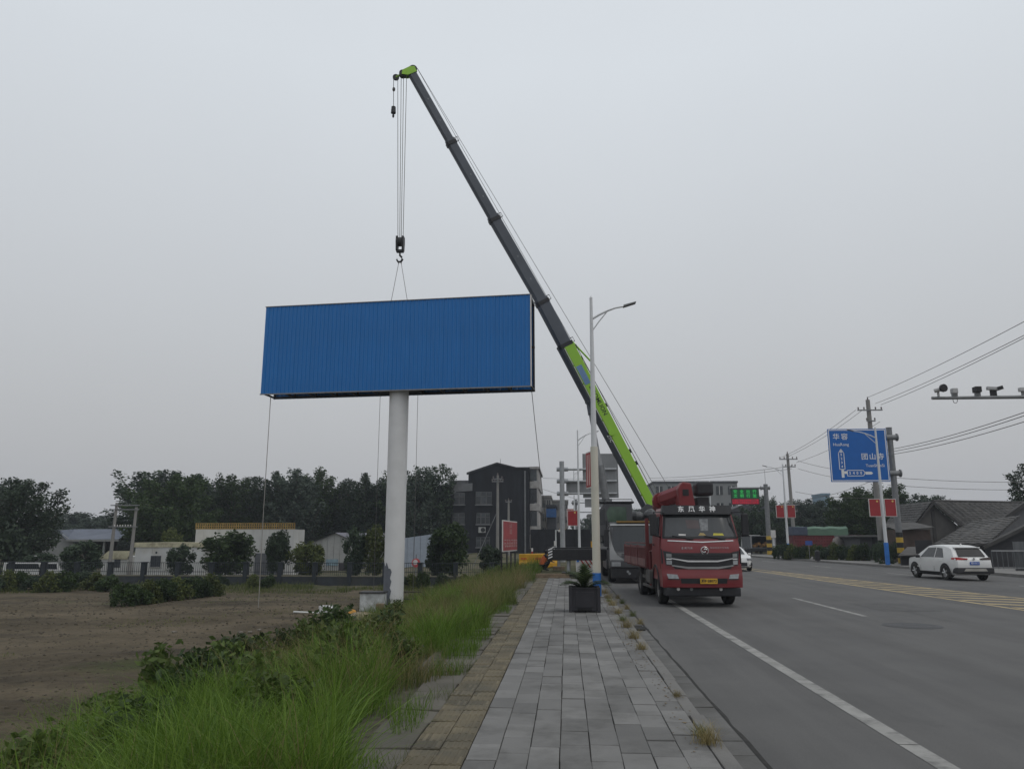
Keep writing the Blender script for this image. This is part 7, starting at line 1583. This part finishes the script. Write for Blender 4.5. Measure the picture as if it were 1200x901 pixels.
p = gp(413, 719); yh = thing('hard_hat', 'yellow orange hard hat left on the ground by the sand heap', 'helmet', (p.x, p.y, p.z)); MB().ball((0, 0, .06), (.2, .24, .2), 12, 8).build('shell', M('hat_orange', (.55, .26, .04), .5), yh, smooth=True); MB().cyl((0, -.06, .04), (0, -.06, .06), .28, n=16).build('brim', M('hat_orange', (.55, .26, .04)), yh)
p = gp(424, 724); mb = MB(); n = 20; v = [(0, 0, .34)]
for k in range(1, 6):
    for j in range(n): a_ = 2 * math.pi * j / n; r = k / 5 * (1.5 + .25 * math.sin(3 * a_)); v.append((math.cos(a_) * r, math.sin(a_) * r * .8, .34 * (1 - (k / 5) ** 1.3) + rnd.uniform(-.03, .03)))
f_ = [(0, 1 + j, 1 + (j + 1) % n) for j in range(n)] + [(1 + k * n + j, 1 + k * n + (j + 1) % n, 1 + (k + 1) * n + (j + 1) % n, 1 + (k + 1) * n + j) for k in range(4) for j in range(n)]
mb.add(v, f_); tag(mb.build('sand_heap', M('pale_sand', (.26, .215, .15), .95, var=.2, scale=3, bump=.5, bscale=25), None, smooth=True, loc=(p.x, p.y, p.z - .05)), 'low pale sand heap in front of the mast', 'sand heap')
p = gp(398, 742); bn = thing('timber_trestle', 'dark timber trestle standing in the weeds before the sand heap', 'trestle', (p.x, p.y, p.z), R(6)); MB().bx(-.75, .75, -.14, .14, .42, .48).build('top_plank', M('dark_timber', (.085, .06, .05), .85, var=.3), bn); MB().bx(-.75, .75, -.14, .14, .30, .34).build('lower_plank', M('dark_timber', (.085, .06, .05)), bn)
for s in (-.5, .35):
    for t in (-.1, .1): MB().bx(s - .045, s + .045, t - .03, t + .03, -.1, .42).build('leg', M('dark_timber', (.085, .06, .05)), bn)
p = gp(480, 712); fr2 = thing('steel_frame_stand', 'small rusty square steel frame behind the mast in the weeds', 'frame', (p.x, p.y + .8, p.z)); 
for q in (((-.5, 0, 0), (-.5, 0, .7)), ((.45, 0, 0), (.45, 0, .7)), ((-.5, 0, .7), (.45, 0, .7)), ((-.5, 0, .35), (.45, 0, .35))): mb = MB(); mb.tube(q, .035, 6); mb.build('bar', M('rust_dark', (.06, .045, .04), .8), fr2)
for i, (px, py) in enumerate(((362, 728), (293, 741), (282, 741), (204, 742), (304, 738))): p = gp(px, py); tag(MB().box((0, 0, .04), (.15, .1, .06), Matrix.Rotation(R(20 * i), 3, 'Z')).build('litter_scrap', M('litter', (.2, .18, .15), .8), None, bevel=.015, loc=tuple(p)), 'pale scrap of litter lying on the bare soil', 'litter', 'scraps on the field')

# ================================================================== VERGE GRASS AND WEEDS
def blades(rs, P, h, wd, lean, seg=3, curl=.5):
    n = len(P); a = rs.uniform(0, 2 * np.pi, n); d = np.stack([np.cos(a), np.sin(a), np.zeros(n)], 1); f = rs.uniform(0, np.pi, n); sd = np.stack([np.cos(f), np.sin(f), np.zeros(n)], 1)
    V = []; ln = lean[:, None] * h[:, None]
    for k in range(seg):
        t = k / seg; c = P + np.array([0, 0, 1.]) * (h[:, None] * (t - curl * .35 * lean[:, None] * t * t)) + d * ln * t ** 1.8; ww = wd[:, None] * (1 - t * .75) * .5; V += [c - sd * ww, c + sd * ww]
    V.append(P + np.array([0, 0, 1.]) * (h[:, None] * (1 - curl * .55 * lean[:, None])) + d * ln)
    V = np.stack(V, 1); m = 2 * seg + 1; b = np.arange(n)[:, None] * m
    lp = []; cnt = []
    quads = np.concatenate([b + np.array([[2 * k, 2 * k + 1, 2 * k + 3, 2 * k + 2]]) for k in range(seg - 1)], 1).reshape(-1)
    tri = (b + np.array([[2 * (seg - 1), 2 * (seg - 1) + 1, 2 * seg]])).reshape(-1)
    loops = np.concatenate([quads, tri]); counts = np.concatenate([np.full(n * (seg - 1), 4), np.full(n, 3)]); return V.reshape(-1, 3), loops, counts
def scatter(rs, n, x0, x1, y0, y1, p=1.0):
    u = rs.rand(n) ** p; return np.stack([rs.uniform(x0, x1, n), y0 + (y1 - y0) * u], 1)
def grass(name, label, mat, XY, hlo, hhi, wlo, whi, lmax, seed, seg=3, z=None):
    rs = np.random.RandomState(seed); n = len(XY); Z = np.where(XY[:, 0] > -2.13, .09, ground_h(np.minimum(XY[:, 0], -2.13), XY[:, 1])) if z is None else np.full(n, z); P = np.stack([XY[:, 0], XY[:, 1], Z - .02], 1)
    hm_ = np.clip(.85 + 1.5 * vnoise(XY[:, 0] * 1.1, XY[:, 1] * 1.1, seed + 7) + .5 * vnoise(XY[:, 0] * 3.5, XY[:, 1] * 3.5, seed + 8), .25, 1.6); V, l, c = blades(rs, P, rs.uniform(hlo, hhi, n) * hm_, rs.uniform(wlo, whi, n), rs.uniform(.1, lmax, n), seg); return tag(obj(name, np_mesh(name, V, l, c, mat)), label, 'grass', kind='stuff')
rs = np.random.RandomState(21)
def clump(XY, sc, th, seed): return XY[vnoise(XY[:, 0] * sc, XY[:, 1] * sc, seed) > th]
# how far the grass creeps over the edge slabs
def keep_edge(XY, seed):
    lim = -1.98 + np.clip(.9 * vnoise(XY[:, 0] * 0, XY[:, 1] * .55, seed) + .18 + .016 * (XY[:, 1] - 8), -.1, .55); return XY[XY[:, 0] < lim]
near = keep_edge(scatter(rs, 90000, -8.2, -1.5, 4.5, 15.5), 31)
hf_n = vnoise(near[:, 0] * .5, near[:, 1] * .5, 33)
br = (hf_n + .34 - .17 * np.abs(near[:, 0] + 3.9) - .09 * np.maximum(0, near[:, 1] - 9.5)) > 0
grass('tall_grass', 'lush bright green long bladed grass on the near verge', GRASSB, near[br], .28, .82, .006, .014, 1.2, 41, 4)
sel = (~br) & (rs.rand(len(near)) < .8) & (vnoise(near[:, 0] * .8, near[:, 1] * .8, 35) > -.28) & (near[:, 0] > -6.9 + .5 * vnoise(near[:, 0] * 0, near[:, 1] * .8, 38))
grass('meadow_grass', 'olive green meadow grass filling the near verge', GRASSM, near[sel], .08, .40, .004, .009, 1.1, 42, 3)
mid = keep_edge(scatter(rs, 66000, -7.0, -1.4, 15, 28), 31); mid = mid[vnoise(mid[:, 0] * .7, mid[:, 1] * .7, 36) > -.27]; grass('verge_grass', 'green verge grass along the middle of the pavement', GRASSM, mid, .14, .58, .007, .014, .95, 43, 3)
midb = clump(mid, .45, .08, 52); grass('verge_grass', 'brighter green clumps in the middle verge', GRASSB, midb[::2], .3, .72, .008, .016, .85, 44, 3)
farr = keep_edge(scatter(rs, 52000, -9.0, -1.3, 28, 62), 31); farr = farr[vnoise(farr[:, 0] * .6, farr[:, 1] * .6, 37) > -.25]; grass('verge_grass', 'far verge grass between the red board and the mast', GRASSM, farr, .18, .65, .014, .026, .8, 45, 2)
farb = clump(farr, .4, .10, 53); grass('verge_grass', 'brighter far tufts below the red board', GRASSB, farb[::2], .3, .8, .014, .026, .7, 46, 2)
dry = clump(keep_edge(scatter(rs, 34000, -6.8, -1.5, 5, 34), 31), .6, -.05, 54); grass('dry_stalks', 'straw coloured dry stalks scattered through the verge', GRASSD, dry, .3, .95, .003, .008, .9, 47, 3)
edge = scatter(rs, 9000, -2.2, -1.32, 5.2, 34); edge = clump(edge, 1.1, .10, 55); grass('edge_tufts', 'thin tufts growing out of the edge slabs by the tactile strip', GRASSM, edge, .05, .26, .003, .007, 1.1, 48, 3, z=.13)
edge2 = clump(scatter(rs, 9000, -2.15, -1.42, 6, 24), 1.3, .24, 56); grass('edge_tufts', 'bright small grass clumps between the edge slabs', GRASSB, edge2, .12, .40, .004, .009, .8, 49, 3, z=.13)
fld = clump(scatter(rs, 40000, -36, -8.2, 12, 52), .22, .23, 57); grass('field_grass', 'sparse low green growth in patches on the bare field', GRASSM, fld, .03, .12, .012, .03, .8, 50, 2)
strw = scatter(rs, 26000, -34, -8, 11, 50); grass('field_straw', 'fine dry straw strewn over the bare field', GRASSD, strw[rs.rand(len(strw)) < .7], .01, .06, .006, .014, 2.2, 51, 2)
fedge = clump(scatter(rs, 14000, -40, -9, 49, 57.5), .3, .0, 58); grass('field_grass', 'rough grass strip at the foot of the fence wall', GRASSM, fedge, .1, .4, .02, .04, .6, 59, 2)
# clods on the field
n = 6000; XY = scatter(rs, n, -30, -8.1, 11, 46, 1.5); Zc = ground_h(XY[:, 0], XY[:, 1]); s = rs.uniform(.012, .05, n) * (1 + XY[:, 1] / 60)
O = np.array([[1, 0, 0], [0, 1, 0], [-1, 0, 0], [0, -1, 0], [0, 0, .7], [0, 0, -.5]]); V = (np.stack([XY[:, 0], XY[:, 1], Zc], 1)[:, None, :] + (O[None] * rs.uniform(.6, 1.3, (n, 6, 1))) * s[:, None, None]).reshape(-1, 3)
T = np.array([[0, 1, 4], [1, 2, 4], [2, 3, 4], [3, 0, 4], [1, 0, 5], [2, 1, 5], [3, 2, 5], [0, 3, 5]]); Lp = (np.arange(n)[:, None, None] * 6 + T[None]).reshape(-1, 3)
tag(obj('soil_clods', np_mesh('soil_clods', V, Lp, np.full(len(Lp), 3), M('clod', (.078, .065, .046), .95, island=.15, var=.2))), 'loose clods of dug soil over the field', 'soil', kind='stuff')
# leafy weeds on the bank
def weed_mesh(seed, H, nst, leaf, per, mat):
    rs = np.random.RandomState(seed); A = []; mb = MB()
    for i in range(nst):
        a = rs.uniform(0, 6.28); r = rs.uniform(.05, .45) * H; top = np.array([math.cos(a) * r, math.sin(a) * r, H * rs.uniform(.6, 1.05)]); b = np.array([math.cos(a) * r * .3, math.sin(a) * r * .3, 0]); t = rs.rand(per)[:, None] ** .7
        A.append(b + (top - b) * t + rs.normal(size=(per, 3)) * np.array([.11, .11, .06]) * H * .9); mb.tube([tuple(b), tuple((b + top) / 2 + .02), tuple(top)], [.009, .007, .003], 4)
    A = np.concatenate(A); A[:, 2] = np.abs(A[:, 2]); V, f = leaf_quads(A, leaf, rs, .4, 1.9); sm_ = mb.mesh('stems'); sm_.materials.append(foliage('stem_green', (.05, .07, .02), (.08, .09, .03)))
    return sm_, np_mesh('leaves', V, f, np.full(len(f), 4), mat)
WD = [weed_mesh(91, .85, 16, .075, 60, WEED), weed_mesh(92, 1.0, 20, .085, 55, GREENM), weed_mesh(93, .65, 14, .065, 60, WEED), weed_mesh(94, .7, 12, .07, 50, GREENY)]
def weed(k, x, y, s, label, group):
    t = thing('weed_plant', label, 'plant', (x, y, float(ground_h(x, y))), rnd.uniform(0, 6), group); t.scale = (s, s, s * rnd.uniform(.85, 1.15)); obj('stems', WD[k][0], None, t); obj('leaves', WD[k][1], None, t)
for i in range(34):
    y = 12.5 + i * .82 + rnd.uniform(-.4, .4); x = -7.2 + rnd.uniform(-.9, .9); weed(rnd.choice((0, 1, 2, 3)), x, y, rnd.uniform(.85, 1.4) * (1.0 if y < 23 else .42), 'dark leafy weed bush on the bank between grass and bare field', 'leafy weeds on the bank')
for i in range(26):
    y = 15 + i * 1.25 + rnd.uniform(-.5, .5); x = rnd.uniform(-6.2, -3.2); weed(rnd.choice((0, 2, 3, 3)), x, y, rnd.uniform(.5, .95), 'low mixed weed plant in the verge grass', 'weeds within the verge grass')
for i in range(16):
    x, y = -7.6 + rnd.uniform(-1.6, 2.0), 36.8 + rnd.uniform(-1.5, 2.2); weed(rnd.choice((0, 2, 3)), x, y, rnd.uniform(.3, .55), 'leafy weed crowding round the foot of the billboard mast', 'weeds round the mast foot')
for i in range(44):
    y = 6.3 + rnd.random() ** .8 * 10; x = rnd.uniform(-7.4, -2.3); weed(rnd.choice((0, 2, 3, 1)), x, y, rnd.uniform(.6, 1.0), 'small leafy weed sticking up through the near long grass', 'weeds in the near long grass')
# large leaved vine at the bank foot
lf = MB(); n = 14; v = [(0, 0, -.03)]
for j in range(n):
    a = 2 * math.pi * j / n; r = .17 * (1 + .12 * math.cos(5 * a)) * (1 - .35 * max(0, math.cos(a - math.pi)) ** 6); v.append((math.cos(a) * r * .55, math.sin(a) * r * .55, .012 * math.cos(3 * a)))
for j in range(n):
    a = 2 * math.pi * j / n; r = .17 * (1 + .12 * math.cos(5 * a)) * (1 - .35 * max(0, math.cos(a - math.pi)) ** 6); v.append((math.cos(a) * r, math.sin(a) * r, -.02 + .02 * math.cos(5 * a)))
lf.add(v, [(0, 1 + j, 1 + (j + 1) % n) for j in range(n)] + [(1 + j, 1 + n + j, 1 + n + (j + 1) % n, 1 + (j + 1) % n) for j in range(n)]); lfm = lf.mesh('leaf', smooth=True); lfm.materials.append(BIGLEAF)
for q, (cx, cy, nl, lab) in enumerate(((-7.0, 11.0, 90, 'broad leaved green vine at the bank foot nearest the grass'), (-7.2, 13.0, 95, 'broad leaved vine spreading onto the bare soil'), (-6.7, 15.2, 40, 'small broad leaved vine patch among the dark weeds'))):
    t = thing('leafy_vine', lab, 'plant', (cx, cy, float(ground_h(cx, cy))))
    sm_ = MB()
    for i in range(nl):
        a, r = rnd.uniform(0, 6.28), rnd.uniform(.05, 1.0) ** .6; x, y = math.cos(a) * r * .85, math.sin(a) * r * 1.1; z = float(ground_h(cx + x, cy + y)) - t.location.z + rnd.uniform(.22, .55) * (1.1 - .5 * r)
        o = obj('leaf', lfm, None, t); o.location = (x, y, z); o.rotation_euler = (rnd.uniform(-.6, .6), rnd.uniform(-.6, .6), rnd.uniform(0, 6.28)); k = rnd.uniform(.45, .9); o.scale = (k, k, k)
        sm_.tube([(x * .8, y * .8, z - rnd.uniform(.25, .45)), (x, y, z - .02)], .006, 4)
    tag(sm_.build('stalks', WEED, t), kind='stuff')
# dry tufts along the kerb joint
tm = []
for sd in (1, 2):
    r_ = np.random.RandomState(70 + sd); n = 170; P = np.zeros((n, 3)); P[:, :2] = r_.normal(size=(n, 2)) * .05; V, l, c = blades(r_, P, r_.uniform(.08, .24, n), r_.uniform(.003, .006, n), r_.uniform(.3, 1.3, n), 3); tm.append(np_mesh('tuft', V, l, c, GRASSD if sd == 1 else GRASSM))
for i, (y, s, k) in enumerate(((7.35, 1.1, 0), (7.6, .7, 1), (13.2, .9, 0), (14.6, 1.1, 0), (16.4, 1.2, 0), (17.6, .9, 1), (19.3, 1.0, 0), (21.6, 1.2, 0), (22.8, .8, 1), (24.0, 1.2, 0), (9.4, .5, 0), (26.2, 1.2, 0))):
    o = obj('dry_tuft', tm[k], None, None, (1.2 + rnd.uniform(-.02, .03), y, .135), rnd.uniform(0, 6)); o.scale = (s, s, s); tag(o, 'dry grass tuft sprouting in the joint beside the kerb stones', 'grass tuft', 'tufts along the kerb')
for i in range(5):
    o = obj('dry_tuft', tm[i % 2], None, None, (1.62, 18.2 + i * 1.9, .0), i); o.scale = (.8, .8, 1.0); tag(o, 'thin weed standing in the gutter crack', 'grass tuft', 'weeds in the gutter crack')
n = 900; XY = np.concatenate([np.stack([rs.normal(1.12, .10, n), 6 + 22 * rs.rand(n) ** .6], 1)]); s = rs.uniform(.006, .018, n); V = (np.stack([XY[:, 0], XY[:, 1], np.full(n, .148)], 1)[:, None, :] + (O[None] * rs.uniform(.5, 1.6, (n, 6, 1)) * np.array([1, 1, .35])) * s[:, None, None]).reshape(-1, 3); Lp = (np.arange(n)[:, None, None] * 6 + T[None]).reshape(-1, 3)
tag(obj('kerb_litter', np_mesh('kerb_litter', V, Lp, np.full(len(Lp), 3), M('dead_leaf', (.15, .11, .06), .9, island=.5))), 'crumbs of dead leaf and grit swept along the kerb', 'debris', kind='stuff')

# ================================================================== HAZE
hz = MB().bx(-650, 650, -70, 700, -3.5, 45).build('haze', None); hz['kind'] = 'stuff'; hz['label'] = 'thin grey summer haze'
hm = bpy.data.materials.new('haze_air'); hm.use_nodes = True; hm.node_tree.nodes.clear(); vo = hm.node_tree.nodes.new('ShaderNodeVolumePrincipled'); oo = hm.node_tree.nodes.new('ShaderNodeOutputMaterial')
vo.inputs['Color'].default_value = (.82, .89, 1.0, 1); vo.inputs['Density'].default_value = .0004; hm.node_tree.links.new(vo.outputs[0], oo.inputs['Volume']); hz.data.materials.clear(); hz.data.materials.append(hm)
SC.cycles.volume_bounces = 1
